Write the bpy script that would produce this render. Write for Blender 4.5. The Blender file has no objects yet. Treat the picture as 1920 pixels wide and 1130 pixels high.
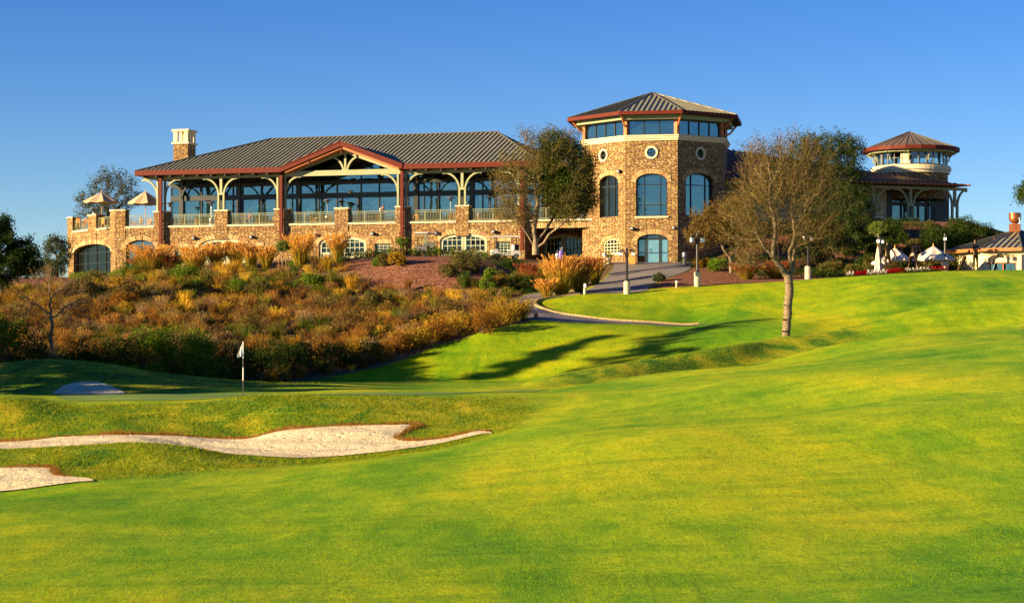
import bpy, bmesh, math, random
import numpy as np
from mathutils import Vector
from mathutils.geometry import tessellate_polygon, delaunay_2d_cdt
SC = bpy.context.scene; COL = SC.collection
rad = math.radians
# ------------------------------------------------------------------ camera, sky, sun, exposure
FP = 3583.0; HY = 628.0; CX = 960.0          # focal length in photo pixels, horizon row, centre column
cam = bpy.data.cameras.new('camera'); camo = bpy.data.objects.new('camera', cam); COL.objects.link(camo)
camo.location = (0, 0, 0); camo.rotation_euler = (rad(90), 0, 0)
cam.sensor_width = 36; cam.lens = FP / 1920 * 36; cam.shift_y = (HY - 565) / 1920
cam.clip_start = 0.5; cam.clip_end = 9000; SC.camera = camo
SUN_AZ = 67.0; SUN_EL = 12.5                  # light travels to the right of the view axis by SUN_AZ
sd = Vector((math.sin(rad(SUN_AZ)) * math.cos(rad(SUN_EL)), math.cos(rad(SUN_AZ)) * math.cos(rad(SUN_EL)), -math.sin(rad(SUN_EL))))
sl = bpy.data.lights.new('sun', 'SUN'); sl.energy = 5.0; sl.angle = rad(0.5); sl.color = (1.0, 0.77, 0.44)
slo = bpy.data.objects.new('sun', sl); COL.objects.link(slo); slo.rotation_euler = sd.to_track_quat('-Z', 'Y').to_euler()
slo.location = (-60, -40, 60)
wd = bpy.data.worlds.new('World'); SC.world = wd; wd.use_nodes = True
wn = wd.node_tree; sky = wn.nodes.new('ShaderNodeTexSky'); sky.sky_type = 'NISHITA'; sky.sun_disc = False
sky.sun_elevation = rad(SUN_EL); sky.sun_rotation = rad(180 + SUN_AZ)
sky.air_density = 1.0; sky.dust_density = 0.1; sky.ozone_density = 3.5; sky.altitude = 1500
hs = wn.nodes.new('ShaderNodeHueSaturation'); hs.inputs['Saturation'].default_value = 1.26; hs.inputs['Hue'].default_value = 0.520
bg = wn.nodes['Background']; bg.inputs[1].default_value = 0.056
wn.links.new(sky.outputs[0], hs.inputs['Color']); wn.links.new(hs.outputs[0], bg.inputs[0])
SC.view_settings.view_transform = 'Standard'; SC.view_settings.look = 'None'
SC.view_settings.exposure = 1.6; SC.view_settings.gamma = 1
SC.cycles.max_bounces = 6; SC.cycles.transparent_max_bounces = 8; SC.cycles.use_denoising = True
rng = np.random.default_rng(7); random.seed(7)

# up-sun grove: (photo column and distance of the shadow, metres up-sun, crown width, crown height, seed)
SHADE = [(201,-103.0,[(-102.9,8.7,.9,.8),(-102.3,9.8,1.0,.9),(-102.1,10.9,.8,.8),(-103.4,10.3,1.3,1.1),(-104.5,11.6,1.3,1.0),(-105.8,12.5,1.3,.9),(-106.9,13.5,1.1,.8),(-108.3,14.6,.6,.5),(-109.1,15.4,.3,.4)]),
 (202,-105.7,[(-105.5,7.2,.5,.7),(-105.8,8.5,.75,.9),(-106.4,9.9,.7,.9),(-106.9,11.1,.4,.6)]), (203,-107.5,[(-106.6,5.1,1.1,.8),(-107.6,6.0,1.2,.8),(-108.6,6.6,.9,.7),(-109.3,7.6,.6,.6)])]
GROVE = [(-84.5,31,5.2,201),(-88,27,5.4,202),(-91.5,32,5.0,203),(-95,26,5.2,204),(-98.5,30,5.0,205),(-102,34,4.4,206)]
# ------------------------------------------------------------------ materials
MAT = {}
def newmat(name):
    m = bpy.data.materials.new(name); m.use_nodes = True; MAT[name] = m
    nt = m.node_tree; return m, nt, nt.nodes['Principled BSDF'], nt.nodes['Material Output']
def N(nt, t, **kw):
    n = nt.nodes.new(t)
    for k, v in kw.items():
        if k in n.inputs.keys(): n.inputs[k].default_value = v
        else: setattr(n, k, v)
    return n
def ramp(nt, stops, interp='LINEAR'):
    r = nt.nodes.new('ShaderNodeValToRGB'); r.color_ramp.interpolation = interp
    e = r.color_ramp.elements
    while len(e) < len(stops): e.new(0.5)
    for i, (p, c) in enumerate(stops):
        e[i].position = p; e[i].color = (*c, 1) if len(c) == 3 else c
    return r
def mixc(nt, a, b, fac, mode='MIX'):
    m = nt.nodes.new('ShaderNodeMix'); m.data_type = 'RGBA'; m.blend_type = mode
    for sock, v in ((m.inputs[6], a), (m.inputs[7], b), (m.inputs[0], fac)):
        if isinstance(v, bpy.types.NodeSocket): nt.links.new(v, sock)
        elif isinstance(v, tuple): sock.default_value = (*v, 1)
        else: sock.default_value = v
    return m.outputs[2]
def mathn(nt, op, a, b=None, clamp=False):
    m = nt.nodes.new('ShaderNodeMath'); m.operation = op; m.use_clamp = clamp
    for i, v in enumerate((a, b)):
        if v is None: continue
        if isinstance(v, bpy.types.NodeSocket): nt.links.new(v, m.inputs[i])
        else: m.inputs[i].default_value = v
    return m.outputs[0]
def coords(nt, scale=(1, 1, 1), rot=(0, 0, 0), src='Object'):
    if src == 'World':
        t = nt.nodes.new('ShaderNodeNewGeometry').outputs['Position']
    else:
        t = nt.nodes.new('ShaderNodeTexCoord').outputs[src]
    m = nt.nodes.new('ShaderNodeMapping'); m.inputs['Scale'].default_value = scale; m.inputs['Rotation'].default_value = rot
    nt.links.new(t, m.inputs[0]); return m.outputs[0]
def noise(nt, vec, scale, detail=3, rough=0.55, dist=0):
    n = nt.nodes.new('ShaderNodeTexNoise'); n.inputs['Scale'].default_value = scale; n.inputs['Detail'].default_value = detail
    n.inputs['Roughness'].default_value = rough; n.inputs['Distortion'].default_value = dist
    nt.links.new(vec, n.inputs['Vector']); return n.outputs[0]
def bump(nt, h, bsdf, strength=0.4, dist=0.05):
    b = nt.nodes.new('ShaderNodeBump'); b.inputs['Strength'].default_value = strength; b.inputs['Distance'].default_value = dist
    nt.links.new(h, b.inputs['Height']); nt.links.new(b.outputs[0], bsdf.inputs['Normal']); return b.outputs[0]

def plain(name, col, rough=0.6, metal=0.0, var=0.15, scale=3.0, spec=0.4, bmp=0.0):
    m, nt, p, o = newmat(name)
    v = coords(nt, src='World'); n = noise(nt, v, scale, 5, 0.65)
    r = ramp(nt, [(0.3, tuple(c * (1 - var) for c in col)), (0.7, tuple(min(1, c * (1 + var)) for c in col))])
    nt.links.new(n, r.inputs[0]); nt.links.new(r.outputs[0], p.inputs['Base Color'])
    p.inputs['Roughness'].default_value = rough; p.inputs['Metallic'].default_value = metal
    p.inputs['Specular IOR Level'].default_value = spec
    if bmp: bump(nt, noise(nt, v, scale * 6, 4), p, bmp, 0.02)
    return m
def leafmat(name, cols, trans=0.35, rough=0.6):
    """foliage: colour differs leaf by leaf (random per island) and in broad patches"""
    m, nt, p, o = newmat(name)
    g = nt.nodes.new('ShaderNodeNewGeometry')
    n = noise(nt, g.outputs['Position'], 0.9, 2)
    f = mathn(nt, 'ADD', mathn(nt, 'MULTIPLY', g.outputs['Random Per Island'], 0.65), mathn(nt, 'MULTIPLY', n, 0.5))
    r = ramp(nt, [(0.1 + 0.85 * i / max(1, len(cols) - 1), c) for i, c in enumerate(cols)])
    nt.links.new(f, r.inputs[0])
    d = nt.nodes.new('ShaderNodeBsdfDiffuse'); t = nt.nodes.new('ShaderNodeBsdfTranslucent'); mx = nt.nodes.new('ShaderNodeMixShader')
    nt.links.new(r.outputs[0], d.inputs[0]); nt.links.new(r.outputs[0], t.inputs[0]); mx.inputs[0].default_value = trans
    nt.links.new(d.outputs[0], mx.inputs[1]); nt.links.new(t.outputs[0], mx.inputs[2]); nt.links.new(mx.outputs[0], o.inputs[0])
    return m
def attrmat(name, trans=0.35):
    """plants whose own colour is stored plant by plant"""
    m, nt, p, o = newmat(name)
    a = nt.nodes.new('ShaderNodeAttribute'); a.attribute_name = 'col'
    g = nt.nodes.new('ShaderNodeNewGeometry')
    k = mathn(nt, 'ADD', mathn(nt, 'MULTIPLY', g.outputs['Random Per Island'], 0.7), 0.65)
    c = nt.nodes.new('ShaderNodeVectorMath'); c.operation = 'SCALE'
    nt.links.new(a.outputs['Color'], c.inputs[0]); nt.links.new(k, c.inputs['Scale'])
    d = nt.nodes.new('ShaderNodeBsdfDiffuse'); t = nt.nodes.new('ShaderNodeBsdfTranslucent'); mx = nt.nodes.new('ShaderNodeMixShader')
    nt.links.new(c.outputs[0], d.inputs[0]); nt.links.new(c.outputs[0], t.inputs[0]); mx.inputs[0].default_value = trans
    nt.links.new(d.outputs[0], mx.inputs[1]); nt.links.new(t.outputs[0], mx.inputs[2]); nt.links.new(mx.outputs[0], o.inputs[0])
    return m

def stonemat(name='stone'):
    m, nt, p, o = newmat(name)
    uv = nt.nodes.new('ShaderNodeTexCoord').outputs['UV']
    nz = nt.nodes.new('ShaderNodeTexNoise'); nz.inputs['Scale'].default_value = 1.7; nz.inputs['Detail'].default_value = 2
    nt.links.new(uv, nz.inputs['Vector'])
    dis = nt.nodes.new('ShaderNodeVectorMath'); dis.operation = 'MULTIPLY_ADD'
    nt.links.new(nz.outputs['Color'], dis.inputs[0]); dis.inputs[1].default_value = (0.25, 0.12, 0); nt.links.new(uv, dis.inputs[2])
    mp = nt.nodes.new('ShaderNodeMapping'); mp.inputs['Scale'].default_value = (2.9, 7.2, 1); nt.links.new(dis.outputs[0], mp.inputs[0])
    v1 = nt.nodes.new('ShaderNodeTexVoronoi'); v1.voronoi_dimensions = '2D'; v1.distance = 'CHEBYCHEV'; v1.inputs['Scale'].default_value = 1; v1.inputs['Randomness'].default_value = 0.85
    v2 = nt.nodes.new('ShaderNodeTexVoronoi'); v2.voronoi_dimensions = '2D'; v2.feature = 'F2'; v2.distance = 'CHEBYCHEV'; v2.inputs['Scale'].default_value = 1; v2.inputs['Randomness'].default_value = 0.85
    nt.links.new(mp.outputs[0], v1.inputs['Vector']); nt.links.new(mp.outputs[0], v2.inputs['Vector'])
    sx = nt.nodes.new('ShaderNodeSeparateColor'); nt.links.new(v1.outputs['Color'], sx.inputs[0])
    cr = ramp(nt, [(0.0, (0.38, 0.215, 0.075)), (0.22, (0.49, 0.31, 0.115)), (0.42, (0.28, 0.14, 0.055)), (0.58, (0.56, 0.38, 0.15)),
                   (0.72, (0.35, 0.18, 0.07)), (0.86, (0.22, 0.125, 0.07)), (1.0, (0.62, 0.45, 0.21))])
    nt.links.new(sx.outputs[0], cr.inputs[0])
    fine = noise(nt, coords(nt, src='World'), 9, 5, 0.7)
    c = mixc(nt, cr.outputs[0], (0.2, 0.12, 0.06), mathn(nt, 'MULTIPLY', mathn(nt, 'SUBTRACT', fine, 0.35, True), 0.9))
    edge = mathn(nt, 'SUBTRACT', v2.outputs['Distance'], v1.outputs['Distance'])
    em = ramp(nt, [(0.0, (0, 0, 0)), (0.2, (1, 1, 1))]); nt.links.new(edge, em.inputs[0])
    c2 = mixc(nt, (0.14, 0.085, 0.042), c, em.outputs[0])
    nt.links.new(c2, p.inputs['Base Color']); p.inputs['Roughness'].default_value = 0.9; p.inputs['Specular IOR Level'].default_value = 0.15
    h = mathn(nt, 'ADD', mathn(nt, 'MULTIPLY', em.outputs[0], mathn(nt, 'ADD', mathn(nt, 'MULTIPLY', sx.outputs[1], 0.9), 0.5)), mathn(nt, 'MULTIPLY', fine, 0.5))
    bump(nt, h, p, 1.0, 0.13)
    return m

stonemat()
def blockmat():
    m, nt, p, o = newmat('stone_block')
    g = nt.nodes.new('ShaderNodeNewGeometry')
    cr = ramp(nt, [(0.0, (0.38, 0.22, 0.08)), (0.35, (0.54, 0.36, 0.15)), (0.6, (0.25, 0.12, 0.05)), (1.0, (0.62, 0.44, 0.20))])
    nt.links.new(g.outputs['Random Per Island'], cr.inputs[0])
    fine = noise(nt, g.outputs['Position'], 9, 5, 0.7)
    c = mixc(nt, cr.outputs[0], (0.2, 0.12, 0.06), mathn(nt, 'MULTIPLY', mathn(nt, 'SUBTRACT', fine, 0.35, True), 0.9))
    nt.links.new(c, p.inputs['Base Color']); p.inputs['Roughness'].default_value = 0.9
    bump(nt, fine, p, 0.6, 0.04)
blockmat()
plain('sage', (0.27, 0.28, 0.14), 0.5, var=0.10)
plain('sage_door', (0.36, 0.38, 0.24), 0.5, var=0.12)
plain('cream', (0.72, 0.60, 0.34), 0.7, var=0.08)
plain('cream_stone', (0.66, 0.55, 0.33), 0.8, var=0.14, bmp=0.2)
plain('rail_green', (0.17, 0.18, 0.085), 0.5, var=0.1)
plain('red_metal', (0.105, 0.015, 0.006), 0.6, var=0.2, spec=0.15)
plain('cedar', (0.42, 0.13, 0.03), 0.6, var=0.25, scale=6)
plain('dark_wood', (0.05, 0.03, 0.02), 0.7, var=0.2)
plain('dark_frame', (0.018, 0.020, 0.018), 0.4, var=0.2)
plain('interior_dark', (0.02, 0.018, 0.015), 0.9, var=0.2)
plain('roof_brown', (0.15, 0.095, 0.055), 0.5, var=0.2, scale=0.8)
plain('roof_metal', (0.25, 0.235, 0.135), 0.5, metal=0.0, var=0.16, scale=0.8, spec=0.5)
plain('roof_rib', (0.12, 0.11, 0.08), 0.45, metal=0.2, var=0.16, scale=0.8)  # seam shadows put into the colour: ribs darker than the roof panels
plain('roof_dusk', (0.30, 0.11, 0.06), 0.5, metal=0.2, var=0.2, scale=0.8)  # wing roof metal, reddened to paint in the dusk shade on it
plain('concrete', (0.50, 0.42, 0.28), 0.85, var=0.2, scale=4, bmp=0.2)
plain('kerb', (0.42, 0.28, 0.11), 0.85, var=0.22, scale=2.5, bmp=0.2)
plain('black_metal', (0.015, 0.014, 0.012), 0.4, var=0.2)
plain('steel', (0.45, 0.43, 0.38), 0.3, metal=0.8, var=0.1)
plain('white_paint', (0.80, 0.78, 0.72), 0.45, var=0.05)
plain('lantern_glass', (0.80, 0.82, 0.85), 0.2, var=0.03)
plain('canvas', (0.50, 0.36, 0.20), 0.9, var=0.12, scale=2)
plain('canvas_pale', (0.66, 0.54, 0.42), 0.9, var=0.10, scale=2)
plain('teak', (0.55, 0.24, 0.04), 0.6, var=0.25, scale=8)
plain('table_dark', (0.06, 0.04, 0.03), 0.5, var=0.2)
plain('bronze', (0.060, 0.036, 0.018), 0.32, metal=0.75, var=0.3, scale=6)
plain('copper', (0.32, 0.10, 0.035), 0.35, metal=0.6, var=0.3, scale=4)
plain('bark', (0.26, 0.19, 0.11), 0.9, var=0.45, scale=5, bmp=0.8)
plain('bark_pale', (0.185, 0.13, 0.075), 0.9, var=0.60, scale=7, bmp=0.8)
plain('bark_dark', (0.12, 0.09, 0.06), 0.9, var=0.4, scale=7, bmp=0.8)
plain('twig', (0.27, 0.155, 0.055), 0.9, var=0.25, scale=5)
leafmat('leaf_mid', [(0.02, 0.045, 0.008), (0.055, 0.085, 0.014), (0.12, 0.135, 0.025)])
leafmat('leaf_olive_dark', [(0.03, 0.035, 0.010), (0.075, 0.072, 0.016), (0.16, 0.13, 0.03)])
plain('branch', (0.22, 0.15, 0.075), 0.9, var=0.3, scale=5)
plain('skin', (0.52, 0.28, 0.18), 0.6, var=0.05)
plain('cloth_pink', (0.50, 0.14, 0.14), 0.8, var=0.1)
plain('cloth_blue', (0.08, 0.11, 0.25), 0.8, var=0.1)
plain('cloth_white', (0.75, 0.72, 0.68), 0.8, var=0.05)
plain('hair', (0.05, 0.03, 0.015), 0.7, var=0.2)
plain('purple_vinyl', (0.16, 0.10, 0.42), 0.4, var=0.1)
plain('rubber', (0.02, 0.02, 0.02), 0.8, var=0.2)
plain('cart_body', (0.60, 0.58, 0.50), 0.35, var=0.06)
plain('plum_red', (0.30, 0.02, 0.02), 0.7, var=0.2)
plain('turf_lip', (0.36, 0.17, 0.045), 0.95, var=0.45, scale=14, bmp=0.6)
plain('ceiling_beige', (0.30, 0.27, 0.20), 0.9, var=0.1)

def glassmat(name, tint, refl, rough=0.02):
    m, nt, p, o = newmat(name)
    d = nt.nodes.new('ShaderNodeBsdfDiffuse'); d.inputs[0].default_value = (*tint, 1)
    g = nt.nodes.new('ShaderNodeBsdfGlossy'); g.inputs[0].default_value = (0.50, 0.78, 0.80, 1); g.inputs[1].default_value = rough
    v = coords(nt, src='World'); b = nt.nodes.new('ShaderNodeBump'); b.inputs['Strength'].default_value = 0.12; b.inputs['Distance'].default_value = 0.1
    nt.links.new(noise(nt, v, 0.9, 2), b.inputs['Height']); nt.links.new(b.outputs[0], g.inputs['Normal'])
    mx = nt.nodes.new('ShaderNodeMixShader'); mx.inputs[0].default_value = refl
    nt.links.new(d.outputs[0], mx.inputs[1]); nt.links.new(g.outputs[0], mx.inputs[2]); nt.links.new(mx.outputs[0], o.inputs[0])
glassmat('glass_teal', (0.008, 0.018, 0.020), 0.26)
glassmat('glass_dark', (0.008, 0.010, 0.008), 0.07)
glassmat('glass_pale', (0.10, 0.16, 0.15), 0.5)
def clearglass():
    m, nt, p, o = newmat('glass_clear')
    t = nt.nodes.new('ShaderNodeBsdfTransparent'); t.inputs[0].default_value = (0.75, 0.88, 0.86, 1)
    g = nt.nodes.new('ShaderNodeBsdfGlossy'); g.inputs[1].default_value = 0.02
    mx = nt.nodes.new('ShaderNodeMixShader'); mx.inputs[0].default_value = 0.18
    nt.links.new(t.outputs[0], mx.inputs[1]); nt.links.new(g.outputs[0], mx.inputs[2]); nt.links.new(mx.outputs[0], o.inputs[0])
clearglass()
def boardmat(name, col):
    m, nt, p, o = newmat(name)
    uv = coords(nt, (1, 1, 1), src='UV'); w = nt.nodes.new('ShaderNodeTexWave'); w.inputs['Scale'].default_value = 1.6; w.inputs['Distortion'].default_value = 0
    nt.links.new(uv, w.inputs[0]); r = ramp(nt, [(0, tuple(c * .45 for c in col)), (0.12, col)]); nt.links.new(w.outputs[0], r.inputs[0])
    nt.links.new(r.outputs[0], p.inputs['Base Color']); p.inputs['Roughness'].default_value = 0.6
    bump(nt, w.outputs[0], p, 0.3, 0.02)
boardmat('board_sage', (0.36, 0.38, 0.22)); boardmat('board_cream', (0.55, 0.48, 0.30))

def groundmat():
    m, nt, p, o = newmat('turf')
    P = nt.nodes.new('ShaderNodeNewGeometry').outputs['Position']
    def mp(scale, rz=0):
        q = nt.nodes.new('ShaderNodeMapping'); q.inputs['Scale'].default_value = scale; q.inputs['Rotation'].default_value = (0, 0, rz); nt.links.new(P, q.inputs[0]); return q.outputs[0]
    big = noise(nt, mp((0.10, 0.045, 0.1), 0.25), 1.0, 4, 0.6, 0.6)
    mid = noise(nt, mp((0.9, 0.35, 0.5), 0.5), 1.0, 5, 0.65, 0.5)
    fine = noise(nt, mp((1, 0.30, 1), 0.15), 22.0, 4, 0.75)
    tiny = noise(nt, mp((1, 0.22, 1), -0.3), 75.0, 3, 0.8)
    streak = noise(nt, mp((1, 0.035, 1), -0.32), 5.0, 3, 0.6, 0.2)
    f = mathn(nt, 'ADD', mathn(nt, 'MULTIPLY', big, 0.75), mathn(nt, 'ADD', mathn(nt, 'MULTIPLY', mid, 0.35), mathn(nt, 'ADD', mathn(nt, 'MULTIPLY', fine, 0.20), mathn(nt, 'MULTIPLY', tiny, 0.18))))
    grass = ramp(nt, [(0.50, (0.045, 0.175, 0.002)), (0.65, (0.145, 0.30, 0.002)), (0.775, (0.32, 0.40, 0.002)), (0.93, (0.52, 0.45, 0.006))])
    nt.links.new(f, grass.inputs[0])
    sk = ramp(nt, [(0.28, (0.45, 0.55, 0.4)), (0.36, (1, 1, 1))]); nt.links.new(streak, sk.inputs[0])
    gcol = mixc(nt, grass.outputs[0], sk.outputs[0], 0.45, 'MULTIPLY')
    gr = ramp(nt, [(0.32, (0.42, 0.52, 0.4)), (0.5, (0.97, 0.97, 0.97)), (0.66, (1.32, 1.22, 1.3))]); nt.links.new(noise(nt, mp((1, 0.34, 1), 0.1), 13.0, 5, 0.8), gr.inputs[0])
    gcol = mixc(nt, gcol, gr.outputs[0], 0.85, 'MULTIPLY')
    st2 = ramp(nt, [(0.36, (0.42, 0.64, 0.5)), (0.5, (1, 1, 1)), (0.66, (1.3, 1.12, 1.0))]); nt.links.new(noise(nt, mp((0.16, 0.95, 0.3), 0.22), 1.0, 5, 0.65, 0.6), st2.inputs[0])  # lighter and darker bands painted in as shading of the undulations
    gcol = mixc(nt, gcol, st2.outputs[0], 0.5, 'MULTIPLY')
    mo = ramp(nt, [(0.35, (0.72, 0.84, 0.8)), (0.6, (1.1, 1.04, 1.0))]); nt.links.new(noise(nt, mp((1, 0.4, 1), 0.35), 1.6, 5, 0.7, 0.4), mo.inputs[0])
    gcol = mixc(nt, gcol, mo.outputs[0], 0.8, 'MULTIPLY')
    # rough grass
    rf = mathn(nt, 'ADD', mathn(nt, 'MULTIPLY', noise(nt, mp((1, 0.6, 1)), 0.55, 4, 0.6, 0.5), 0.7), mathn(nt, 'MULTIPLY', noise(nt, mp((1, 0.6, 1)), 9, 5, 0.75), 0.6))
    rr = ramp(nt, [(0.50, (0.03, 0.12, 0.004)), (0.60, (0.10, 0.22, 0.005)), (0.69, (0.32, 0.36, 0.006)), (0.80, (0.60, 0.45, 0.02))]); nt.links.new(rf, rr.inputs[0])
    def mask(name, soft=0.25, wob=0.5):
        a = nt.nodes.new('ShaderNodeAttribute'); a.attribute_name = name
        w = mathn(nt, 'MULTIPLY', mathn(nt, 'SUBTRACT', noise(nt, P, 1.3, 5, 0.7), 0.5), wob * 2)
        s = mathn(nt, 'ADD', a.outputs['Fac'], w)
        return mathn(nt, 'ADD', mathn(nt, 'DIVIDE', s, soft * 2), 0.5, True)
    c = mixc(nt, gcol, rr.outputs[0], mask('sd_rough', 0.8, 1.0))
    # soil under the scrub and bark mulch
    so = noise(nt, P, 5.0, 6, 0.75); sr = ramp(nt, [(0.3, (0.06, 0.035, 0.018)), (0.5, (0.17, 0.10, 0.05)), (0.7, (0.30, 0.20, 0.10))]); nt.links.new(so, sr.inputs[0])
    c = mixc(nt, c, sr.outputs[0], mask('sd_scrub', 0.15, 0.35))
    vo = nt.nodes.new('ShaderNodeTexVoronoi'); vo.inputs['Scale'].default_value = 9.5; nt.links.new(P, vo.inputs['Vector'])
    sx = nt.nodes.new('ShaderNodeSeparateColor'); nt.links.new(vo.outputs['Color'], sx.inputs[0])
    mr = ramp(nt, [(0.2, (0.035, 0.014, 0.008)), (0.5, (0.20, 0.078, 0.040)), (0.75, (0.32, 0.14, 0.08)), (0.95, (0.52, 0.34, 0.23))]); nt.links.new(mathn(nt, 'ADD', mathn(nt, 'MULTIPLY', sx.outputs[0], 0.55), mathn(nt, 'MULTIPLY', noise(nt, P, 2.2, 6, 0.8), 0.5)), mr.inputs[0])
    c = mixc(nt, c, mr.outputs[0], mask('sd_mulch', 0.2, 0.5))
    nt.links.new(c, p.inputs['Base Color'])
    p.inputs['Roughness'].default_value = 0.85; p.inputs['Specular IOR Level'].default_value = 0.12
    p.inputs['Sheen Weight'].default_value = 0.0
    h = mathn(nt, 'ADD', mathn(nt, 'MULTIPLY', fine, 0.6), mathn(nt, 'ADD', mathn(nt, 'MULTIPLY', tiny, 0.3), mathn(nt, 'MULTIPLY', mid, 0.9)))
    rh = mathn(nt, 'MULTIPLY', noise(nt, P, 7, 5, 0.7), mathn(nt, 'MULTIPLY', mask('sd_rough', 0.8, 1.0), 3.4))
    bump(nt, mathn(nt, 'ADD', h, rh), p, 0.75, 0.16)
groundmat()
def sandmat():
    m, nt, p, o = newmat('sand')
    P = nt.nodes.new('ShaderNodeNewGeometry').outputs['Position']
    a = noise(nt, P, 2.2, 5, 0.7, 0.5); b = noise(nt, P, 16, 4, 0.7)
    f = mathn(nt, 'ADD', mathn(nt, 'MULTIPLY', a, 0.6), mathn(nt, 'MULTIPLY', b, 0.45))
    r = ramp(nt, [(0.32, (0.64, 0.46, 0.24)), (0.5, (0.86, 0.71, 0.43)), (0.7, (0.94, 0.83, 0.58))]); nt.links.new(f, r.inputs[0]); nt.links.new(r.outputs[0], p.inputs['Base Color'])
    p.inputs['Roughness'].default_value = 0.95; p.inputs['Specular IOR Level'].default_value = 0.05
    vo = nt.nodes.new('ShaderNodeTexVoronoi'); vo.inputs['Scale'].default_value = 3.2; nt.links.new(P, vo.inputs['Vector']); dm = mathn(nt, 'MULTIPLY', mathn(nt, 'MINIMUM', vo.outputs['Distance'], 0.35), 2.2)
    bump(nt, mathn(nt, 'ADD', mathn(nt, 'ADD', a, b), dm), p, 1.0, 0.14)
sandmat()
def greenmat():
    m, nt, p, o = newmat('green_turf')
    P = nt.nodes.new('ShaderNodeNewGeometry').outputs['Position']
    f = mathn(nt, 'ADD', mathn(nt, 'MULTIPLY', noise(nt, P, 0.3, 3), 0.6), mathn(nt, 'MULTIPLY', noise(nt, P, 30, 3), 0.4))
    r = ramp(nt, [(0.35, (0.12, 0.22, 0.03)), (0.65, (0.24, 0.32, 0.05))]); nt.links.new(f, r.inputs[0]); nt.links.new(r.outputs[0], p.inputs['Base Color'])
    p.inputs['Roughness'].default_value = 0.8; p.inputs['Specular IOR Level'].default_value = 0.15
    bump(nt, noise(nt, P, 40, 3), p, 0.3, 0.02)
greenmat()
def roadmat():
    m, nt, p, o = newmat('asphalt')
    P = nt.nodes.new('ShaderNodeNewGeometry').outputs['Position']
    f = mathn(nt, 'ADD', mathn(nt, 'MULTIPLY', noise(nt, P, 0.5, 4), 0.5), mathn(nt, 'MULTIPLY', noise(nt, P, 25, 4, 0.7), 0.5))
    r = ramp(nt, [(0.3, (0.13, 0.115, 0.11)), (0.7, (0.24, 0.20, 0.175))]); nt.links.new(f, r.inputs[0]); nt.links.new(r.outputs[0], p.inputs['Base Color'])
    p.inputs['Roughness'].default_value = 0.85
    bump(nt, noise(nt, P, 40, 3), p, 0.4, 0.02)
roadmat()
leafmat('leaf_dark', [(0.012, 0.030, 0.006), (0.035, 0.065, 0.010), (0.08, 0.105, 0.018)])
leafmat('leaf_olive', [(0.045, 0.05, 0.014), (0.11, 0.10, 0.025), (0.20, 0.16, 0.04)])
leafmat('leaf_brown', [(0.07, 0.045, 0.014), (0.16, 0.10, 0.025), (0.26, 0.18, 0.05)])
leafmat('leaf_bright', [(0.04, 0.09, 0.008), (0.10, 0.18, 0.012), (0.24, 0.28, 0.03)])
leafmat('leaf_back', [(0.02, 0.04, 0.014), (0.05, 0.075, 0.03), (0.11, 0.12, 0.05)])
leafmat('leaf_gold', [(0.16, 0.10, 0.012), (0.34, 0.20, 0.02), (0.50, 0.33, 0.03)])
leafmat('leaf_rust', [(0.12, 0.05, 0.012), (0.26, 0.11, 0.02), (0.38, 0.19, 0.03)])
leafmat('blade_olive', [(0.08, 0.10, 0.012), (0.26, 0.22, 0.02), (0.50, 0.34, 0.04)])
leafmat('plume', [(0.55, 0.27, 0.04), (0.78, 0.44, 0.08), (0.90, 0.60, 0.18)], 0.5)
leafmat('plume_red', [(0.22, 0.05, 0.03), (0.42, 0.12, 0.05), (0.58, 0.25, 0.08)], 0.5)
leafmat('petal_red', [(0.25, 0.004, 0.01), (0.45, 0.01, 0.02)])
leafmat('petal_white', [(0.55, 0.45, 0.38), (0.75, 0.68, 0.6)])
leafmat('petal_yellow', [(0.5, 0.38, 0.03), (0.65, 0.5, 0.06)])
attrmat('scrub')

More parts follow.
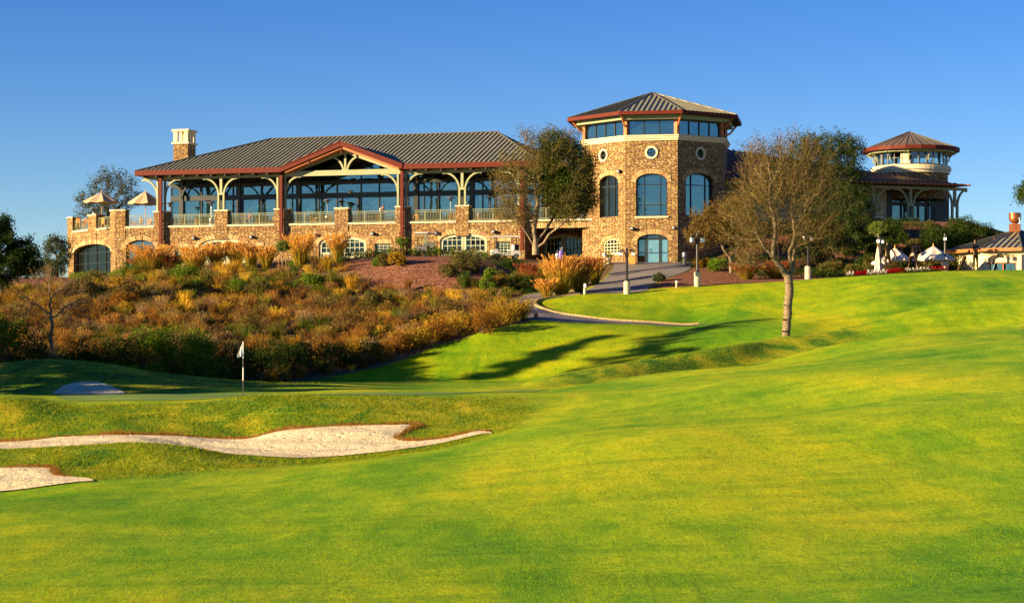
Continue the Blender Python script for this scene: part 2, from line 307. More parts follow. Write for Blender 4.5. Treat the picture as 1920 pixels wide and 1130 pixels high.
# ------------------------------------------------------------------ mesh helpers
KIDS = {}
def tag(o, label=None, cat=None, group=None, kind=None):
    if label: o['label'] = label
    if cat: o['category'] = cat
    if group: o['group'] = group
    if kind: o['kind'] = kind
    return o
def root(name, loc, label, cat, group=None, rz=0):
    o = bpy.data.objects.new(name, None); COL.objects.link(o); o.location = loc; o.rotation_euler = (0, 0, rz)
    o.empty_display_size = 0.3
    tag(o, label, cat, group); o['_w'] = 1; del o['_w']; WL[o.name] = Vector(loc); KIDS[o.name] = []
    return o
WL = {}
def npmesh(name, V, F=None, tri=None, mats=(), parent=None, smooth=False, uv=False, col=None, loc=None, quads=None):
    """V (n,3); F list of faces, or tri (m,3) / quads (m,4) arrays"""
    V = np.asarray(V, dtype=np.float32).reshape(-1, 3)
    off = WL[parent.name] if parent is not None else (Vector(loc) if loc is not None else Vector((0, 0, 0)))
    V = V - np.array(off, dtype=np.float32)
    me = bpy.data.meshes.new(name)
    if F is not None:
        me.from_pydata([tuple(map(float, v)) for v in V], [], F)
    else:
        A = tri if tri is not None else quads; k = A.shape[1]
        me.vertices.add(len(V)); me.vertices.foreach_set('co', V.ravel())
        me.loops.add(A.size); me.loops.foreach_set('vertex_index', A.astype(np.int32).ravel())
        me.polygons.add(len(A)); me.polygons.foreach_set('loop_start', np.arange(0, A.size, k, dtype=np.int32))
        me.polygons.foreach_set('loop_total', np.full(len(A), k, dtype=np.int32))
        me.update(calc_edges=True)
    for m in mats: me.materials.append(MAT[m])
    if smooth: me.polygons.foreach_set('use_smooth', np.ones(len(me.polygons), dtype=bool))
    if col is not None:
        a = me.attributes.new('col', 'FLOAT_COLOR', 'POINT'); c4 = np.ones((len(V), 4), dtype=np.float32); c4[:, :3] = col; a.data.foreach_set('color', c4.ravel())
    o = bpy.data.objects.new(name, me); COL.objects.link(o)
    if parent is not None: o.parent = parent
    if parent is None and loc is not None: o.location = loc
    WL[o.name] = Vector(off); KIDS[o.name] = []
    if parent is not None: KIDS[parent.name].append(o)
    if uv:
        ul = me.uv_layers.new(name='UVMap'); d = np.zeros((len(me.loops), 2), dtype=np.float32)
        for p in me.polygons:
            n = p.normal; t = Vector((-n.y, n.x, 0))
            if t.length < 0.2: t = Vector((1, 0, 0)); b = Vector((0, 1, 0))
            else: t.normalize(); b = n.cross(t); b = b if b.z > 0 else -b
            for li in p.loop_indices:
                co = me.vertices[me.loops[li].vertex_index].co + off
                d[li] = (co.dot(t), co.dot(b))
        ul.data.foreach_set('uv', d.ravel())
    return o

class Fr:
    """vertical plane frame: s runs along it, n points out of it towards the viewer, z up"""
    def __init__(s, O, ang): s.O = Vector((O[0], O[1])); a = rad(ang); s.u = Vector((math.cos(a), -math.sin(a))); s.n = Vector((-math.sin(a), -math.cos(a))); s.ang = ang
    def pt(s, a, n, z): q = s.O + s.u * a + s.n * n; return (q.x, q.y, z)
    def S(s, px, n=0):
        t = (px - CX) / FP; o = s.O + s.n * n
        return (t * o.y - o.x) / (s.u.x - t * s.u.y)
    def H(s, px, py, n=0):
        a = s.S(px, n); q = s.O + s.u * a + s.n * n; return (HY - py) / FP * q.y
WORLD = Fr((0, 0), 0); WORLD.n = Vector((0, 1))
class MB:
    def __init__(s): s.v = []; s.f = []
    def add(s, v, f):
        b = len(s.v); s.v += [tuple(x) for x in v]; s.f += [tuple(i + b for i in q) for q in f]; return s
    def box(s, F, a0, a1, n0, n1, z0, z1):
        v = [F.pt(a, n, z) for z in (z0, z1) for a, n in ((a0, n0), (a1, n0), (a1, n1), (a0, n1))]
        return s.add(v, [(0, 1, 2, 3), (4, 7, 6, 5), (0, 4, 5, 1), (1, 5, 6, 2), (2, 6, 7, 3), (3, 7, 4, 0)])
    def strip(s, F, pts, w, n0, n1, closed=False):
        """a flat bar of width w following pts [(s,z)], extruded n0..n1"""
        P = [Vector(p) for p in pts]; L = []; R = []; m = len(P)
        for i in range(m):
            a = P[(i - 1) % m] if (closed or i > 0) else P[i]; b = P[(i + 1) % m] if (closed or i < m - 1) else P[i]
            d = (b - a).normalized(); nn = Vector((-d.y, d.x)) * (w / 2); L.append(P[i] + nn); R.append(P[i] - nn)
        b0 = len(s.v)
        for i in range(m):
            for q, n in ((L[i], n0), (R[i], n0), (R[i], n1), (L[i], n1)): s.v.append(F.pt(q.x, n, q.y))
        for i in range(m if closed else m - 1):
            a = b0 + 4 * i; c = b0 + 4 * ((i + 1) % m)
            for k in range(4): s.f.append((a + k, a + (k + 1) % 4, c + (k + 1) % 4, c + k))
        if not closed:
            s.f.append((b0, b0 + 1, b0 + 2, b0 + 3)); e = b0 + 4 * (m - 1); s.f.append((e + 3, e + 2, e + 1, e))
        return s
    def panel(s, F, outer, holes, n0, n1, caps=True):
        """a slab with openings: outer/holes are [(s,z)] loops, front at n1, back at n0"""
        loops = [outer] + holes
        tris = tessellate_polygon([[Vector((p[0], p[1], 0)) for p in l] for l in loops])
        flat = [p for l in loops for p in l]; b0 = len(s.v); m = len(flat)
        for n in (n1, n0):
            for p in flat: s.v.append(F.pt(p[0], n, p[1]))
        for t in tris: s.f.append((b0 + t[0], b0 + t[1], b0 + t[2])); s.f.append((b0 + m + t[2], b0 + m + t[1], b0 + m + t[0]))
        k = 0
        for l in loops:
            for i in range(len(l)):
                a = b0 + k + i; c = b0 + k + (i + 1) % len(l); s.f.append((a, c, c + m, a + m))
            k += len(l)
        return s
    def tube(s, pts, r, k=8, cap=True):
        P = [Vector(p) for p in pts]; m = len(P)
        rr = r if hasattr(r, '__len__') else [r] * m; b0 = len(s.v)
        ref = None
        for i in range(m):
            d = (P[min(i + 1, m - 1)] - P[max(i - 1, 0)]).normalized()
            if ref is None: ref = Vector((1, 0, 0)) if abs(d.x) < 0.9 else Vector((0, 1, 0))
            e1 = (ref - d * ref.dot(d)).normalized(); e2 = d.cross(e1); ref = e1
            for j in range(k):
                a = 2 * math.pi * j / k; s.v.append(tuple(P[i] + (e1 * math.cos(a) + e2 * math.sin(a)) * rr[i]))
        for i in range(m - 1):
            for j in range(k):
                a = b0 + i * k; s.f.append((a + j, a + (j + 1) % k, a + k + (j + 1) % k, a + k + j))
        if cap: s.f.append(tuple(b0 + j for j in reversed(range(k)))); s.f.append(tuple(b0 + (m - 1) * k + j for j in range(k)))
        return s
    def lathe(s, c, prof, k=16):
        """prof [(r,z)] about the vertical axis through c"""
        return s.tube([(c[0], c[1], c[2] + z) for r, z in prof], [max(r, 1e-4) for r, z in prof], k) if all(prof[i + 1][1] > prof[i][1] for i in range(len(prof) - 1)) else s._lathe(c, prof, k)
    def _lathe(s, c, prof, k):
        b0 = len(s.v)
        for r, z in prof:
            for j in range(k): a = 2 * math.pi * j / k; s.v.append((c[0] + max(r, 1e-4) * math.cos(a), c[1] + max(r, 1e-4) * math.sin(a), c[2] + z))
        for i in range(len(prof) - 1):
            for j in range(k): a = b0 + i * k; s.f.append((a + j, a + (j + 1) % k, a + k + (j + 1) % k, a + k + j))
        return s
    def poly(s, pts, th=None):
        """a planar polygon slab: pts 3D, thickened straight down by th"""
        m = len(pts); P = [Vector(p) for p in pts]; nn = Vector((0, 0, 0))
        for i in range(m): nn += (P[i] - P[0]).cross(P[(i + 1) % m] - P[0])
        if nn.z < 0: P = P[::-1]
        nn.normalize(); e1 = (P[1] - P[0]).normalized(); e2 = nn.cross(e1)
        tr = tessellate_polygon([[Vector(((p - P[0]).dot(e1), (p - P[0]).dot(e2), 0)) for p in P]])
        b0 = len(s.v); s.v += [tuple(p) for p in P]
        for t in tr:
            a, b, c = t; q = (P[b] - P[a]).cross(P[c] - P[a]); s.f.append((b0 + a, b0 + b, b0 + c) if q.z > 0 else (b0 + a, b0 + c, b0 + b))
        if th:
            s.v += [(p.x, p.y, p.z - th) for p in P]
            for t in tr:
                a, b, c = t; q = (P[b] - P[a]).cross(P[c] - P[a]); s.f.append((b0 + m + a, b0 + m + c, b0 + m + b) if q.z > 0 else (b0 + m + a, b0 + m + b, b0 + m + c))
            for i in range(m): j = (i + 1) % m; s.f.append((b0 + i, b0 + m + i, b0 + m + j, b0 + j))
        return s
    def ribs(s, pts, e, spacing, w=0.045, h=0.07, phase=0.5):
        """standing seams across a sloped polygon; e = horizontal eave direction"""
        P = [Vector(p) for p in pts]; e = Vector((e[0], e[1], 0)).normalized(); nn = Vector((0, 0, 0))
        for i in range(len(P)): nn += (P[i] - P[0]).cross(P[(i + 1) % len(P)] - P[0])
        nn.normalize(); nn = nn if nn.z > 0 else -nn; up = nn.cross(e); up = up if up.z > 0 else -up
        q = [((p - P[0]).dot(e), (p - P[0]).dot(up)) for p in P]
        lo = min(a for a, b in q); hi = max(a for a, b in q); a = lo + spacing * phase
        while a < hi:
            xs = []
            for i in range(len(q)):
                (x0, y0), (x1, y1) = q[i], q[(i + 1) % len(q)]
                if (x0 - a) * (x1 - a) < 0: xs.append(y0 + (y1 - y0) * (a - x0) / (x1 - x0))
            xs.sort()
            for k in range(0, len(xs) - 1, 2):
                if xs[k + 1] - xs[k] < 0.15: continue
                b0 = P[0] + e * a + up * xs[k]; b1 = P[0] + e * a + up * xs[k + 1]
                v = []
                for bb in (b0, b1):
                    for dx, dz in ((-w / 2, -.01), (w / 2, -.01), (w / 2, h), (-w / 2, h)): v.append(tuple(bb + e * dx + nn * dz))
                s.add(v, [(0, 1, 2, 3), (7, 6, 5, 4), (0, 4, 5, 1), (1, 5, 6, 2), (2, 6, 7, 3), (3, 7, 4, 0)])
            a += spacing
        return s
    def build(s, name, mat, parent=None, smooth=False, uv=None, loc=None, extra=None):
        nf = len(s.f)
        if extra: s.add(extra[0].v, extra[0].f)
        if uv is None: uv = mat in ('stone', 'board_sage', 'board_cream')
        o = npmesh(name, s.v, F=s.f, mats=(mat,) + ((extra[1],) if extra else ()), parent=parent, smooth=smooth, uv=False, loc=loc)
        if extra:
            for i_, p_ in enumerate(o.data.polygons): p_.material_index = int(i_ >= nf)
        bm = bmesh.new(); bm.from_mesh(o.data); bmesh.ops.recalc_face_normals(bm, faces=bm.faces); bm.to_mesh(o.data); bm.free()
        if uv:
            me = o.data; off = WL[o.name]; ul = me.uv_layers.new(name='UVMap'); d = np.zeros((len(me.loops), 2), dtype=np.float32)
            for p in me.polygons:
                n = p.normal; t = Vector((-n.y, n.x, 0))
                if t.length < 0.2: t = Vector((1, 0, 0)); b = Vector((0, 1, 0))
                else: t.normalize(); b = n.cross(t); b = b if b.z > 0 else -b
                for li in p.loop_indices:
                    co = me.vertices[me.loops[li].vertex_index].co + off; d[li] = (co.dot(t), co.dot(b))
            ul.data.foreach_set('uv', d.ravel())
        return o
def each(name, mat, parent, boxes):
    for q_ in boxes: MB().box(*q_).build(name, mat, parent)
def dup(r, loc, rz=None, label=None, group=None, scale=None):
    c = r.copy(); COL.objects.link(c); c.location = loc
    if rz is not None: c.rotation_euler = (r.rotation_euler[0], r.rotation_euler[1], rz)
    if scale: c.scale = (scale,) * 3 if not hasattr(scale, '__len__') else scale
    if label: c['label'] = label
    if group: c['group'] = group
    for ch in KIDS[r.name]:
        d = ch.copy(); COL.objects.link(d); d.parent = c
        for g in KIDS[ch.name]:
            e = g.copy(); COL.objects.link(e); e.parent = d
    return c
def arch(s0, s1, z0, zs, zt, k=12):
    """an opening loop: flat bottom z0, springing at zs, crown zt"""
    c = (s0 + s1) / 2; r = (s1 - s0) / 2
    if zt <= zs + 0.01: return [(s0, z0), (s1, z0), (s1, zs), (s0, zs)]
    pts = [(s0, z0), (s1, z0)]
    for i in range(k + 1):
        a = math.pi * i / k; pts.append((c + r * math.cos(a) , zs + (zt - zs) * math.sin(a) ** 0.9 if 0 < i < k else zs))
    return pts
def archline(s0, s1, zs, zt, k=12):
    return arch(s0, s1, zs - 1, zs, zt, k)[2:]
def arc(c, r, a0, a1, k=8, sy=1.0):
    return [(c[0] + r * math.cos(rad(a0 + (a1 - a0) * i / k)), c[1] + sy * r * math.sin(rad(a0 + (a1 - a0) * i / k))) for i in range(k + 1)]

# ------------------------------------------------------------------ terrain
def pch(xk, yk, x):
    xk = np.asarray(xk, float); yk = np.asarray(yk, float); x = np.clip(np.asarray(x, float), xk[0], xk[-1])
    if len(xk) == 1: return np.full_like(x, yk[0])
    h = np.diff(xk); d = np.diff(yk) / h; m = np.zeros_like(yk)
    if len(xk) > 2:
        w1 = 2 * h[1:] + h[:-1]; w2 = h[1:] + 2 * h[:-1]; same = d[:-1] * d[1:] > 0
        with np.errstate(divide='ignore', invalid='ignore'):
            mm = (w1 + w2) / (w1 / d[:-1] + w2 / d[1:])
        m[1:-1] = np.where(same, mm, 0)
    m[0] = d[0]; m[-1] = d[-1]
    i = np.clip(np.searchsorted(xk, x) - 1, 0, len(h) - 1); t = (x - xk[i]) / h[i]
    return ((2*t**3 - 3*t**2 + 1) * yk[i] + (t**3 - 2*t**2 + t) * h[i] * m[i] + (-2*t**3 + 3*t**2) * yk[i+1] + (t**3 - t**2) * h[i] * m[i+1])
def zrow(D, z): return [(0, D, HY - z * FP / D)]
ROWS = [
 zrow(1, -1.7),
 zrow(15, -3.0),
 [(0,28,1130),(1000,28,1118),(1920,28,1070)],
 [(-300,42,965),(0,42,955),(500,42,940),(1000,42,903),(1500,42,878),(1920,42,852)],
 [(-200,49,930),(0,49,924),(172,49,906),(300,49,900),(500,49,890),(700,49,872),(900,49,850),(1100,49,826),(1300,49,802),(1500,49,778),(1750,49,752),(1920,49,738)],
 [(-200,53,884),(0,53,877),(100,53,875),(200,53,876),(300,53,872),(500,52.5,876),(700,52.5,862),(900,52.5,837),(1100,52.5,808),(1300,53,783),(1500,53,760),(1750,53,734),(1920,53,720)],
 [(-200,56,852),(0,56,846),(130,56,836),(250,56,831),(350,56,840),(440,56,856),(560,56,860),(700,56,854),(800,56,846),(900,56,827),(1000,56,806),(1200,56,778),(1500,56,745),(1920,56,704)],
 [(-200,59.5,850),(0,59.5,843),(250,59.5,840),(440,59.5,852),(560,59.5,848),(700,59.5,840),(800,59.5,832),(900,59.5,815),(1000,59.5,796),(1200,59.5,766),(1500,59.5,730),(1920,59.5,692)],
 [(-200,64,836),(0,64,829),(120,64,820),(220,64,815),(330,64,818),(450,64,822),(520,64,811),(560,64,804),(700,64,797),(790,64,797),(900,64,792),(1000,64,781),(1200,64,750),(1500,64,712),(1920,64,677)],
 [(-200,70,750),(0,70,744),(150,70,757),(300,70,757),(400,70,750),(480,70,741),(530,70,740),(650,70,744),(800,70,745),(950,70,744),(1100,72,733),(1300,74,715),(1475,78,692),(1700,82,658),(1920,84,640)],
 [(-200,77,745),(0,77,741),(150,77,741),(300,77,741),(450,77,741),(600,77,741),(800,77,738),(1000,79,735),(1100,82,722),(1300,85,703),(1475,89,676),(1700,93,643),(1920,95,622)],
 [(-200,84,745),(0,84,741),(150,84,741),(300,84,739),(600,84,736),(800,86,733),(900,87,732),(1037,89,730),(1175,93.2,712),(1347,97.8,697),(1450,101.5,680),(1560,104.3,655),(1700,106,626),(1920,107,600)],
 [(-200,93,690),(0,93,680),(100,93,673),(200,93,681),(300,93,699),(420,94,711),(520,95,717),(600,95,719),(700,96,721),(850,96,721),(969,96,719),(1031,96,705),(1120,97,688),(1244,100,667),(1364,104,650),(1467,109,633),(1560,111,615.6),(1700,113,580),(1790,114,564),(1920,115,558)],
 [(-200,99,705),(0,99,695),(300,100,712),(450,104,720),(600,110,716),(700,112,715),(850,112.5,715),(950,113,714),(1031,112.5,709),(1120,112.5,694),(1244,112,682),(1364,112.5,664),(1467,114.5,632),(1560,117,622),(1700,119,596),(1920,121,580)],
 [(0,110,655),(300,110,665),(500,114,684),(600,114,694),(700,114.6,688),(850,115.6,674),(950,116,666),(1050,116.6,657),(1150,116.8,648),(1250,117,642),(1350,117.8,633),(1467,120,612),(1560,123,592),(1700,125,562),(1920,127,548)],
 [(0,122,610),(300,122,620),(600,120,645),(850,118.3,641),(930,120,614),(1000,121,608),(1100,121,610),(1200,122,613),(1270,123,617),(1350,123,609),(1467,126,596),(1560,127,577),(1700,129,545),(1920,130,532)],
 [(0,132,575),(300,132,580),(600,130,600),(850,128,600),(950,128,592),(1005,129,584),(1050,128,592),(1100,127,598),(1200,126.5,606),(1280,126.5,611),(1350,127,600),(1467,130,578),(1560,131,560),(1700,133,528),(1920,134,518)],
 [(0,145,545),(300,145,545),(600,143,555),(850,140,560),(950,138,562),(1010,136,562),(1100,137,553),(1180,138,549),(1300,139,541),(1467,140,530),(1560,140,522),(1700,140,512),(1800,141,507.5),(1920,142,506)],
 [(0,155,532),(300,155,525),(500,153,520),(600,152,508),(680,151,498),(780,150,487),(860,150,487),(930,150,500),(1000,150,528),(1050,150,530),(1150,149,526),(1250,149,517),(1350,150,514),(1467,150,518),(1560,150,518),(1700,150,512),(1920,150,512)],
 [(0,166,522),(130,166,522),(250,165,512),(400,164,498),(600,163,486),(750,162,480),(900,161,481),(1000,160,490),(1100,160,492),(1250,160,492.5),(1300,160,490),(1400,158,482),(1500,158,472),(1600,158,468),(1700,158,468),(1800,158,480),(1920,160,492)],
 [(0,178,520),(130,178,520),(250,176,512),(400,173,498),(600,171,486),(900,169,484),(1100,168,491),(1300,167,488),(1400,167,440),(1500,167,426),(1600,168,417),(1700,168,416),(1800,169,416),(1850,170,426),(1920,172,444),(2100,175,470)],
 [(0,200,530),(1300,200,500),(1400,200,455),(1800,200,455),(1950,200,480)],
 zrow(260, 3.5), zrow(700, -6), zrow(4500, -40)]
PXG = np.concatenate([np.arange(-1500, -200, 40), np.arange(-200, 2120, 8), np.arange(2120, 3441, 40)]).astype(float)
DG = np.concatenate([np.arange(1, 28, 1.5), np.arange(28, 45, .5), np.arange(45, 72, .25), np.arange(72, 145, .4), np.arange(145, 200, 1.0), np.geomspace(200, 4500, 40)])
RD = np.array([pch([k[0] for k in r], [k[1] for k in r], PXG) if len(r) > 1 else np.full(len(PXG), float(r[0][1])) for r in ROWS])
RZ = np.array([(HY - (pch([k[0] for k in r], [k[2] for k in r], PXG) if len(r) > 1 else np.full(len(PXG), float(r[0][2])))) for r in ROWS]) * RD / FP
ZG = np.zeros((len(DG), len(PXG)))
for c in range(len(PXG)): ZG[:, c] = pch(RD[:, c], RZ[:, c], DG)
XG = (PXG[None, :] - CX) / FP * DG[:, None]; YG = np.repeat(DG[:, None], len(PXG), 1)
ZG += 0.035 * np.sin(XG * 0.9 + 1.3 * np.sin(YG * 0.23)) * np.sin(YG * 0.31 + 0.5 * np.sin(XG * 0.4)) * np.clip((YG - 15) / 20, 0, 1) * np.clip((150 - YG) / 20, 0, 1)
ZG += 0.26 * np.sin(XG * 0.26 + YG * 0.21 + 1.0) * np.sin(YG * 0.10 - XG * 0.12) * np.clip((PXG[None, :] - 1000) / 300, 0, 1) * np.clip((YG - 30) / 20, 0, 1) * np.clip((128 - YG) / 15, 0, 1)
# a hollow dug behind the green (far bunker) and a slight hump at left of the green's bank
def Gz(px, D):
    px = np.clip(np.asarray(px, float), PXG[0], PXG[-1] - 1e-6); D = np.clip(np.asarray(D, float), DG[0], DG[-1] - 1e-6)
    i = np.clip(np.searchsorted(PXG, px, 'right') - 1, 0, len(PXG) - 2); j = np.clip(np.searchsorted(DG, D, 'right') - 1, 0, len(DG) - 2)
    a = (px - PXG[i]) / (PXG[i+1] - PXG[i]); b = (D - DG[j]) / (DG[j+1] - DG[j])
    return (ZG[j, i]*(1-a)*(1-b) + ZG[j, i+1]*a*(1-b) + ZG[j+1, i]*(1-a)*b + ZG[j+1, i+1]*a*b)
def G(X, Y): return Gz(CX + FP * np.asarray(X) / np.asarray(Y), Y)
def at(px, D, dz=0.0): return Vector(((px - CX) / FP * D, D, float(Gz(px, D)) + dz))
def hit(px, py, D0, D1):
    """first distance between D0 and D1 where the ground shows at that pixel row"""
    D = np.linspace(D0, D1, 400); y = HY - Gz(np.full(400, float(px)), D) * FP / D
    k = np.argmax(y <= py)
    if y[k] > py: k = int(np.argmin(y))
    return D[k]
def xy(px, D): return ((px - CX) / FP * D, D)
def sdist(poly, X, Y):
    """signed distance, positive inside"""
    P = np.array(poly); d2 = np.full(X.shape, 1e12); ins = np.zeros(X.shape, bool)
    for i in range(len(P)):
        a = P[i]; b = P[(i + 1) % len(P)]; ab = b - a; t = np.clip(((X - a[0]) * ab[0] + (Y - a[1]) * ab[1]) / (ab @ ab + 1e-12), 0, 1)
        d2 = np.minimum(d2, (X - a[0] - t * ab[0])**2 + (Y - a[1] - t * ab[1])**2)
        c = ((a[1] > Y) != (b[1] > Y)); 
        with np.errstate(divide='ignore', invalid='ignore'): ins ^= c & (X < (b[0] - a[0]) * (Y - a[1]) / (b[1] - a[1]) + a[0])
    return np.where(ins, 1, -1) * np.sqrt(d2)
SCRUB = [xy(*p) for p in [(-1400,98),(0,98),(300,98.5),(420,101.5),(500,105.5),(560,109.5),(620,112.5),(725,115.0),(835,118.2),(930,120),(990,122),(980,127),(960,136),(1000,143),(1095,142.5),(1130,150),(1168,160),(1150,175),(-1400,215)]]
MULCH = [xy(*p) for p in [(1218,139.7),(1290,140.6),(1400,141.3),(1600,141.8),(1920,143.5),(3000,143.5),(3000,215),(1270,215),(1270,161),(1300,157),(1290,152),(1245,146.5),(1222,142.5)]]
MULCH2 = [xy(*p) for p in [(640,152),(700,145),(800,142.5),(890,143),(940,147),(920,153),(800,157),(660,156.5)]]
MULCH3 = [xy(*p) for p in [(-500,142),(-200,138),(60,146),(250,156),(200,166),(-500,170)]]
ROUGH = [xy(*p) for p in [(-1200,49),(0,50.5),(172,50),(300,50),(480,52.5),(700,54.5),(850,56),(960,60),(1000,66),(960,70.0),(800,70.3),(480,70.3),(400,70),(150,69.5),(-1200,70)]]
ROUGH2 = [xy(*p) for p in [(1000,90),(1175,92),(1347,96.5),(1450,100.5),(1560,103.5),(1640,106),(1600,111),(1467,109.5),(1364,104.5),(1244,100.5),(1120,97.5),(1020,96)]]
ROUGH3 = [xy(*p) for p in [(-1200,84.5),(0,84.5),(300,85),(600,92),(590,108),(420,104),(300,103),(-1200,103)]]
def ground():
    V = np.stack([XG, YG, ZG], -1).reshape(-1, 3); r, c = XG.shape
    idx = np.arange(r * c).reshape(r, c); q = np.stack([idx[:-1, :-1], idx[:-1, 1:], idx[1:, 1:], idx[1:, :-1]], -1).reshape(-1, 4)
    o = npmesh('ground', V, quads=q, mats=('turf',), smooth=True); tag(o, kind='structure')
    X = XG.ravel(); Y = YG.ravel()
    for nm, polys in (('sd_scrub', [SCRUB]), ('sd_mulch', [MULCH, MULCH2, MULCH3]), ('sd_rough', [ROUGH, ROUGH2, ROUGH3])):
        d = np.max([sdist(p, X, Y) for p in polys], 0)
        a = o.data.attributes.new(nm, 'FLOAT', 'POINT'); a.data.foreach_set('value', d.astype(np.float32))
ground()
def smoothpoly(P, n=6):
    P = [Vector(p) for p in P]; out = []; m = len(P)
    for i in range(m):
        a, b, c, d = P[i-1], P[i], P[(i+1) % m], P[(i+2) % m]
        for k in range(n):
            t = k / n; out.append(0.5 * ((2*b) + (c - a)*t + (2*a - 5*b + 4*c - d)*t*t + (3*b - a - 3*c + d)*t**3))
    return out
def sheet(name, poly, mat, off=0.03, grid=0.35, smooth=True, relief=None, kind='structure', label=None, cat=None):
    B = [Vector((p[0], p[1])) for p in (smoothpoly(poly) if smooth else poly)]
    arr = np.array([tuple(b) for b in B]); x0, y0 = arr.min(0); x1, y1 = arr.max(0)
    gx, gy = np.meshgrid(np.arange(x0, x1, grid), np.arange(y0, y1, grid)); gx = gx.ravel() + (rng.random(gx.size) - .5) * grid * .3; gy = gy.ravel()
    d = sdist(arr, gx, gy); k = d > grid * 0.4
    pts = B + [Vector((a, b)) for a, b in zip(gx[k], gy[k])]; ne = len(B)
    r = delaunay_2d_cdt(pts, [(i, (i + 1) % ne) for i in range(ne)], [], 1, 1e-5)
    v = np.array([tuple(p) for p in r[0]]); z = G(v[:, 0], v[:, 1]) + off
    if relief is not None: z += relief(v, sdist(arr, v[:, 0], v[:, 1]))
    V = np.column_stack([v, z])
    F = []
    for f in r[2]:
        a, b, c = f[:3]; cr = (v[b][0]-v[a][0])*(v[c][1]-v[a][1]) - (v[b][1]-v[a][1])*(v[c][0]-v[a][0])
        F.append(tuple(f) if cr > 0 else tuple(reversed(f)))
    o = npmesh(name, V, F=F, mats=(mat,), smooth=True); tag(o, label, cat, kind=kind)
    return arr
# ------------------------------------------------------------------ ground sheets: putting green, sand, path, kerb
def pxpoly(pts, D0, D1):
    return [xy(px, hit(px, py, D0, D1)) for px, py in pts]
GREEN = [xy(*p) for p in [(130,72.2),(250,71.8),(330,72.2),(420,73),(520,74),(640,74.5),(780,75),(900,77),(985,80),(1030,83),(985,85.5),(850,84.5),(650,83),(450,83),(300,83),(180,81.5),(110,77)]]
sheet('putting_green', GREEN, 'green_turf', 0.015, 0.6)
S1up = [(-160,836),(0,830),(60,827),(120,821),(220,816),(330,819),(420,823.5),(470,822),(520,810),(560,805),(620,800),(700,797.5),(760,797.5),(790,799)]
S1r = [(770,806),(746,819),(752,825),(790,827.5),(850,820),(885,812),(912,809),(922,814)]
S1lo = [(905,829),(850,838),(780,850),(700,856),(560,863),(440,862),(350,848),(250,841),(130,846),(0,850),(-160,856)]
SAND1 = [xy(px, hit(px, py, 60.0, 70)) for px, py in S1up] + [xy(px, hit(px, py, 57.0, 68)) for px, py in S1r] + [xy(px, D) for px, D in [(905,59.6),(850,58.6),(780,57.6),(700,57.0),(560,56.8),(440,57.3),(350,58.0),(250,58.5),(130,58.3),(0,57.8),(-160,57.6)]]
def dish(depth, w):
    return lambda v, d: -depth * np.clip(d / w, 0, 1) ** 1.5 + 0.02 * np.sin(v[:, 0] * 7 + 2 * np.sin(v[:, 1] * 3)) * np.sin(v[:, 1] * 9) * np.clip(d / w, 0, 1)
foot = lambda v, d: np.clip(d / .5, 0, 1) * (.018 * np.sin(v[:, 0] * 9 + 3 * np.sin(v[:, 1] * 4)) * np.sin(v[:, 1] * 11 + 2 * np.sin(v[:, 0] * 3)) + .05 * np.sin(v[:, 0] * 1.6 + v[:, 1]) * np.sin(v[:, 1] * 2.1)) + .02 * np.clip(d / .5, 0, 1)
SA1 = sheet('sand_bunker', SAND1, 'sand', 0.035, 0.16, relief=foot)
S2 = [(-160,886),(0,878),(60,877),(96,878.5),(104,886),(110,892.5),(135,895),(165,898),(174,903)]
SAND2 = [xy(px, hit(px, py, 49.5, 56)) for px, py in S2] + [xy(px, D) for px, D in [(130,49.6),(0,49.2),(-160,49.0)]]
SA2 = sheet('sand_bunker', SAND2, 'sand', 0.035, 0.16, relief=foot)
S3 = [(100,739),(112,728),(130,720),(160,716),(190,718),(215,727),(236,738),(200,741),(150,741)]
SAND3 = [xy(px, hit(px, py, 84.2, 93)) for px, py in S3]
SA3 = sheet('sand_bunker', SAND3, 'sand', 0.03, 0.3)
def lip(name, arr, pred, hgt, seed, label=None):
    """a shaggy turf edge of short dry blades standing round the upper rim of a bunker"""
    r = np.random.default_rng(seed); V = []; T = []; m = len(arr); nb = 0
    cx, cy = arr.mean(0)
    for i in range(m):
        a = arr[i]; b = arr[(i + 1) % m]
        if not pred((a + b) / 2): continue
        L = np.linalg.norm(b - a); n = int(L * 260)
        for k in range(n):
            p = a + (b - a) * r.random() + (r.random(2) - .5) * 0.22; z = float(G(p[0], p[1])); h = hgt * (0.25 + 0.85 * r.random() ** 1.5) * (1 + .45 * math.sin(p[0] * 2.3) * math.sin(p[1] * 1.7 + p[0] * .9)); w = 0.02 + 0.02 * r.random(); t = (r.random(2) - .5) * 0.12
            V += [(p[0] - w, p[1], z - .02), (p[0] + w, p[1] + .01, z - .02), (p[0] + t[0], p[1] + t[1] - 0.05, z + h)]; T.append((nb, nb + 1, nb + 2)); nb += 3
    o = npmesh(name, V, tri=np.array(T), mats=('lip_blade',)); tag(o, kind='stuff'); return o
leafmat('lip_blade', [(0.22, 0.09, 0.02), (0.42, 0.20, 0.04), (0.55, 0.33, 0.08)], 0.3)
def ramp_cut(arr, nm):
    """the cut earth face under the turf edge"""
def upper(line):
    pts = np.array(line)
    return lambda q: np.min(np.hypot(pts[:, 0] - q[0], pts[:, 1] - q[1])) < 0.5
def dens(L, n=8):
    L = np.array(L); return np.concatenate([np.linspace(L[i], L[i+1], n) for i in range(len(L) - 1)])
lip('dry_grass_edge', SA1, upper(dens(SAND1[:14] + SAND1[14:21])), 0.15, 3)
lip('dry_grass_edge', SA2, upper(dens(SAND2[:6])), 0.13, 4)
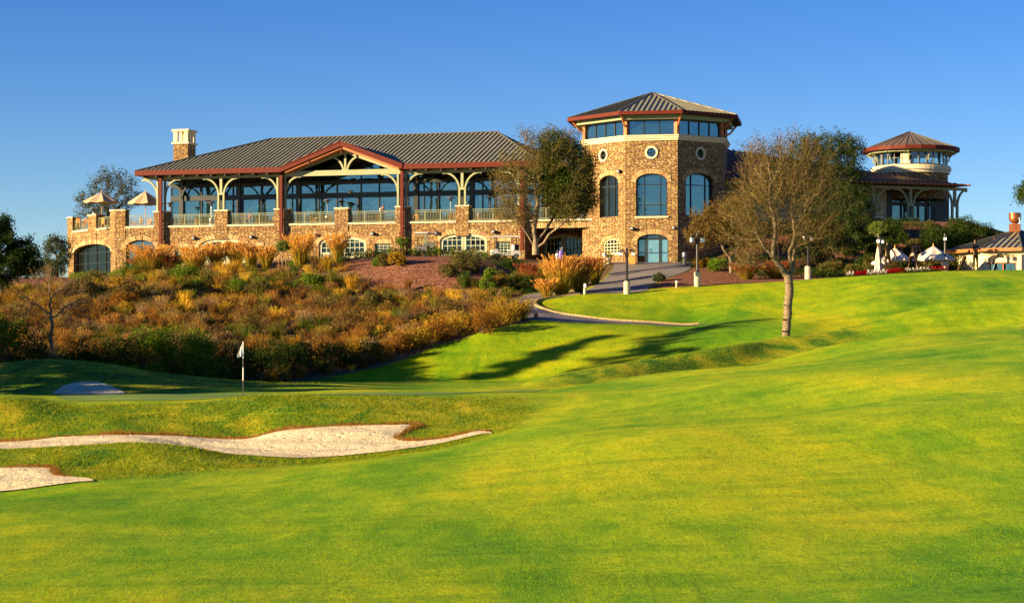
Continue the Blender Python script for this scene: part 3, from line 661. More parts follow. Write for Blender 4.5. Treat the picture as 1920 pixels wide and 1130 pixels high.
PATH = [xy(*p) for p in [(1098,141),(1040,141.5),(990,140),(966,135),(966,129),(985,124.4),(1000,122.8),(1050,122.6),(1100,123.0),(1200,124.2),(1270,125.6),(1330,126.2),(1280,126.9),(1200,127.1),(1100,127.9),(1050,129),(1015,131),(1003,133.5),(1012,136.0),(1050,137.0),(1100,137.6),(1205,138.6),(1220,142.5),(1245,146.5),(1288,152),(1297,156.5),(1275,160.4),(1180,161.6),(1150,160),(1150,155),(1120,147)]]
sheet('driveway', PATH, 'asphalt', 0.03, 0.5)
def kerbline(pts, name, w=0.22, h=0.13):
    P = [Vector((p.x, p.y)) for p in []]
    c = smoothpoly([xy(*p) for p in pts], 8)[8:-16]; mb = MB(); b0 = 0; nn = len(c)
    segs = []; acc = 0
    for i in range(nn - 1):
        p, q = c[i], c[i + 1]; d = (q - p).normalized(); e = Vector((-d.y, d.x)) * w / 2
        gap = d * 0.012; v = []
        for r in (p + gap, q - gap):
            z = float(G(r.x, r.y))
            for s_, zz in ((e, -.1), (-e, -.1), (-e * .85, h), (e * .85, h)): v.append((r.x + s_.x, r.y + s_.y, z + zz))
        mb.add(v, [(0, 1, 2, 3), (7, 6, 5, 4), (0, 4, 5, 1), (1, 5, 6, 2), (2, 6, 7, 3), (3, 7, 4, 0)])
    o = mb.build(name, 'kerb'); tag(o, kind='structure')
kerbline([(1350,126.5),(1310,126.7),(1280,126.9),(1200,127.1),(1100,127.9),(1050,129),(1015,131),(1003,133.5),(1012,136.0),(1050,137.0),(1090,137.4),(1100,137.6)], 'kerb')

# ------------------------------------------------------------------ the clubhouse
T = 9.94
F0 = Fr((-0.23, 165.7), 15.8); S = F0.S; H = F0.H
CLUB = root('clubhouse', tuple(at(700, 175)), 'long stone clubhouse with arcaded terrace, octagonal tower and round lantern turret on the hilltop', 'clubhouse')
# left patio corner
Q1s = S(216); Q1 = F0.pt(Q1s, 0, 0)[:2]; F1 = Fr(Q1, 53); Q0s = F1.S(127); Q0 = F1.pt(Q0s, 0, 0)[:2]
sR = S(984)                         # right end of the ground-floor stone wall
def garage(px0, px1, yt, ysp, yb):
    s0, s1 = S(px0), S(px1); return dict(s0=s0, s1=s1, zt=H(px0, yt), zs=H(px0, ysp), z0=H(px1, yb) - 0.4)
G1 = garage(373, 461, 448, 464, 489); G2 = garage(598, 686.6, 443.6, 457.5, 481); G3 = garage(825, 913, 438, 452, 479)
WINS = [(328, 354, 464.5, 485), (476.5, 493, 462.5, 482), (702.5, 732.6, 457, 480), (930, 957, 453, 479)]
holes = [arch(g['s0'], g['s1'], g['z0'], g['zs'], g['zt']) for g in (G1, G2, G3)]
aw = dict(s0=S(236), s1=S(291), zt=H(260, 450), zs=H(260, 466), z0=H(260, 513)); holes.append(arch(aw['s0'], aw['s1'], aw['z0'], aw['zs'], aw['zt']))
for a, b, c, d in WINS: holes.append([(S(a), H(a, d)), (S(b), H(a, d)), (S(b), H(a, c)), (S(a), H(a, c))])
m = MB(); m.panel(F0, [(Q1s, 3.5), (sR, 3.5), (sR, T - .12), (Q1s, T - .12)], holes, -0.55, 0); m.build('stone_wall', 'stone', CLUB)
la = dict(s0=F1.S(138), s1=F1.S(207.5), zt=F1.H(170, 458), zs=F1.H(170, 474), z0=F1.H(170, 517)); 
m = MB(); m.panel(F1, [(Q0s, 3.5), (0, 3.5), (0, T - .12), (Q0s, T - .12)], [arch(la['s0'], la['s1'], la['z0'], la['zs'], la['zt'])], -0.55, 0); m.build('stone_wall', 'stone', CLUB)
# rear returns of the patio block
Fb = Fr(Q0, 53 - 90); m = MB(); m.box(F1, Q0s, Q0s + .55, -12, -.55, 3.5, T - .12); m.build('stone_wall', 'stone', CLUB)
def voussoirs(F, d, nm='arch_stones', w=0.42, n=22, mat='stone_block'):
    line = arc(((d['s0'] + d['s1']) / 2, d['zs']), 1, 0, 180, n); r = (d['s1'] - d['s0']) / 2; hgt = d['zt'] - d['zs']; c = (d['s0'] + d['s1']) / 2; m = MB()
    for i in range(n):
        a0 = math.pi * (i + .08) / n; a1 = math.pi * (i + .92) / n; ww = w * random.uniform(.85, 1.1); pr = random.uniform(.03, .08)
        q = []
        for a, k in ((a0, 0), (a1, 0), (a1, 1), (a0, 1)): q.append((c + (r + k * ww * .95) * math.cos(a), d['zs'] + (hgt + k * ww) * math.sin(a) ** .9))
        m.panel(F, q, [], -.02, pr)
    m.build(nm, mat, CLUB)
for g in (G1, G2, G3, aw): voussoirs(F0, g)
voussoirs(F1, la)
for a, b, c, d in WINS:               # flat soldier courses over the small windows
    m = MB(); s0, s1 = S(a) - .1, S(b) + .1; z = H(a, c); k = int((s1 - s0) / .17)
    for i in range(k):
        q0 = s0 + (s1 - s0) * (i + .06) / k; q1 = s0 + (s1 - s0) * (i + .94) / k; m.box(F0, q0, q1, -.02, random.uniform(.03, .07), z + .02, z + .36 + random.uniform(-.04, .04))
    m.build('lintel_stones', 'stone_block', CLUB)
def window(F, s0, s1, z0, z1, nx, nz, n=-.22, fw=.09, mw=.045, fm='sage_door', gm='glass_dark', nm='window', sill=True):
    m = MB(); m.strip(F, [(s0 + fw/2, z0 + fw/2), (s1 - fw/2, z0 + fw/2), (s1 - fw/2, z1 - fw/2), (s0 + fw/2, z1 - fw/2)], fw, n - .05, n + .06, True)
    for i in range(1, nx): a = s0 + (s1 - s0) * i / nx; m.box(F, a - mw/2, a + mw/2, n - .02, n + .035, z0 + fw, z1 - fw)
    for i in range(1, nz): a = z0 + (z1 - z0) * i / nz; m.box(F, s0 + fw, s1 - fw, n - .018, n + .030, a - mw/2, a + mw/2)
    w = m.build(nm, fm, CLUB); p = MB(); p.box(F, s0 + .02, s1 - .02, n - .06, n - .03, z0 + .02, z1 - .02); p.build('pane', gm, w)
    return w
for a, b, c, d in WINS: window(F0, S(a), S(b), H(a, d), H(a, c), 4 if b - a > 20 else 2, 5)
def archwin(F, d, vs, hsz, n=-.3, fw=.09, mw=.06, fm='dark_frame', gm='glass_teal', nm='arched_window', par=None):
    s0, s1, z0, zs, zt = d['s0'], d['s1'], d['z0'], d['zs'], d['zt']; c = (s0 + s1) / 2; r = (s1 - s0) / 2
    loop = arch(s0 + fw/2, s1 - fw/2, z0 + fw/2, zs, zt - fw/2)
    m = MB(); m.strip(F, loop, fw, n - .05, n + .06, True)
    def top(a): x = max(0, 1 - ((a - c) / r) ** 2); return zs + (zt - zs) * math.sqrt(x) ** .9
    for k in vs: a = s0 + (s1 - s0) * k; m.box(F, a - mw/2, a + mw/2, n - .02, n + .04, z0 + fw, top(a) - fw * .6)
    for z in hsz:
        if z > zs: x = ((z - zs) / (zt - zs)) ** (1 / .9); hw = r * math.sqrt(max(0, 1 - x * x)) - fw * .6
        else: hw = r - fw
        m.box(F, c - hw, c + hw, n - .018, n + .035, z - mw/2, z + mw/2)
    w = m.build(nm, fm, par or CLUB); p = MB(); p.panel(F, arch(s0 + .02, s1 - .02, z0 + .02, zs, zt - .02), [], n - .07, n - .04); p.build('pane', gm, w)
    return w
archwin(F0, aw, [0.5], [H(260, 459), H(260, 497)])
archwin(F1, la, [.05, .25, .5, .75, .92], [la['z0'] + 1.2, la['zs']], n=-.5, gm='glass_dark')
def garagedoor(F, g, par=CLUB, gm='glass_dark'):
    s0, s1, z0, zs, zt = g['s0'], g['s1'], g['z0'], g['zs'], g['zt']; c = (s0 + s1) / 2; n = -.2; r = c - s0
    zb = z0 + .38 + (zs - z0 - .38) * 0.30            # top of the boarded lower panel
    def top(a): x = max(0, 1 - ((a - c) / r) ** 2); return zs + (zt - zs) * math.sqrt(x) ** .9
    m = MB(); m.strip(F, arch(s0 + .13, s1 - .13, z0, zs, zt - .13), .26, n - .06, n + .1, True)
    m.box(F, c - .22, c - .02, n - .06, n + .08, z0, zt - .1); m.box(F, c + .02, c + .22, n - .06, n + .08, z0, zt - .1)
    m.box(F, s0 + .2, s1 - .2, n - .05, n + .05, zb - .09, zb + .09)
    for sg in (-1, 1):
        for k in (1, 2, 3):
            a = c + sg * (.22 + (r - .46) * k / 4); m.box(F, a - .03, a + .03, n - .03, n + .045, zb + .08, top(a) - .22)
        for k in (1, 2):
            z = zb + (zt - zb) * k / 3.1; x = ((max(z, zs) - zs) / (zt - zs)) ** (1 / .9) if z > zs else 0; hw = r * math.sqrt(max(0, 1 - x * x)) - .22
            m.box(F, *(sorted((c + sg * .2, c + sg * hw))), n - .028, n + .04, z - .03, z + .03)
    w = m.build('garage_door', 'sage_door', par)
    p = MB(); p.panel(F, [(s0 + .1, zb), (s1 - .1, zb)] + archline(s0 + .1, s1 - .1, zs, zt - .1), [], n - .1, n - .07); p.build('pane', gm, w)
    p = MB(); p.box(F, s0 + .1, s1 - .1, n - .09, n - .0, z0, zb); p.build('board_panel', 'board_sage', w)
for g in (G1, G2, G3): garagedoor(F0, g)
# carport under the bridging terrace
FB = Fr(F0.pt(0, -5.5, 0)[:2], 15.8)
cg = dict(s0=FB.S(1020), s1=FB.S(1092), zt=FB.H(1050, 440), zs=FB.H(1050, 452), z0=5.6)
m = MB(); m.panel(FB, [(FB.S(965), 3.5), (FB.S(1150), 3.5), (FB.S(1150), T - .8), (FB.S(965), T - .8)], [arch(cg['s0'], cg['s1'], cg['z0'], cg['zs'], cg['zt'])], -.4, 0)
m.box(F0, sR - .55, sR, -5.5, -.55, 3.5, T - .8); m.build('carport_wall', 'stone', CLUB); garagedoor(FB, cg)
# terrace slab, lintel of the bridge, coping
sT = S(1171, -.3)
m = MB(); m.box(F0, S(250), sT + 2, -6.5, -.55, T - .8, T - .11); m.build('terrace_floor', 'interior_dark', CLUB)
m = MB(); m.poly([F1.pt(Q0s + .5, -.5, T - .02), F1.pt(-.5, -.5, T - .02), F0.pt(S(330), -.5, T - .02), F0.pt(S(330), -13, T - .02), F1.pt(Q0s + .5, -12, T - .02)], .3); m.build('patio_floor', 'concrete', CLUB)
m = MB(); m.box(F0, sR + .003, sT + .6, -.5, -.05, T - .66, T - .12); m.build('bridge_beam', 'stone', CLUB)
m = MB(); k = int((sT - sR) / .2)
for i in range(k): a = sR + (sT - sR) * i / k; m.box(F0, a + .01, a + .18, -.04, random.uniform(.0, .05), T - .72, T - .30 + random.uniform(-.03, .03))
m.build('arch_stones', 'stone_block', CLUB)
PIERS = [(289, 314.5, 1.27), (403, 427, 1.27), (515, 541, 1.30), (628, 653, 1.27), (742, 766, 1.30), (855, 879, 1.27), (968, 992, 1.30)]
for a, b, h in PIERS:
    pi_ = MB().box(F0, S(a), S(b), -.78, .07, T - 1.3, T + h).build('pier', 'stone', CLUB); MB().box(F0, S(a) - .06, S(b) + .06, -.84, .14, T + h, T + h + .11).build('pier_cap', 'cream_stone', pi_)
cs = S(235); m = MB(); m.box(F0, Q1s - .02, cs, -.8, .05, T - 1.3, T + 1.5); m.box(F1, -.95, .03, -.8, .05, T - 1.3, T + 1.5); m.build('pier', 'stone', CLUB)
m = MB(); m.box(F0, Q1s - .1, cs + .06, -.86, .12, T + 1.5, T + 1.6); m.box(F1, -1.0, .0, -.86, .11, T + 1.502, T + 1.603); m.build('pier_cap', 'cream_stone', CLUB)
lp = [(F1.S(166), F1.S(181)), (Q0s, F1.S(137))]
for a, b in lp:
    m = MB(); m.box(F1, a, b, -.8, .05, T - 1.3, T + 1.3); m.build('pier', 'stone', CLUB); m = MB(); m.box(F1, a - .06, b + .06, -.86, .12, T + 1.3, T + 1.4); m.build('pier_cap', 'cream_stone', CLUB)
spans = [(cs, S(289))] + [(S(PIERS[i][1]), S(PIERS[i + 1][0])) for i in range(6)] + [(S(992), sT)]
for a, b in spans: MB().box(F0, a + .005, b - .005, -.6, .10, T - .12, T + .03).build('coping', 'cream_stone', CLUB)
fspans = [(lp[1][1], lp[0][0]), (lp[0][1], -.95)]
for a, b in fspans: MB().box(F1, a + .005, b - .005, -.6, .10, T - .12, T + .03).build('coping', 'cream_stone', CLUB)
def rail(F, s0, s1, n=-.2):
    m = MB(); z0, z1 = T + .12, T + 1.06
    m.box(F, s0 + .01, s1 - .01, n - .035, n + .035, z1 - .06, z1); m.box(F, s0 + .01, s1 - .01, n - .025, n + .025, z1 - .19, z1 - .15); m.box(F, s0 + .01, s1 - .01, n - .025, n + .025, z0, z0 + .05)
    k = max(1, round((s1 - s0) / 1.75))
    for i in range(k + 1): a = s0 + .05 + (s1 - s0 - .1) * i / k; m.box(F, a - .045, a + .045, n - .04, n + .04, T + .03, z1 + .02)
    q = max(2, round((s1 - s0) / .14))
    for i in range(1, q): a = s0 + (s1 - s0) * i / q; m.box(F, a - .016, a + .016, n - .015, n + .015, z0 + .05, z1 - .15)
    return m
for a, b in spans[:-1]: rail(F0, a, b).build('railing', 'rail_green', CLUB)
sa, sb = spans[-1]; sm = S(1055, -.2)
for a, b in ((sa, sm), (sm, sb)): rail(F0, a, b).build('railing', 'rail_green', CLUB)
for a, b in fspans: rail(F1, a, b).build('railing', 'rail_green', CLUB)
# columns, brackets, beam
zB = H(415, 334.5); zB2 = H(415, 328)
m = MB(); m.box(F0, S(271), S(1011), -.16, .16, zB, zB2); m.box(F0, S(271) + .1, S(1011), -.1, .1, zB2, zB2 + .08); m.build('beam', 'sage', CLUB)
def bracket(m, F, s, sg, n0=-.1, n1=.1, zt=None, r=1.35, rz=1.55, w=.15):
    zt = zt or zB; m.strip(F, [(s + sg * (r - r * math.cos(rad(t))), zt - rz + rz * math.sin(rad(t))) for t in (0, 12, 25, 38, 51, 64, 77, 88)] + [(s + sg * (r + .18), zt - .04)], w, n0, n1)
def column(F, px, kind, zt, base=T + 1.27, n=0, mat='sage', r=1.35):
    s = F.S(px, n); m = MB()
    if kind == 'twin':
        for g in (-1, 1):
            m.box(F, s + g * .26 - .085, s + g * .26 + .085, n - .12, n + .12, base, zt - 1.45)
            bracket(m, F, s + g * .26, g, n - .1, n + .1, zt, r)
        m.box(F, s - .345, s + .345, n - .11, n + .11, zt - 1.5, zt - 1.3); m.box(F, s - .12, s + .12, n - .115, n + .115, zt - 1.3, zt)
    else:
        for g in (-1, 1):
            if kind == 'cornerR' and g < 0: pass
            m.box(F, s + g * .36 - .085, s + g * .36 + .085, n - .12, n + .12, base, zt); bracket(m, F, s + g * .40, g, n - .1, n + .1, zt, r)
    return m.build('column', mat, CLUB)
for px in (415, 867): column(F0, px, 'twin', zB)
for px in (302.5, 528, 754, 980): column(F0, px, 'corner', zB)
for px, yb in ((301, 457), (527, 459), (753.7, 477), (979, 470)):
    s = S(px, .42); m = MB(); m.box(F0, s - .14, s + .14, .26, .5, H(px, yb, .4), zB2 + .15)
    for z in (T - 1.5, T + .4, T + 2.4): m.box(F0, s - .05, s + .05, .06, .27, z, z + .08)
    m.build('drainpipe', 'red_metal', CLUB)
# main roof
NE, NR, NB = 1.1, -9.0, -19.1
zE = H(527, 314.5, NE); zF = H(527, 322.8, NE); zR = H(720, 254.5, NR)
sL, sRr = S(253, NE), S(1011, NE) ; rL, rR = S(509, NR), S(933, NR)
gL, gR = S(527, NE), S(754, NE); gA = (gL + gR) / 2; zA = H(638.5, 266.6, NE) ; slope = (zR - zE) / (NE - NR); nA = NE - (zA - zE) / slope
P = F0.pt; th = .14
front = [P(sL, NE, zE), P(gL, NE, zE), P(gA, nA, zA), P(gR, NE, zE), P(sRr, NE, zE), P(rR, NR, zR), P(rL, NR, zR)]
def hippts(a): return a
lefth = [P(sL, NB, zE), P(sL, NE, zE), P(rL, NR, zR)]; righth = [P(sRr, NE, zE), P(sRr, NB, zE), P(rR, NR, zR)]; backp = [P(sRr, NB, zE), P(sL, NB, zE), P(rL, NR, zR), P(rR, NR, zR)]
m = MB()
for q in (front, lefth, righth, backp): m.poly(q, th)
mRF = m
u3 = (F0.u.x, F0.u.y); n3 = (F0.n.x, F0.n.y)
m = MB(); m.ribs(front, u3, .44); m.ribs(lefth, n3, .44); m.ribs(righth, n3, .44)
for a, b in ((front[0], front[6]), (front[4], front[5]), (front[6], front[5])): m.tube([Vector(a) + Vector((0, 0, .03)), Vector(b) + Vector((0, 0, .03))], .09, 6)
RF = mRF.build('roof', 'roof_metal', CLUB, extra=(m, 'roof_rib'))
gF = [P(gL, NE + .02, zE), P(gA, NE + .02, zA), P(gA, nA, zA)], [P(gA, NE + .02, zA), P(gR, NE + .02, zE), P(gA, nA, zA)]
up = Vector((0, 0, .05))
m = MB()
for q in gF: m.poly([tuple(Vector(p) + up) for p in q], .10)
mGR = m
m = MB(); m.ribs([tuple(Vector(p) + up) for p in gF[0]], n3, .44); m.ribs([tuple(Vector(p) + up) for p in gF[1]], n3, .44); GR = mGR.build('gable_roof', 'roof_metal', CLUB, extra=(m, 'roof_rib'))
m = MB()
for q in gF: m.poly([tuple(Vector(p) - Vector((0, 0, .06))) for p in q], .08)
m.build('soffit', 'cedar', GR)
fh = zE - zF
m = MB()
m.box(F0, sL, gL, NE - .06, NE + .06, zF, zE + .06); m.box(F0, gR, sRr, NE - .06, NE + .06, zF, zE + .06)
m.box(F0, sL - .06, sL + .06, NB, NE - .065, zF, zE + .058); m.box(F0, sRr - .06, sRr + .06, NB, NE - .065, zF, zE + .058)
m.strip(F0, [(gL - .05, zE - .17), (gA, zA - .17 + .02), (gR + .05, zE - .17)], .42, NE - .02, NE + .14)
m.strip(F0, [(gL - .05, zE + .04), (gA, zA + .06), (gR + .05, zE + .04)], .10, NE + .0, NE + .2)
m.build('fascia', 'red_metal', RF)
# rake soffit boards, gable truss
m = MB(); m.strip(F0, [(gL + .3, zE - .42 + .1), (gA, zA - .42), (gR - .3, zE - .42 + .1)], .30, -.3, NE - .05); m.build('soffit', 'cedar', GR)
m = MB(); zt = zB2
ta, tb, tc = (S(549, 0), zt + .12), (gA + .05, zA - .75), (S(740, 0), zt + .12)
m.strip(F0, [ta, tb, tc], .26, -.12, .12); m.box(F0, gA - .09, gA + .09, -.1, .1, zt, zA - .8)
for g in (-1, 1):
    m.strip(F0, [(gA + g * (.18 + 1.55 * (1 - math.cos(rad(t)))), zt + 1.45 * math.sin(rad(t))) for t in (0, 12, 24, 36, 48, 60, 72)], .17, -.09, .09)
m.box(F0, S(531), S(750), -.14, .14, zt + .003, zt + .16)
m.build('gable_truss', 'sage', CLUB)
each('rafter_post', 'red_metal', CLUB, [(F0, gA - .05, gA + .05, NE - .1, NE + .02, zA - 1.0, zA - .3), (F0, gL + 2.6, gL + 2.7, NE - .1, NE + .02, zE + .2, zE + .75)])
# ceiling over the terrace
zC = zF + .02
m = MB()
for a, b in ((sL + .07, gL), (gR, sRr - .07)): m.box(F0, a, b, -5, NE - .07, zC, zC + .06)
m.box(F0, sL + .07, sRr - .07, NB + .1, -5.02, zC, zC + .06)
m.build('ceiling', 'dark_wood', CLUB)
s = sL + .7
while s < sRr:
    if not gL - .2 < s < gR + .2: MB().box(F0, s - .07, s + .07, .17, NE - .08, zF - .16, zF + .015).build('rafter_tail', 'dark_wood', CLUB)
    s += 1.36
# glazed wall at the back of the terrace
ng = -4.6; w0, w1 = S(321, ng), S(1015, ng); FG = F0
m = MB(); m.box(F0, w0 + .05, w1, ng - .12, ng - .06, T, zC); m.panel(F0, [(gL, zC + .001), (gR, zC + .001), (gA, zA - .35)], [], ng - .12, ng - .06)
GL = m.build('glass_wall', 'glass_teal', CLUB)
m = MB(); z1 = H(640, 371, ng); z2 = H(640, 361.5, ng)
m.box(F0, w0, w1, ng - .08, ng + .12, z1, z2); m.box(F0, w0, w1, ng - .08, ng + .08, T, T + .15); m.box(F0, w0, w1, ng - .08, ng + .1, zC - .75, zC - .45)
for px in (321, 343, 378, 411, 437, 455, 490, 517, 548, 562, 598, 632, 677, 711, 749, 765, 776, 795, 822, 858, 884, 905, 930, 960, 985, 1010):
    a = S(px, ng); m.box(F0, a - .04, a + .04, ng - .07, ng + .07, T, zC - .01)
for px in (341, 415, 448, 528, 560, 752, 781, 867, 885, 981):
    a = S(px, ng); m.box(F0, a - .2, a + .2, ng - .1, ng + .2, T, zC - .01)
for px in (640, 672): a = S(px, ng); m.box(F0, a - .09, a + .09, ng - .07, ng + .13, T, z1)
for k in range(1, 6):
    a = gL + (gR - gL) * k / 6; m.box(F0, a - .05, a + .05, ng - .06, ng + .06, zC, zC + (zA - .4 - zC) * (1 - abs(k - 3) / 3) - .02)
m.box(F0, gL + 1.5, gR - 1.5, ng - .05, ng + .08, zC + .5, zC + .6)
m.build('mullions', 'dark_frame', GL)
m = MB()                             # inner row of arched brackets by the glass
for px in (341, 415, 528, 752, 867):
    m = MB()
    for g in (-1, 1): bracket(m, F0, S(px, ng + .5), g, ng + .42, ng + .56, zC - .35, 1.3, 1.5, .14)
    m.build('inner_bracket', 'dark_frame', CLUB)
m = MB(); m.box(F0, S(652, ng + .15), S(658.5, ng + .15), ng + .13, ng + .17, H(655, 363, ng), H(655, 357.5, ng)); m.build('exit_sign', 'cream', CLUB)
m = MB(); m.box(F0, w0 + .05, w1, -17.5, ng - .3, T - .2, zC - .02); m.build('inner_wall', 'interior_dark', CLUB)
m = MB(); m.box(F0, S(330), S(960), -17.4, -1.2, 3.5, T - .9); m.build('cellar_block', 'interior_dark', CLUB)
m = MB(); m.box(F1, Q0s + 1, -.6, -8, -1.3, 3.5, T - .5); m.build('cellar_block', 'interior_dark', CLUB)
# chimney
nc = -7.5; c0, c1 = S(325, nc), S(352, nc); cd = 1.75; zs_ = H(338, 270, nc)
m = MB(); m.box(F0, c0, c1, nc - cd, nc, 12, zs_); CH = m.build('chimney', 'stone', CLUB)
m = MB(); z3, z4, z5 = H(338, 266.5, nc), H(338, 246.5, nc), H(338, 242.5, nc)
m.box(F0, c0 - .14, c1 + .14, nc - cd - .14, nc + .14, zs_, z3); m.box(F0, c0 - .12, c1 + .12, nc - cd - .12, nc + .12, z4, z5)
for a0, a1 in ((c0 + .0, c0 + .40), (c1 - .40, c1)):
    for b0, b1 in ((nc - .3, nc), (nc - cd, nc - cd + .3)): m.box(F0, a0, a1, b0, b1, z3, z4)
m.box(F0, (c0 + c1) / 2 - .1, (c0 + c1) / 2 + .1, nc - .28, nc - .02, z3, z4)
for q in (.36, .64): m.box(F0, c1 - .28, c1 - .02, nc - cd * q - .09, nc - cd * q + .09, z3, z4)
m.build('chimney_cap', 'cream_stone', CH)
# wall lamps
def sconce(F, px, py, n=0.0):
    s = F.S(px, n); z = F.H(px, py, n); m = MB(); m.box(F, s - .14, s + .14, n, n + .08, z - .14, z + .14); m.tube([F.pt(s, n + .05, z + .06), F.pt(s, n + .34, z + .02)], [.13, .15], 8); o = m.build('wall_lamp', 'black_metal', CLUB)
    m = MB(); m.tube([F.pt(s, n + .33, z + .02), F.pt(s + .01, n + .37, z - .02)], [.12, .10], 8); m.build('lamp_glass', 'lantern_glass', o)
for px, py in ((365, 447), (473, 445), (592, 441), (700, 439), (819, 438), (927, 435)): sconce(F0, px, py)

# ------------------------------------------------------------------ octagonal tower
p1 = xy(1172.6, 160.4); FL = Fr(p1, 50); FC = Fr(p1, 12); s2 = FC.S(1270.5); p2 = FC.pt(s2, 0, 0)[:2]; FRr = Fr(p2, -35); s3 = FRr.S(1356); p3 = FRr.pt(s3, 0, 0)[:2]
sl0 = FL.S(1092); p0 = FL.pt(sl0, 0, 0)[:2]; F4 = Fr(p3, -80); p4 = F4.pt(5.2, 0, 0)[:2]
C8 = Vector(((p0[0] + p4[0]) / 2, (p0[1] + p4[1]) / 2)); V8 = [Vector(q) for q in (p0, p1, p2, p3)]; V8 += [2 * C8 - v for v in V8]
cz1, cz2 = FC.H(1220, 263.5), FC.H(1220, 253.5)
def grow(k): return [C8 + (v - C8) * (1 + k / (v - C8).length) for v in V8]
def ring8(m, ko, ki, z0, z1):
    A = grow(ko); B = grow(ki); b0 = len(m.v)
    for q, z in ((A, z0), (A, z1), (B, z1), (B, z0)): m.v += [(v.x, v.y, z) for v in q]
    n = len(A)
    for i in range(n):
        j = (i + 1) % n
        for r in range(4): a = b0 + r * n; c = b0 + ((r + 1) % 4) * n; m.f.append((a + i, a + j, c + j, c + i))
    return m
tw = dict(s0=FC.S(1192.3), s1=FC.S(1251), zt=FC.H(1220, 325.3), zs=FC.H(1220, 341), z0=FC.H(1220, 405.5))
td = dict(s0=FC.S(1195), s1=FC.S(1253), zt=FC.H(1220, 439), zs=FC.H(1220, 451), z0=FC.H(1220, 493.5))
tl = dict(s0=FL.S(1124), s1=FL.S(1159.5), zt=FL.H(1140, 329), zs=FL.H(1140, 344), z0=T + .05)
ts = dict(s0=FL.S(1131.7), s1=FL.S(1161.8), zt=FL.H(1146, 447.5), zs=FL.H(1146, 458), z0=FL.H(1146, 475.5))
tr = dict(s0=FRr.S(1286), s1=FRr.S(1338.5), zt=FRr.H(1310, 325), zs=FRr.H(1310, 340), z0=T + .05)
def circ(c, r, k=20): return [(c[0] + r * math.cos(2 * math.pi * i / k), c[1] + r * math.sin(2 * math.pi * i / k)) for i in range(k)]
rc = [(FL.S(1132), FL.H(1132, 291.5)), (FC.S(1221.4), FC.H(1221, 286)), (FRr.S(1313), FRr.H(1313, 288))]
m = MB(); m.panel(FL, [(sl0, 3.5), (0, 3.5), (0, cz1), (sl0, cz1)], [arch(*[d[k] for k in ('s0', 's1', 'z0', 'zs', 'zt')]) for d in (tl, ts)] + [circ(rc[0], .45)], -.55, 0); m.build('tower_wall', 'stone', CLUB)
m = MB(); m.panel(FC, [(0.002, 3.5), (s2 - .002, 3.5), (s2 - .002, cz1), (0.002, cz1)], [arch(*[d[k] for k in ('s0', 's1', 'z0', 'zs', 'zt')]) for d in (tw, td)] + [circ(rc[1], .45)], -.55, 0); m.build('tower_wall', 'stone', CLUB)
m = MB(); m.panel(FRr, [(0, 3.5), (s3, 3.5), (s3, cz1), (0, cz1)], [arch(*[tr[k] for k in ('s0', 's1', 'z0', 'zs', 'zt')]), circ(rc[2], .45)], -.55, 0); m.build('tower_wall', 'stone', CLUB)
m = MB()
for i in range(3, 8):
    a, b = V8[i], V8[(i + 1) % 8]; d = (b - a).normalized(); nn = Vector((d.y, -d.x))
    if i == 7: pass
    m.poly([(a.x, a.y, 3.5), (b.x, b.y, 3.5), (b.x - .01, b.y, cz1), (a.x - .01, a.y, cz1)]) if False else m.add([(a.x, a.y, 3.5), (b.x, b.y, 3.5), (b.x, b.y, cz1), (a.x, a.y, cz1)], [(0, 1, 2, 3)])
m.build('tower_wall', 'stone', CLUB)
m = MB(); m.poly([(v.x, v.y, T - .3) for v in grow(-.6)], .2); m.poly([(v.x, v.y, cz1 - .05) for v in grow(-.1)], .2); m.box(FC, .5, s2 - .5, -6, -5.8, 4, cz1); m.build('inner_wall', 'interior_dark', CLUB)
for F, d in ((FL, tl), (FC, tw), (FRr, tr), (FC, td)): voussoirs(F, d, n=20)
voussoirs(FL, ts, n=14, w=.3)
archwin(FC, tw, [.26, .77], [FC.H(1220, 345.5), FC.H(1220, 384)]); archwin(FRr, tr, [.26, .77], [FRr.H(1310, 347)]); archwin(FL, tl, [.33, .66], [FL.H(1140, 350)], gm='glass_dark')
archwin(FL, ts, [.2, .4, .6, .8], [FL.H(1146, 463), FL.H(1146, 469), FL.H(1146, 457)], fm='cream', mw=.045, gm='glass_dark', n=-.12)
m = MB(); m.box(FC, tw['s0'] - .1, tw['s1'] + .1, -.4, .14, tw['z0'] - .14, tw['z0'] + .0); m.box(FL, ts['s0'] - .08, ts['s1'] + .08, -.3, .12, ts['z0'] - .12, ts['z0']); m.build('window_sill', 'cream_stone', CLUB)
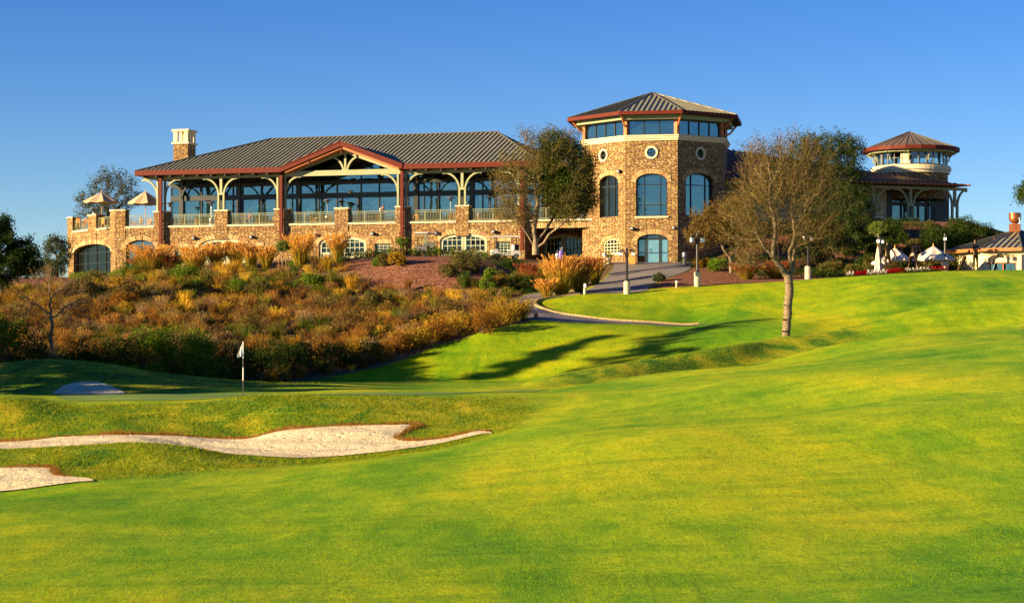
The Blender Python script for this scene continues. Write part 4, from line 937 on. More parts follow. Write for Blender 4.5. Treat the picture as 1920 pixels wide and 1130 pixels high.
# entrance door
z0, s0, s1 = td['z0'], td['s0'], td['s1']; dr = archwin(FC, td, [.245, .30, .70, .755], [z0 + 2.02, z0 + 2.12], n=-.35, mw=.09, nm='entrance_door')
m = MB(); m.box(FC, s0, s1, -.36, -.28, z0 + .86, z0 + .92); m.box(FC, s0, s1, -.36, -.27, z0, z0 + .1); m.build('door_rail', 'dark_frame', dr)
m = MB(); m.box(FC, s0 + (s1 - s0) * .36, s0 + (s1 - s0) * .38, -.3, -.2, z0 + .8, z0 + 1.3); m.build('door_handle', 'steel', dr)
m = MB(); m.box(FC, s0 + (s1 - s0) * .31, s0 + (s1 - s0) * .69, -.385, -.375, z0 + .1, z0 + 2.0); m.box(FC, s0 + (s1 - s0) * .77, s1 - .1, -.385, -.375, z0 + .1, z0 + 2.0); m.build('door_pane', 'glass_pale', dr)
for F, c in zip((FL, FC, FRr), rc):
    m = MB(); m.strip(F, circ(c, .47), .16, -.12, .09, True); o = m.build('round_window', 'cream_stone', CLUB)
    m = MB(); m.box(F, c[0] - .025, c[0] + .025, -.2, -.12, c[1] - .42, c[1] + .42); m.box(F, c[0] - .42, c[0] + .42, -.195, -.125, c[1] - .025, c[1] + .025); m.build('glazing_bar', 'dark_frame', o)
    m = MB(); m.panel(F, circ(c, .46), [], -.26, -.22); m.build('pane', 'glass_teal', o)
m = MB(); ring8(m, .10, -.5, cz1, cz1 + .16); ring8(m, .22, -.5, cz1 + .16, cz1 + .34); ring8(m, .32, -.5, cz1 + .34, cz2); m.build('cornice', 'cream_stone', CLUB)
wz1 = FC.H(1220, 224.5); bz1 = FC.H(1220, 217)
Fs = [(FL, sl0, 0), (FC, 0, s2), (FRr, 0, s3)]
for i in range(3, 8):
    a, b = V8[i], V8[(i + 1) % 8]; d = b - a; Fs.append((Fr((a.x, a.y), math.degrees(math.atan2(-d.y, d.x))), 0, d.length))
for i, (F, a, b) in enumerate(Fs):
    m = MB(); k = 3 if i == 1 else 4
    for j in range(k + 1): s = a + .28 + (b - a - .56) * j / k; m.box(F, s - .045, s + .045, -.30, -.16, cz2, wz1)
    m.box(F, a + .25, b - .25, -.31, -.15, cz2, cz2 + .09); m.box(F, a + .25, b - .25, -.31, -.15, wz1 - .1, wz1)
    o = m.build('clerestory_window', 'dark_frame', CLUB); m = MB(); m.box(F, a + .27, b - .27, -.27, -.23, cz2 + .05, wz1 - .05); m.build('pane', 'glass_teal', o)
for v in grow(-.22): MB().tube([(v.x, v.y, cz2), (v.x, v.y, wz1 + .1)], .24, 4).build('corner_post', 'cedar', CLUB)
m = MB(); ring8(m, .55, -.35, wz1, bz1 + .05); m.build('beam', 'sage', CLUB)
for v, w in zip(grow(-.05), grow(1.15)):
    q = [Vector((v.x, v.y, wz1 - .55)), Vector((v.x * .7 + w.x * .3, v.y * .7 + w.y * .3, wz1 - .35)), Vector((v.x * .25 + w.x * .75, v.y * .25 + w.y * .75, bz1 - .05)), Vector((w.x, w.y, bz1 + .12))]
    MB().tube(q, .085, 5).build('eave_bracket', 'cedar', CLUB)
ez0, ez1 = FC.H(1220, 214.5, 1.1), FC.H(1220, 208.5, 1.1); apz = (HY - 174.7) / FP * C8.y
m = MB(); ring8(m, 1.36, 1.26, ez0, ez1 + .03); TRf = None
E8 = grow(1.30); ap = (C8.x + (xy(1223, C8.y)[0] - C8.x), C8.y, apz)
r8 = MB(); rb = MB()
for i in range(8):
    a, b = E8[i], E8[(i + 1) % 8]; q = [(a.x, a.y, ez1), (b.x, b.y, ez1), ap]; r8.poly(q, .1); rb.ribs(q, (b - a), .44); rb.tube([Vector(q[0]) + Vector((0, 0, .03)), Vector(ap) + Vector((0, 0, .03))], .08, 6)
TR = r8.build('tower_roof', 'roof_metal', CLUB, extra=(rb, 'roof_rib')); m.build('fascia', 'red_metal', TR)
m = MB(); ring8(m, 1.25, -.3, ez0 + .02, ez0 + .08); m.build('soffit', 'dark_wood', TR)
sconce(FL, 1164, 322); sconce(FC, 1186, 429, 0); sconce(FC, 1264, 428, 0)

# ------------------------------------------------------------------ right wing and lantern turret
F2 = Fr(xy(1707, 171), -20); zW = F2.H(1707, 343.5) ; wE0, wE1 = F2.S(1352), F2.S(1814)
R0 = Vector((*xy(1345, 173), 0)); R0.z = (HY - 277.5) / FP * 173; R1 = Vector((*xy(1735, 174), 0)); R1.z = (HY - 337) / FP * 174
q = [Vector(F2.pt(wE0, 0, zW)), Vector(F2.pt(wE1, 0, zW)), R1, R0]; bk0 = Vector(F2.pt(wE0, -14, zW)) + Vector((-2, 0, 0)); bk1 = Vector(F2.pt(wE1, -9, zW))
m = MB(); m.poly([q[0], q[1], q[2]], .1); m.poly([q[0], q[2], q[3]], .1); m.poly([q[1], bk1, q[2]], .1); m.poly([q[3], q[2], bk1, bk0], .1) if False else None
m.add([tuple(q[3]), tuple(q[2]), tuple(bk1), tuple(bk0)], [(0, 1, 2, 3)])
mWR = m
m = MB(); m.ribs([q[0], q[1], q[2]], F2.u, .5); m.ribs([q[0], q[2], q[3]], F2.u, .5); WR = mWR.build('wing_roof', 'roof_dusk', CLUB, extra=(m, 'roof_dusk'))
s = wE0 + 12
while s < wE1: MB().box(F2, s, s + .16, -.02, .75, zW - .14, zW + .0).build('rafter_tail', 'cedar', WR); s += .46
zWb = zW - .45; nw = -1.0
m = MB(); m.box(F2, wE0 + 1, F2.S(1812, nw), nw - .15, nw + .15, zWb, zW - .2); m.build('beam', 'sage', CLUB)
for px, hw in ((1560, 1), (1637, 1), (1707, 1), (1790, 1)):
    column(F2, px, 'twin', zWb, T + .62, nw, 'sage', 1.35 if px < 1780 else .85)
    s = F2.S(px, nw); m = MB(); m.box(F2, s - .6, s + .6, nw - .45, nw + .45, 7.5, T + .5); o = m.build('pier', 'stone', CLUB); m = MB(); m.box(F2, s - .68, s + .68, nw - .52, nw + .52, T + .5, T + .62); m.build('pier_cap', 'cream_stone', CLUB)
nb = -5.0
m = MB(); m.box(F2, F2.S(1356, nb), F2.S(1663, nb), nb - .3, nb, 8.5, zW - .1); m.build('board_wall', 'board_cream', CLUB)
m = MB(); m.box(F2, F2.S(1663, nb), F2.S(1672, nb), nb - 6, nb + .1, 8.5, zW - .1); m.box(F2, F2.S(1736, nb), F2.S(1742, nb), nb - .2, nb + .1, 8.5, zW - .1); m.box(F2, F2.S(1672, nb), F2.S(1778, nb), nb - .2, nb + .1, T + 2.0, T + 2.35); m.box(F2, F2.S(1752, nb), F2.S(1779, nb), nb - .3, nb + .05, 8.5, zW - .1)
for px in (1690, 1707, 1722, 1748): m.box(F2, F2.S(px, nb) - .06, F2.S(px, nb) + .06, nb - .1, nb + .05, 8.5, zW - .1)
m.build('glazed_wall_frame', 'dark_frame', CLUB)
m = MB(); m.box(F2, F2.S(1672, nb), F2.S(1752, nb), nb - .12, nb - .08, T, zW - .2); m.build('glass_wall', 'glass_teal', CLUB)
m = MB(); m.box(F2, F2.S(1400), F2.S(1803), -5.2, -.4, 8.0, T - .02); m.build('terrace_floor', 'stone', CLUB)
m = MB(); m.box(F2, F2.S(1400), F2.S(1803), -5.3, .6 - 1, zW - .12, zW - .06); m.build('ceiling', 'dark_wood', CLUB)
TC = xy(1708, 178.5); Tc = (TC[0], TC[1], 0); dn = 178.5 - 3.5
hz = lambda y, D=dn: (HY - y) / FP * D
m = MB(); m._lathe(Tc, [(3.38, 12.5), (3.38, hz(322.5)), (0.1, hz(322.5))], 40); TD = m.build('turret_wall', 'stone', CLUB, smooth=False)
m = MB(); m._lathe(Tc, [(3.3, hz(322.5)), (3.55, hz(322)), (3.55, hz(317)), (3.68, hz(316.5)), (3.68, hz(310)), (3.58, hz(309)), (3.58, hz(307.5)), (3.0, hz(307.5))], 48); m.build('cornice', 'cream_stone', TD, smooth=False)
m = MB(); W0, W1 = hz(307.5), hz(284)
for k in range(28):
    a = 2 * math.pi * k / 28; c, s = math.cos(a), math.sin(a); w = .13 if k % 4 == 0 else .05
    m.tube([(Tc[0] + 3.3 * c, Tc[1] + 3.3 * s, W0), (Tc[0] + 3.3 * c, Tc[1] + 3.3 * s, W1)], w, 4)
m._lathe(Tc, [(3.28, W0), (3.36, W0), (3.36, W0 + .1), (3.28, W0 + .1)], 40); m._lathe(Tc, [(3.27, W0 + .62), (3.33, W0 + .62), (3.33, W0 + .67), (3.27, W0 + .67)], 40)
m.build('turret_frame', 'dark_frame', TD)
m = MB(); m._lathe(Tc, [(3.29, W0), (3.29, W1)], 40); m.build('turret_glass', 'glass_clear', TD)
for a0 in (-118, -22, 75, 150):
    m = MB()
    pts = [(Tc[0] + 3.31 * math.cos(rad(a0 + t)), Tc[1] + 3.31 * math.sin(rad(a0 + t))) for t in (0, 4, 8, 12, 16)]
    for (xa, ya), (xb, yb) in zip(pts, pts[1:]): m.add([(xa, ya, W0 + .05), (xb, yb, W0 + .05), (xb, yb, W1), (xa, ya, W1)], [(0, 1, 2, 3)])
    m.build('turret_panel', 'cream', TD)
m = MB(); m._lathe(Tc, [(3.1, W1), (3.95, W1 + .02), (4.0, W1 + .1), (4.0, W1 + .38), (3.0, W1 + .4)], 40); m.build('beam', 'sage', TD)
for k in range(12):
    a = 2 * math.pi * (k + .5) / 12; c, s = math.cos(a), math.sin(a); MB().tube([(Tc[0] + r * c, Tc[1] + r * s, z) for r, z in ((3.42, W1 - .75), (3.5, W1 - .35), (3.75, W1 - .1), (4.1, W1 + .05))], .07, 5).build('eave_bracket', 'sage', TD)
ze = hz(271.5, 174); az = hz(247, 178.5); K = 20; m = MB(); rb = MB(); fa = MB(); Re = 4.42
E = [(Tc[0] + Re * math.cos(2 * math.pi * k / K), Tc[1] + Re * math.sin(2 * math.pi * k / K), ze) for k in range(K)]; A = (xy(1705, 178.5)[0], 178.5, az)
for k in range(K):
    a, b = E[k], E[(k + 1) % K]; m.add([a, b, A], [(0, 1, 2)]); rb.tube([a, A], .05, 4); rb.tube([tuple((Vector(a) + Vector(b)) / 2), tuple((Vector(a) + Vector(b)) / 2 * .25 + Vector(A) * .75)], .045, 4)
fa._lathe((Tc[0], Tc[1], 0), [(4.3, ze - .32), (4.47, ze - .30), (4.47, ze + .03), (4.3, ze + .03)], K); sf = MB(); sf._lathe(Tc, [(3.0, ze - .30), (4.3, ze - .28)], K)
TRo = m.build('turret_roof', 'roof_brown', CLUB, extra=(rb, 'roof_rib')); fa.build('fascia', 'red_metal', TRo); sf.build('soffit', 'cedar', TRo)

# ------------------------------------------------------------------ snack pavilion at the right edge
PAV = root('snack_pavilion', tuple(at(1880, 150)), 'cream walled pavilion with grey hipped metal roof and copper flue behind the crest at right', 'pavilion')
Cp = Vector(xy(1908, 152)); pv = [Vector(xy(1776, 150.2)), Vector(xy(1838, 146.4)), Vector(xy(1916, 145))]; pv += [2 * Cp - v for v in pv]
pe = (HY - 465.5) / FP * 146; papx = (HY - 431) / FP * 152; A = (Cp.x, Cp.y, papx)
m = MB(); rb = MB(); fa = MB(); wl = MB()
def g6(k): return [Cp + (v - Cp) * (1 + k / (v - Cp).length) for v in pv]
for i in range(6):
    a, b = pv[i], pv[(i + 1) % 6]; q = [(a.x, a.y, pe), (b.x, b.y, pe), A]; m.poly(q, .08); rb.ribs(q, b - a, .46, .05, .07); rb.tube([Vector(q[0]) + Vector((0, 0, .03)), Vector(A) + Vector((0, 0, .03))], .07, 6)
PR = m.build('roof', 'roof_metal', PAV, extra=(rb, 'roof_rib'))
O = g6(.03); I = g6(-.12)
for i in range(6):
    j = (i + 1) % 6; fa.add([(O[i].x, O[i].y, pe - .22), (O[j].x, O[j].y, pe - .22), (O[j].x, O[j].y, pe + .02), (O[i].x, O[i].y, pe + .02), (I[i].x, I[i].y, pe - .22), (I[j].x, I[j].y, pe - .22)], [(0, 1, 2, 3), (0, 4, 5, 1)])
fa.build('fascia', 'cedar', PR)
I = g6(-.85); bz = 3.8
wa, wb = I[1], I[2]; d = wb - wa; FP3 = Fr((wa.x, wa.y), math.degrees(math.atan2(-d.y, d.x))); L = d.length
hs0, hs1, hz0, hz1 = FP3.S(1856), min(FP3.S(1905), L - .1), FP3.H(1880, 512), FP3.H(1880, 492.5)
wl.panel(FP3, [(0, bz), (L, bz), (L, pe - .1), (0, pe - .1)], [[(hs0, hz0), (hs1, hz0), (hs1, hz1), (hs0, hz1)]], -.25, 0)
for i in (0, 2, 3, 4, 5):
    j = (i + 1) % 6; wl.add([(I[i].x, I[i].y, bz), (I[j].x, I[j].y, bz), (I[j].x, I[j].y, pe - .1), (I[i].x, I[i].y, pe - .1)], [(0, 1, 2, 3)])
wl.build('wall', 'cream', PAV)
m = MB(); m.strip(FP3, [(hs0, hz0), (hs1, hz0), (hs1, hz1), (hs0, hz1)], .09, -.2, .03, True); m.box(FP3, (hs0 + hs1) / 2 - .04, (hs0 + hs1) / 2 + .04, -.14, -.06, hz0, hz1); wv = m.build('serving_window', 'cedar', PAV)
m = MB(); m.box(FP3, hs0, hs1, -.18, -.15, hz0, hz1); m.build('pane', 'glass_teal', wv)
m = MB(); m.strip(FP3, [(-.3, pe - .36), (L + .3, pe - .36)], .22, 0.02, .16); m.build('beam', 'cream', PAV)
m = MB()
for s in (.25, .55):
    m.strip(FP3, [(s, hz1 - .1), (s + .05, hz1 + .35), (s + .3, pe - .6), (s + .55, pe - .5)], .1, .05, .2)
m.build('eave_bracket', 'dark_wood', PAV)
fz = papx - .05; c = xy(1903, 151.5); m = MB(); m.box(Fr(c, 20), -.42, .42, -.42, .42, fz - .4, (HY - 420) / FP * 151.5); b1 = (HY - 420) / FP * 151.5; FLU = m.build('flue', 'copper', PAV)
m = MB(); m._lathe((c[0], c[1], b1), [(.18, 0), (.22, .1), (.4, .2), (.47, .4), (.47, .86), (.42, .88), (.38, .86), (.36, .5)], 20); m.build('flue_pot', 'copper', FLU)
m = MB(); m.tube([(c[0] + .1, c[1] - .45, b1 - .35), (c[0] + .25, c[1] - .5, b1 + .1), (c[0] + .2, c[1] - .5, b1 + .5)], .03, 6); m.build('conduit', 'white_paint', FLU)
c = xy(1864, 149.0); m = MB(); m.tube([(c[0], c[1], pe + .2), (c[0], c[1], pe + 1.0)], .045, 6); m.build('vent_pipe', 'copper', PAV)
# ------------------------------------------------------------------ trees
def frusta(P0, P1, R0, R1, k=5):
    """many tapered twigs at once -> verts, quads"""
    P0 = np.asarray(P0, float); P1 = np.asarray(P1, float); n = len(P0); d = P1 - P0; L = np.linalg.norm(d, axis=1, keepdims=True) + 1e-9; d /= L
    ref = np.where(np.abs(d[:, 2:3]) < 0.9, np.array([[0, 0, 1.0]]), np.array([[1.0, 0, 0]])); e1 = np.cross(d, ref); e1 /= np.linalg.norm(e1, axis=1, keepdims=True) + 1e-9; e2 = np.cross(d, e1)
    a = 2 * np.pi * np.arange(k) / k; c = np.cos(a)[None, :, None]; s = np.sin(a)[None, :, None]; o = e1[:, None] * c + e2[:, None] * s
    V = np.concatenate([P0[:, None] + o * np.asarray(R0)[:, None, None], P1[:, None] + o * np.asarray(R1)[:, None, None]], 1).reshape(-1, 3)
    b = (np.arange(n) * 2 * k)[:, None, None]; j = np.arange(k)[None, :]; jn = (j + 1) % k
    Q = (b + np.stack([np.broadcast_to(j, (1, k)), np.broadcast_to(jn, (1, k)), jn + k, j + k], -1)).reshape(-1, 4)
    return V, Q
def leaves(C, size, r, flat=0.35, up=None):
    """little folded diamond leaves at centres C"""
    n = len(C); d = r.normal(size=(n, 3)); 
    if up is not None: d[:, 2] += up
    d /= np.linalg.norm(d, axis=1, keepdims=True); q = r.normal(size=(n, 3)); e = np.cross(d, q); e /= np.linalg.norm(e, axis=1, keepdims=True) + 1e-9
    s = (size * (0.6 + 0.8 * r.random(n)))[:, None]
    V = np.stack([C - d * s, C + e * s * flat, C + d * s, C - e * s * flat], 1).reshape(-1, 3)
    Q = np.arange(4 * n).reshape(n, 4); return V, Q
def inell(r, ells, n):
    """points inside a union of ellipsoids (cx,cy,cz,rx,ry,rz,weight)"""
    w = np.array([e[6] for e in ells]); w = w / w.sum(); k = r.choice(len(ells), n, p=w); E = np.array([e[:6] for e in ells])[k]
    d = r.normal(size=(n, 3)); d /= np.linalg.norm(d, axis=1, keepdims=True); rr = r.random(n) ** (1 / 2.4)
    return E[:, :3] + d * rr[:, None] * E[:, 3:6]
def grow_tree(r, stems, ells, natt, step=0.35, infl=2.6, kill=0.55, iters=70, upb=0.12):
    P = []; par = []; 
    for st in stems:
        prev = -1
        if st[0] is not None and isinstance(st[0], int): prev = st[0]; st = st[1:]
        pts = [np.array(st[0], float)]
        for q in st[1:]:
            q = np.array(q, float); a = pts[-1]; n = max(1, int(np.linalg.norm(q - a) / step))
            for i in range(1, n + 1): pts.append(a + (q - a) * i / n + r.normal(size=3) * 0.03)
        base = None
        if prev == -1 and P: 
            base = int(np.argmin(np.linalg.norm(np.array(P) - pts[0], axis=1)))
        for i, p in enumerate(pts):
            if i == 0 and base is not None: last = base; continue
            P.append(p); par.append(-1 if not par else last); last = len(P) - 1
    A = inell(r, ells, natt); P = np.array(P); par = list(par); nearest = None
    for it in range(iters):
        if len(A) == 0: break
        D = ((A[:, None] - P[None]) ** 2).sum(2); ni = D.argmin(1); dm = np.sqrt(D[np.arange(len(A)), ni])
        R = infl if it > 3 else 99
        use = dm < max(R, dm.min() + 0.5)
        if not use.any(): break
        newp = []; newpar = []
        for i in np.unique(ni[use]):
            v = A[use & (ni == i)] - P[i]; v = (v / (np.linalg.norm(v, axis=1, keepdims=True) + 1e-9)).sum(0); v /= np.linalg.norm(v) + 1e-9; v[2] += upb; v += r.normal(size=3) * 0.12; v /= np.linalg.norm(v)
            newp.append(P[i] + v * step); newpar.append(int(i))
        newp = np.array(newp); d2 = ((newp[:, None] - P[None]) ** 2).sum(2).min(1); ok = d2 > (step * 0.4) ** 2
        if not ok.any(): break
        P = np.vstack([P, newp[ok]]); par += [q for q, o in zip(newpar, ok) if o]
        dk = ((A[:, None] - newp[ok][None]) ** 2).sum(2).min(1); A = A[dk > kill ** 2]
    return P, np.array(par)
def radii(P, par, tip, trunk, ex=2.2):
    n = len(P); s = np.zeros(n); ch = np.bincount(par[par >= 0], minlength=n)
    s[ch == 0] = 1.0
    for i in range(n - 1, -1, -1):
        if par[i] >= 0: s[par[i]] += s[i]
    rr = tip * np.maximum(s, 1) ** (1 / ex); k = math.log(trunk / tip) / math.log(max(rr.max() / tip, 1.01)); return tip * (rr / tip) ** k
def tree(name, base, stems, ells, natt, trunk, label, cat, leafm, barkm, nleaf, lsize, ntwig=3, twl=0.6, seed=1, group=None, tip=0.012, step=0.35, kill=0.55, leafcut=None, upb=0.12, flat=0.35, twigm=None, spread=0.16, branchm=None, twup=0.5):
    r = np.random.default_rng(seed); P, par = grow_tree(r, stems, ells, natt, step=step, kill=kill, upb=upb); rd = radii(P, par, tip, trunk)
    b = np.array(base); i = np.where(par >= 0)[0]
    rr = root(name, tuple(base), label, cat, group)
    R0_ = np.minimum(rd[par[i]], rd[i] * 1.35); big = rd[i] > .038
    V, Q = frusta(P[par[i]], P[i], R0_, rd[i], 6); o_ = npmesh('trunk', V + b, quads=Q, mats=(barkm, branchm or barkm), parent=rr, smooth=True)
    o_.data.polygons.foreach_set('material_index', np.repeat((~big).astype(np.int32), 6))
    thin = np.where(rd < tip * 3.2)[0]; s = np.repeat(thin, ntwig); n = len(s)
    C = np.mean(P, 0); d = r.normal(size=(n, 3)); d += (P[s] - C) / (np.linalg.norm(P[s] - C, axis=1, keepdims=True) + 1e-6) * 0.9; d[:, 2] += twup; d /= np.linalg.norm(d, axis=1, keepdims=True)
    L = twl * (0.4 + r.random(n))[:, None]; a = P[s]; e = a + d * L
    mid = a + d * L * .55 + r.normal(size=(n, 3)) * .05
    V, Q = frusta(np.vstack([a, mid]), np.vstack([mid, e]), np.full(2 * n, tip * .75), np.full(2 * n, tip * .45), 3); npmesh('twigs', V + b, quads=Q, mats=(twigm or barkm,), parent=rr)
    nl = nleaf; k = r.integers(0, n, nl)
    if leafcut is not None:
        w = leafcut(e); w = np.clip(w, 0, None); k = r.choice(n, nl, p=w / w.sum())
    t = r.random((nl, 1)) ** .7; C = a[k] + (e[k] - a[k]) * t + r.normal(size=(nl, 3)) * spread
    V, Q = leaves(C, lsize, r, flat); npmesh('foliage', V + b, quads=Q, mats=(leafm,), parent=rr)
    return rr
def loc_(px, py, D, base): return np.array([(px - CX) / FP * D - base[0], 0, (HY - py) / FP * D - base[2]])
# main tree on the fairway slope
b = at(1474, 113.2, -.15); D = 113.2; q = lambda px, py, dy=0: tuple(loc_(px, py, D, b) + np.array([0, dy, 0]))
c3 = 'bark_pale'
tree('fairway_tree', b, [[q(1474, 632), q(1476, 590), q(1480, 540), q(1479, 520)], [q(1479, 522), q(1490, 500, .3), q(1493, 478, .5), q(1500, 440, .9)], [q(1479, 524), q(1462, 500, -.2), q(1447, 482, -.4), q(1430, 462, -.5), q(1412, 420, -.3)],
     [q(1485, 508, .2), q(1478, 470, -.4), q(1486, 440, -.8), q(1480, 400, -.6)], [q(1447, 482, -.4), q(1450, 430, -.7), q(1440, 370, -.5)], [q(1500, 440, .9), q(1520, 400, 1.0)], [q(1462, 500, -.2), q(1420, 500, -1.0), q(1392, 492, -1.3)]],
     [(*q(1440, 360), 1.9, 2.2, 2.4, 3), (*q(1490, 340), 2.4, 2.3, 2.6, 4), (*q(1530, 350), 1.5, 1.9, 2.0, 1.8), (*q(1410, 430), 1.8, 1.9, 1.6, 2), (*q(1535, 430), 1.4, 1.6, 1.5, 1.4), (*q(1425, 300), 1.1, 1.3, 1.0, 1.2), (*q(1400, 495), .9, 1.0, .4, .6), (*q(1560, 470), .8, 1.0, .7, .4), (*q(1500, 430), 2.2, 2, 1.6, 2)],
     2000, .27, 'multi-limbed tree with pale bare branches and sparse olive leaves standing alone on the fairway slope', 'tree', 'leaf_olive_dark', 'bark_pale', 27000, .060, 3, .95, seed=5, tip=.0085, kill=.36, step=.28, twigm='twig', spread=.13, branchm='branch', twup=1.3, upb=.35)
# big tree before the terrace: sparse left half, dense right half
b = at(1004, 150, -.1); D = 150.0; q = lambda px, py, dy=0: tuple(loc_(px, py, D, b) + np.array([0, dy, 0]))
tree('terrace_tree', b, [[q(1004, 478), q(1004, 455), q(1001, 430), q(995, 400)], [q(1004, 462), q(985, 435, -.3), q(965, 405, -.6)], [q(1004, 455), q(1020, 435, .2), q(1036, 410, .4), q(1048, 380, .5)], [q(1001, 430), q(1008, 380, -.4), q(1000, 330, -.5)], [q(1005, 470), q(1030, 440, -.4), q(1048, 425, -.6), q(1075, 400, -.6)]],
     [(*q(960, 350), 1.6, 2.2, 2.6, 3), (*q(1000, 310), 1.9, 2.2, 2.6, 3), (*q(1040, 300), 2.0, 2.3, 2.6, 4), (*q(1075, 330), 1.7, 2.2, 2.8, 4), (*q(1060, 385), 2.0, 2.0, 1.4, 2), (*q(965, 400), 1.8, 1.8, 1.0, 1.6), (*q(1105, 365), .8, 1.2, 1.2, .8), (*q(985, 262), .8, .9, .7, .5), (*q(1070, 262), 1.0, 1.2, .8, .8)],
     1500, .30, 'large multi-stem tree before the terrace, sparse olive left half and dense green right half', 'tree', 'leaf_olive', 'bark', 30000, .075, 4, .75, seed=11, tip=.009, kill=.45, step=.34, twigm='twig', branchm='branch',
     leafcut=lambda e: np.where(e[:, 0] > -.5, 1.0, .8))
rt = bpy.data.objects['terrace_tree']; r_ = np.random.default_rng(31)
ct = inell(r_, [(*q(1040, 290), 1.6, 1.9, 1.8, 3), (*q(1075, 320), 1.6, 2.0, 2.2, 4), (*q(1055, 355), 2.0, 1.9, 1.5, 3), (*q(1020, 330), 1.0, 1.5, 1.5, 1), (*q(1095, 375), .9, 1.2, 1.0, 1), (*q(1065, 395), 1.6, 1.3, .6, .8)], 330)
k = r_.integers(0, len(ct), 26000); C_ = ct[k] + r_.normal(size=(26000, 3)) * .28
V, Q = leaves(C_, .085, r_, .45); npmesh('dense_foliage', V + np.array(b), quads=Q, mats=('leaf_mid',), parent=rt)
# small brown-green tree right of the tower
b = at(1369, 149, -.1); D = 149.0; q = lambda px, py, dy=0: tuple(loc_(px, py, D, b) + np.array([0, dy, 0]))
tree('garden_tree', b, [[q(1371, 512), q(1370, 492), q(1368, 480)], [q(1369, 486), q(1357, 468, -.2), q(1350, 455, -.3)], [q(1370, 488), q(1382, 468, .2), q(1392, 450, .3)]],
     [(*q(1330, 425), 1.6, 1.9, 1.5, 3), (*q(1375, 410), 1.9, 2.0, 1.6, 4), (*q(1400, 440), 1.2, 1.5, 1.3, 2), (*q(1310, 445), .9, 1.0, .7, 1)], 700, .17,
     'small round-headed tree with brownish leaves between the tower and the fairway tree', 'tree', 'leaf_brown', 'bark_pale', 24000, .075, 3, .5, seed=21, tip=.014, kill=.5, twigm='twig')
# dark dense tree behind the fairway tree
b = at(1560, 152, -.1); D = 152.0; q = lambda px, py, dy=0: tuple(loc_(px, py, D, b) + np.array([0, dy, 0]))
tree('evergreen_oak', b, [[q(1560, 520), q(1558, 470), q(1555, 420)], [q(1558, 480), q(1530, 430), q(1515, 380)], [q(1558, 460), q(1590, 410), q(1600, 360)]],
     [(*q(1520, 290), 1.7, 2.2, 1.7, 3), (*q(1560, 300), 2.0, 2.4, 2.4, 4), (*q(1590, 285), 1.4, 2.0, 1.2, 2), (*q(1580, 360), 2.2, 2.4, 2.4, 4), (*q(1590, 420), 2.3, 2.3, 2.2, 4), (*q(1540, 440), 2.0, 2.2, 2.2, 3), (*q(1625, 400), .9, 1.2, 1.2, 1), (*q(1470, 320), 1.3, 1.6, 1.0, 1.2)], 1400, .28,
     'tall dark evergreen tree behind the fairway tree, rising above the wing roof', 'tree', 'leaf_dark', 'bark_dark', 42000, .085, 3, .6, seed=33, tip=.015, kill=.5)
# tree behind the patio at left
b = at(200, 196, -.2); D = 196.0; q = lambda px, py, dy=0: tuple(loc_(px, py, D, b) + np.array([0, dy, 0]))
tree('ridge_tree', b, [[q(205, 540), q(203, 460), q(202, 400)]], [(*q(205, 345), 1.8, 2.2, 1.5, 3), (*q(230, 360), 1.8, 2.0, 1.6, 3), (*q(175, 375), 1.7, 2.0, 1.3, 3), (*q(200, 390), 2.4, 2.4, 1.4, 3), (*q(158, 400), .9, 1.2, .8, 1), (*q(250, 375), .6, .8, .9, .6)], 900, .22,
     'loose-crowned tree behind the left patio umbrellas, seen against the sky', 'tree', 'leaf_back', 'bark_dark', 7500, .10, 3, .7, seed=41, tip=.018, kill=.6, step=.42)
# dark trees at the far left edge
for (px, Dd, ex, nl, sd_, lab, nat) in (
    (0, 134, [(-35, 445, 2.6, 2.6, 1.9, 3), (12, 478, 1.8, 2.2, 1.4, 3), (0, 505, 2.6, 2.4, 1.0, 3), (-12, 425, .9, 1.5, .8, 1), (48, 492, 1.3, 1.8, 1.1, 2), (50, 462, .6, .8, .5, .4)], 30000, 51, 'dense black-green tree at the far left edge beside the patio slope', 800),
    (105, 172, [(103, 462, 1.1, 1.4, 1.0, 3), (95, 500, 1.6, 1.8, 1.0, 3), (118, 482, .8, 1.2, 1.3, 2)], 6500, 52, 'grey-green bushy tree touching the left corner of the patio wall', 500),):
    b = at(px, Dd, -.2); D = Dd; q = lambda px, py, dy=0: tuple(loc_(px, py, D, b) + np.array([0, dy, 0]))
    tree('hillside_tree', b, [[(0, 0, 0), (0.1, 0, 1.5), (0, .1, 2.4)]], [(*q(e[0], e[1]), *e[2:]) for e in ex], nat, .22, lab, 'tree', 'leaf_dark' if sd_ == 51 else 'leaf_back', 'bark_dark', nl, .10, 3, .5, seed=sd_, tip=.016, kill=.55)
# bare sapling in front of the scrub slope at left
b = at(96, 101, -.1); D = 101.0; q = lambda px, py, dy=0: tuple(loc_(px, py, D, b) + np.array([0, dy, 0]))
tree('bare_sapling', b, [[q(98, 655), q(94, 620), q(96, 580), q(93, 545), q(91, 510)], [q(96, 600), q(120, 575, .2), q(150, 560, .3)], [q(95, 590), q(70, 570, -.2), q(45, 560, -.2)], [q(94, 560), q(120, 535), q(150, 530)]],
     [(*q(60, 575), 1.0, 1.2, .8, 2), (*q(130, 565), 1.3, 1.3, 1.0, 3), (*q(95, 530), 1.2, 1.2, .8, 2), (*q(150, 600), .9, 1.0, .7, 1)], 420, .085,
     'thin leafless sapling with fine twigs in front of the rust coloured slope at left', 'tree', 'leaf_brown', 'bark_pale', 1400, .05, 3, .55, seed=61, tip=.009, step=.22, kill=.34, twigm='twig')
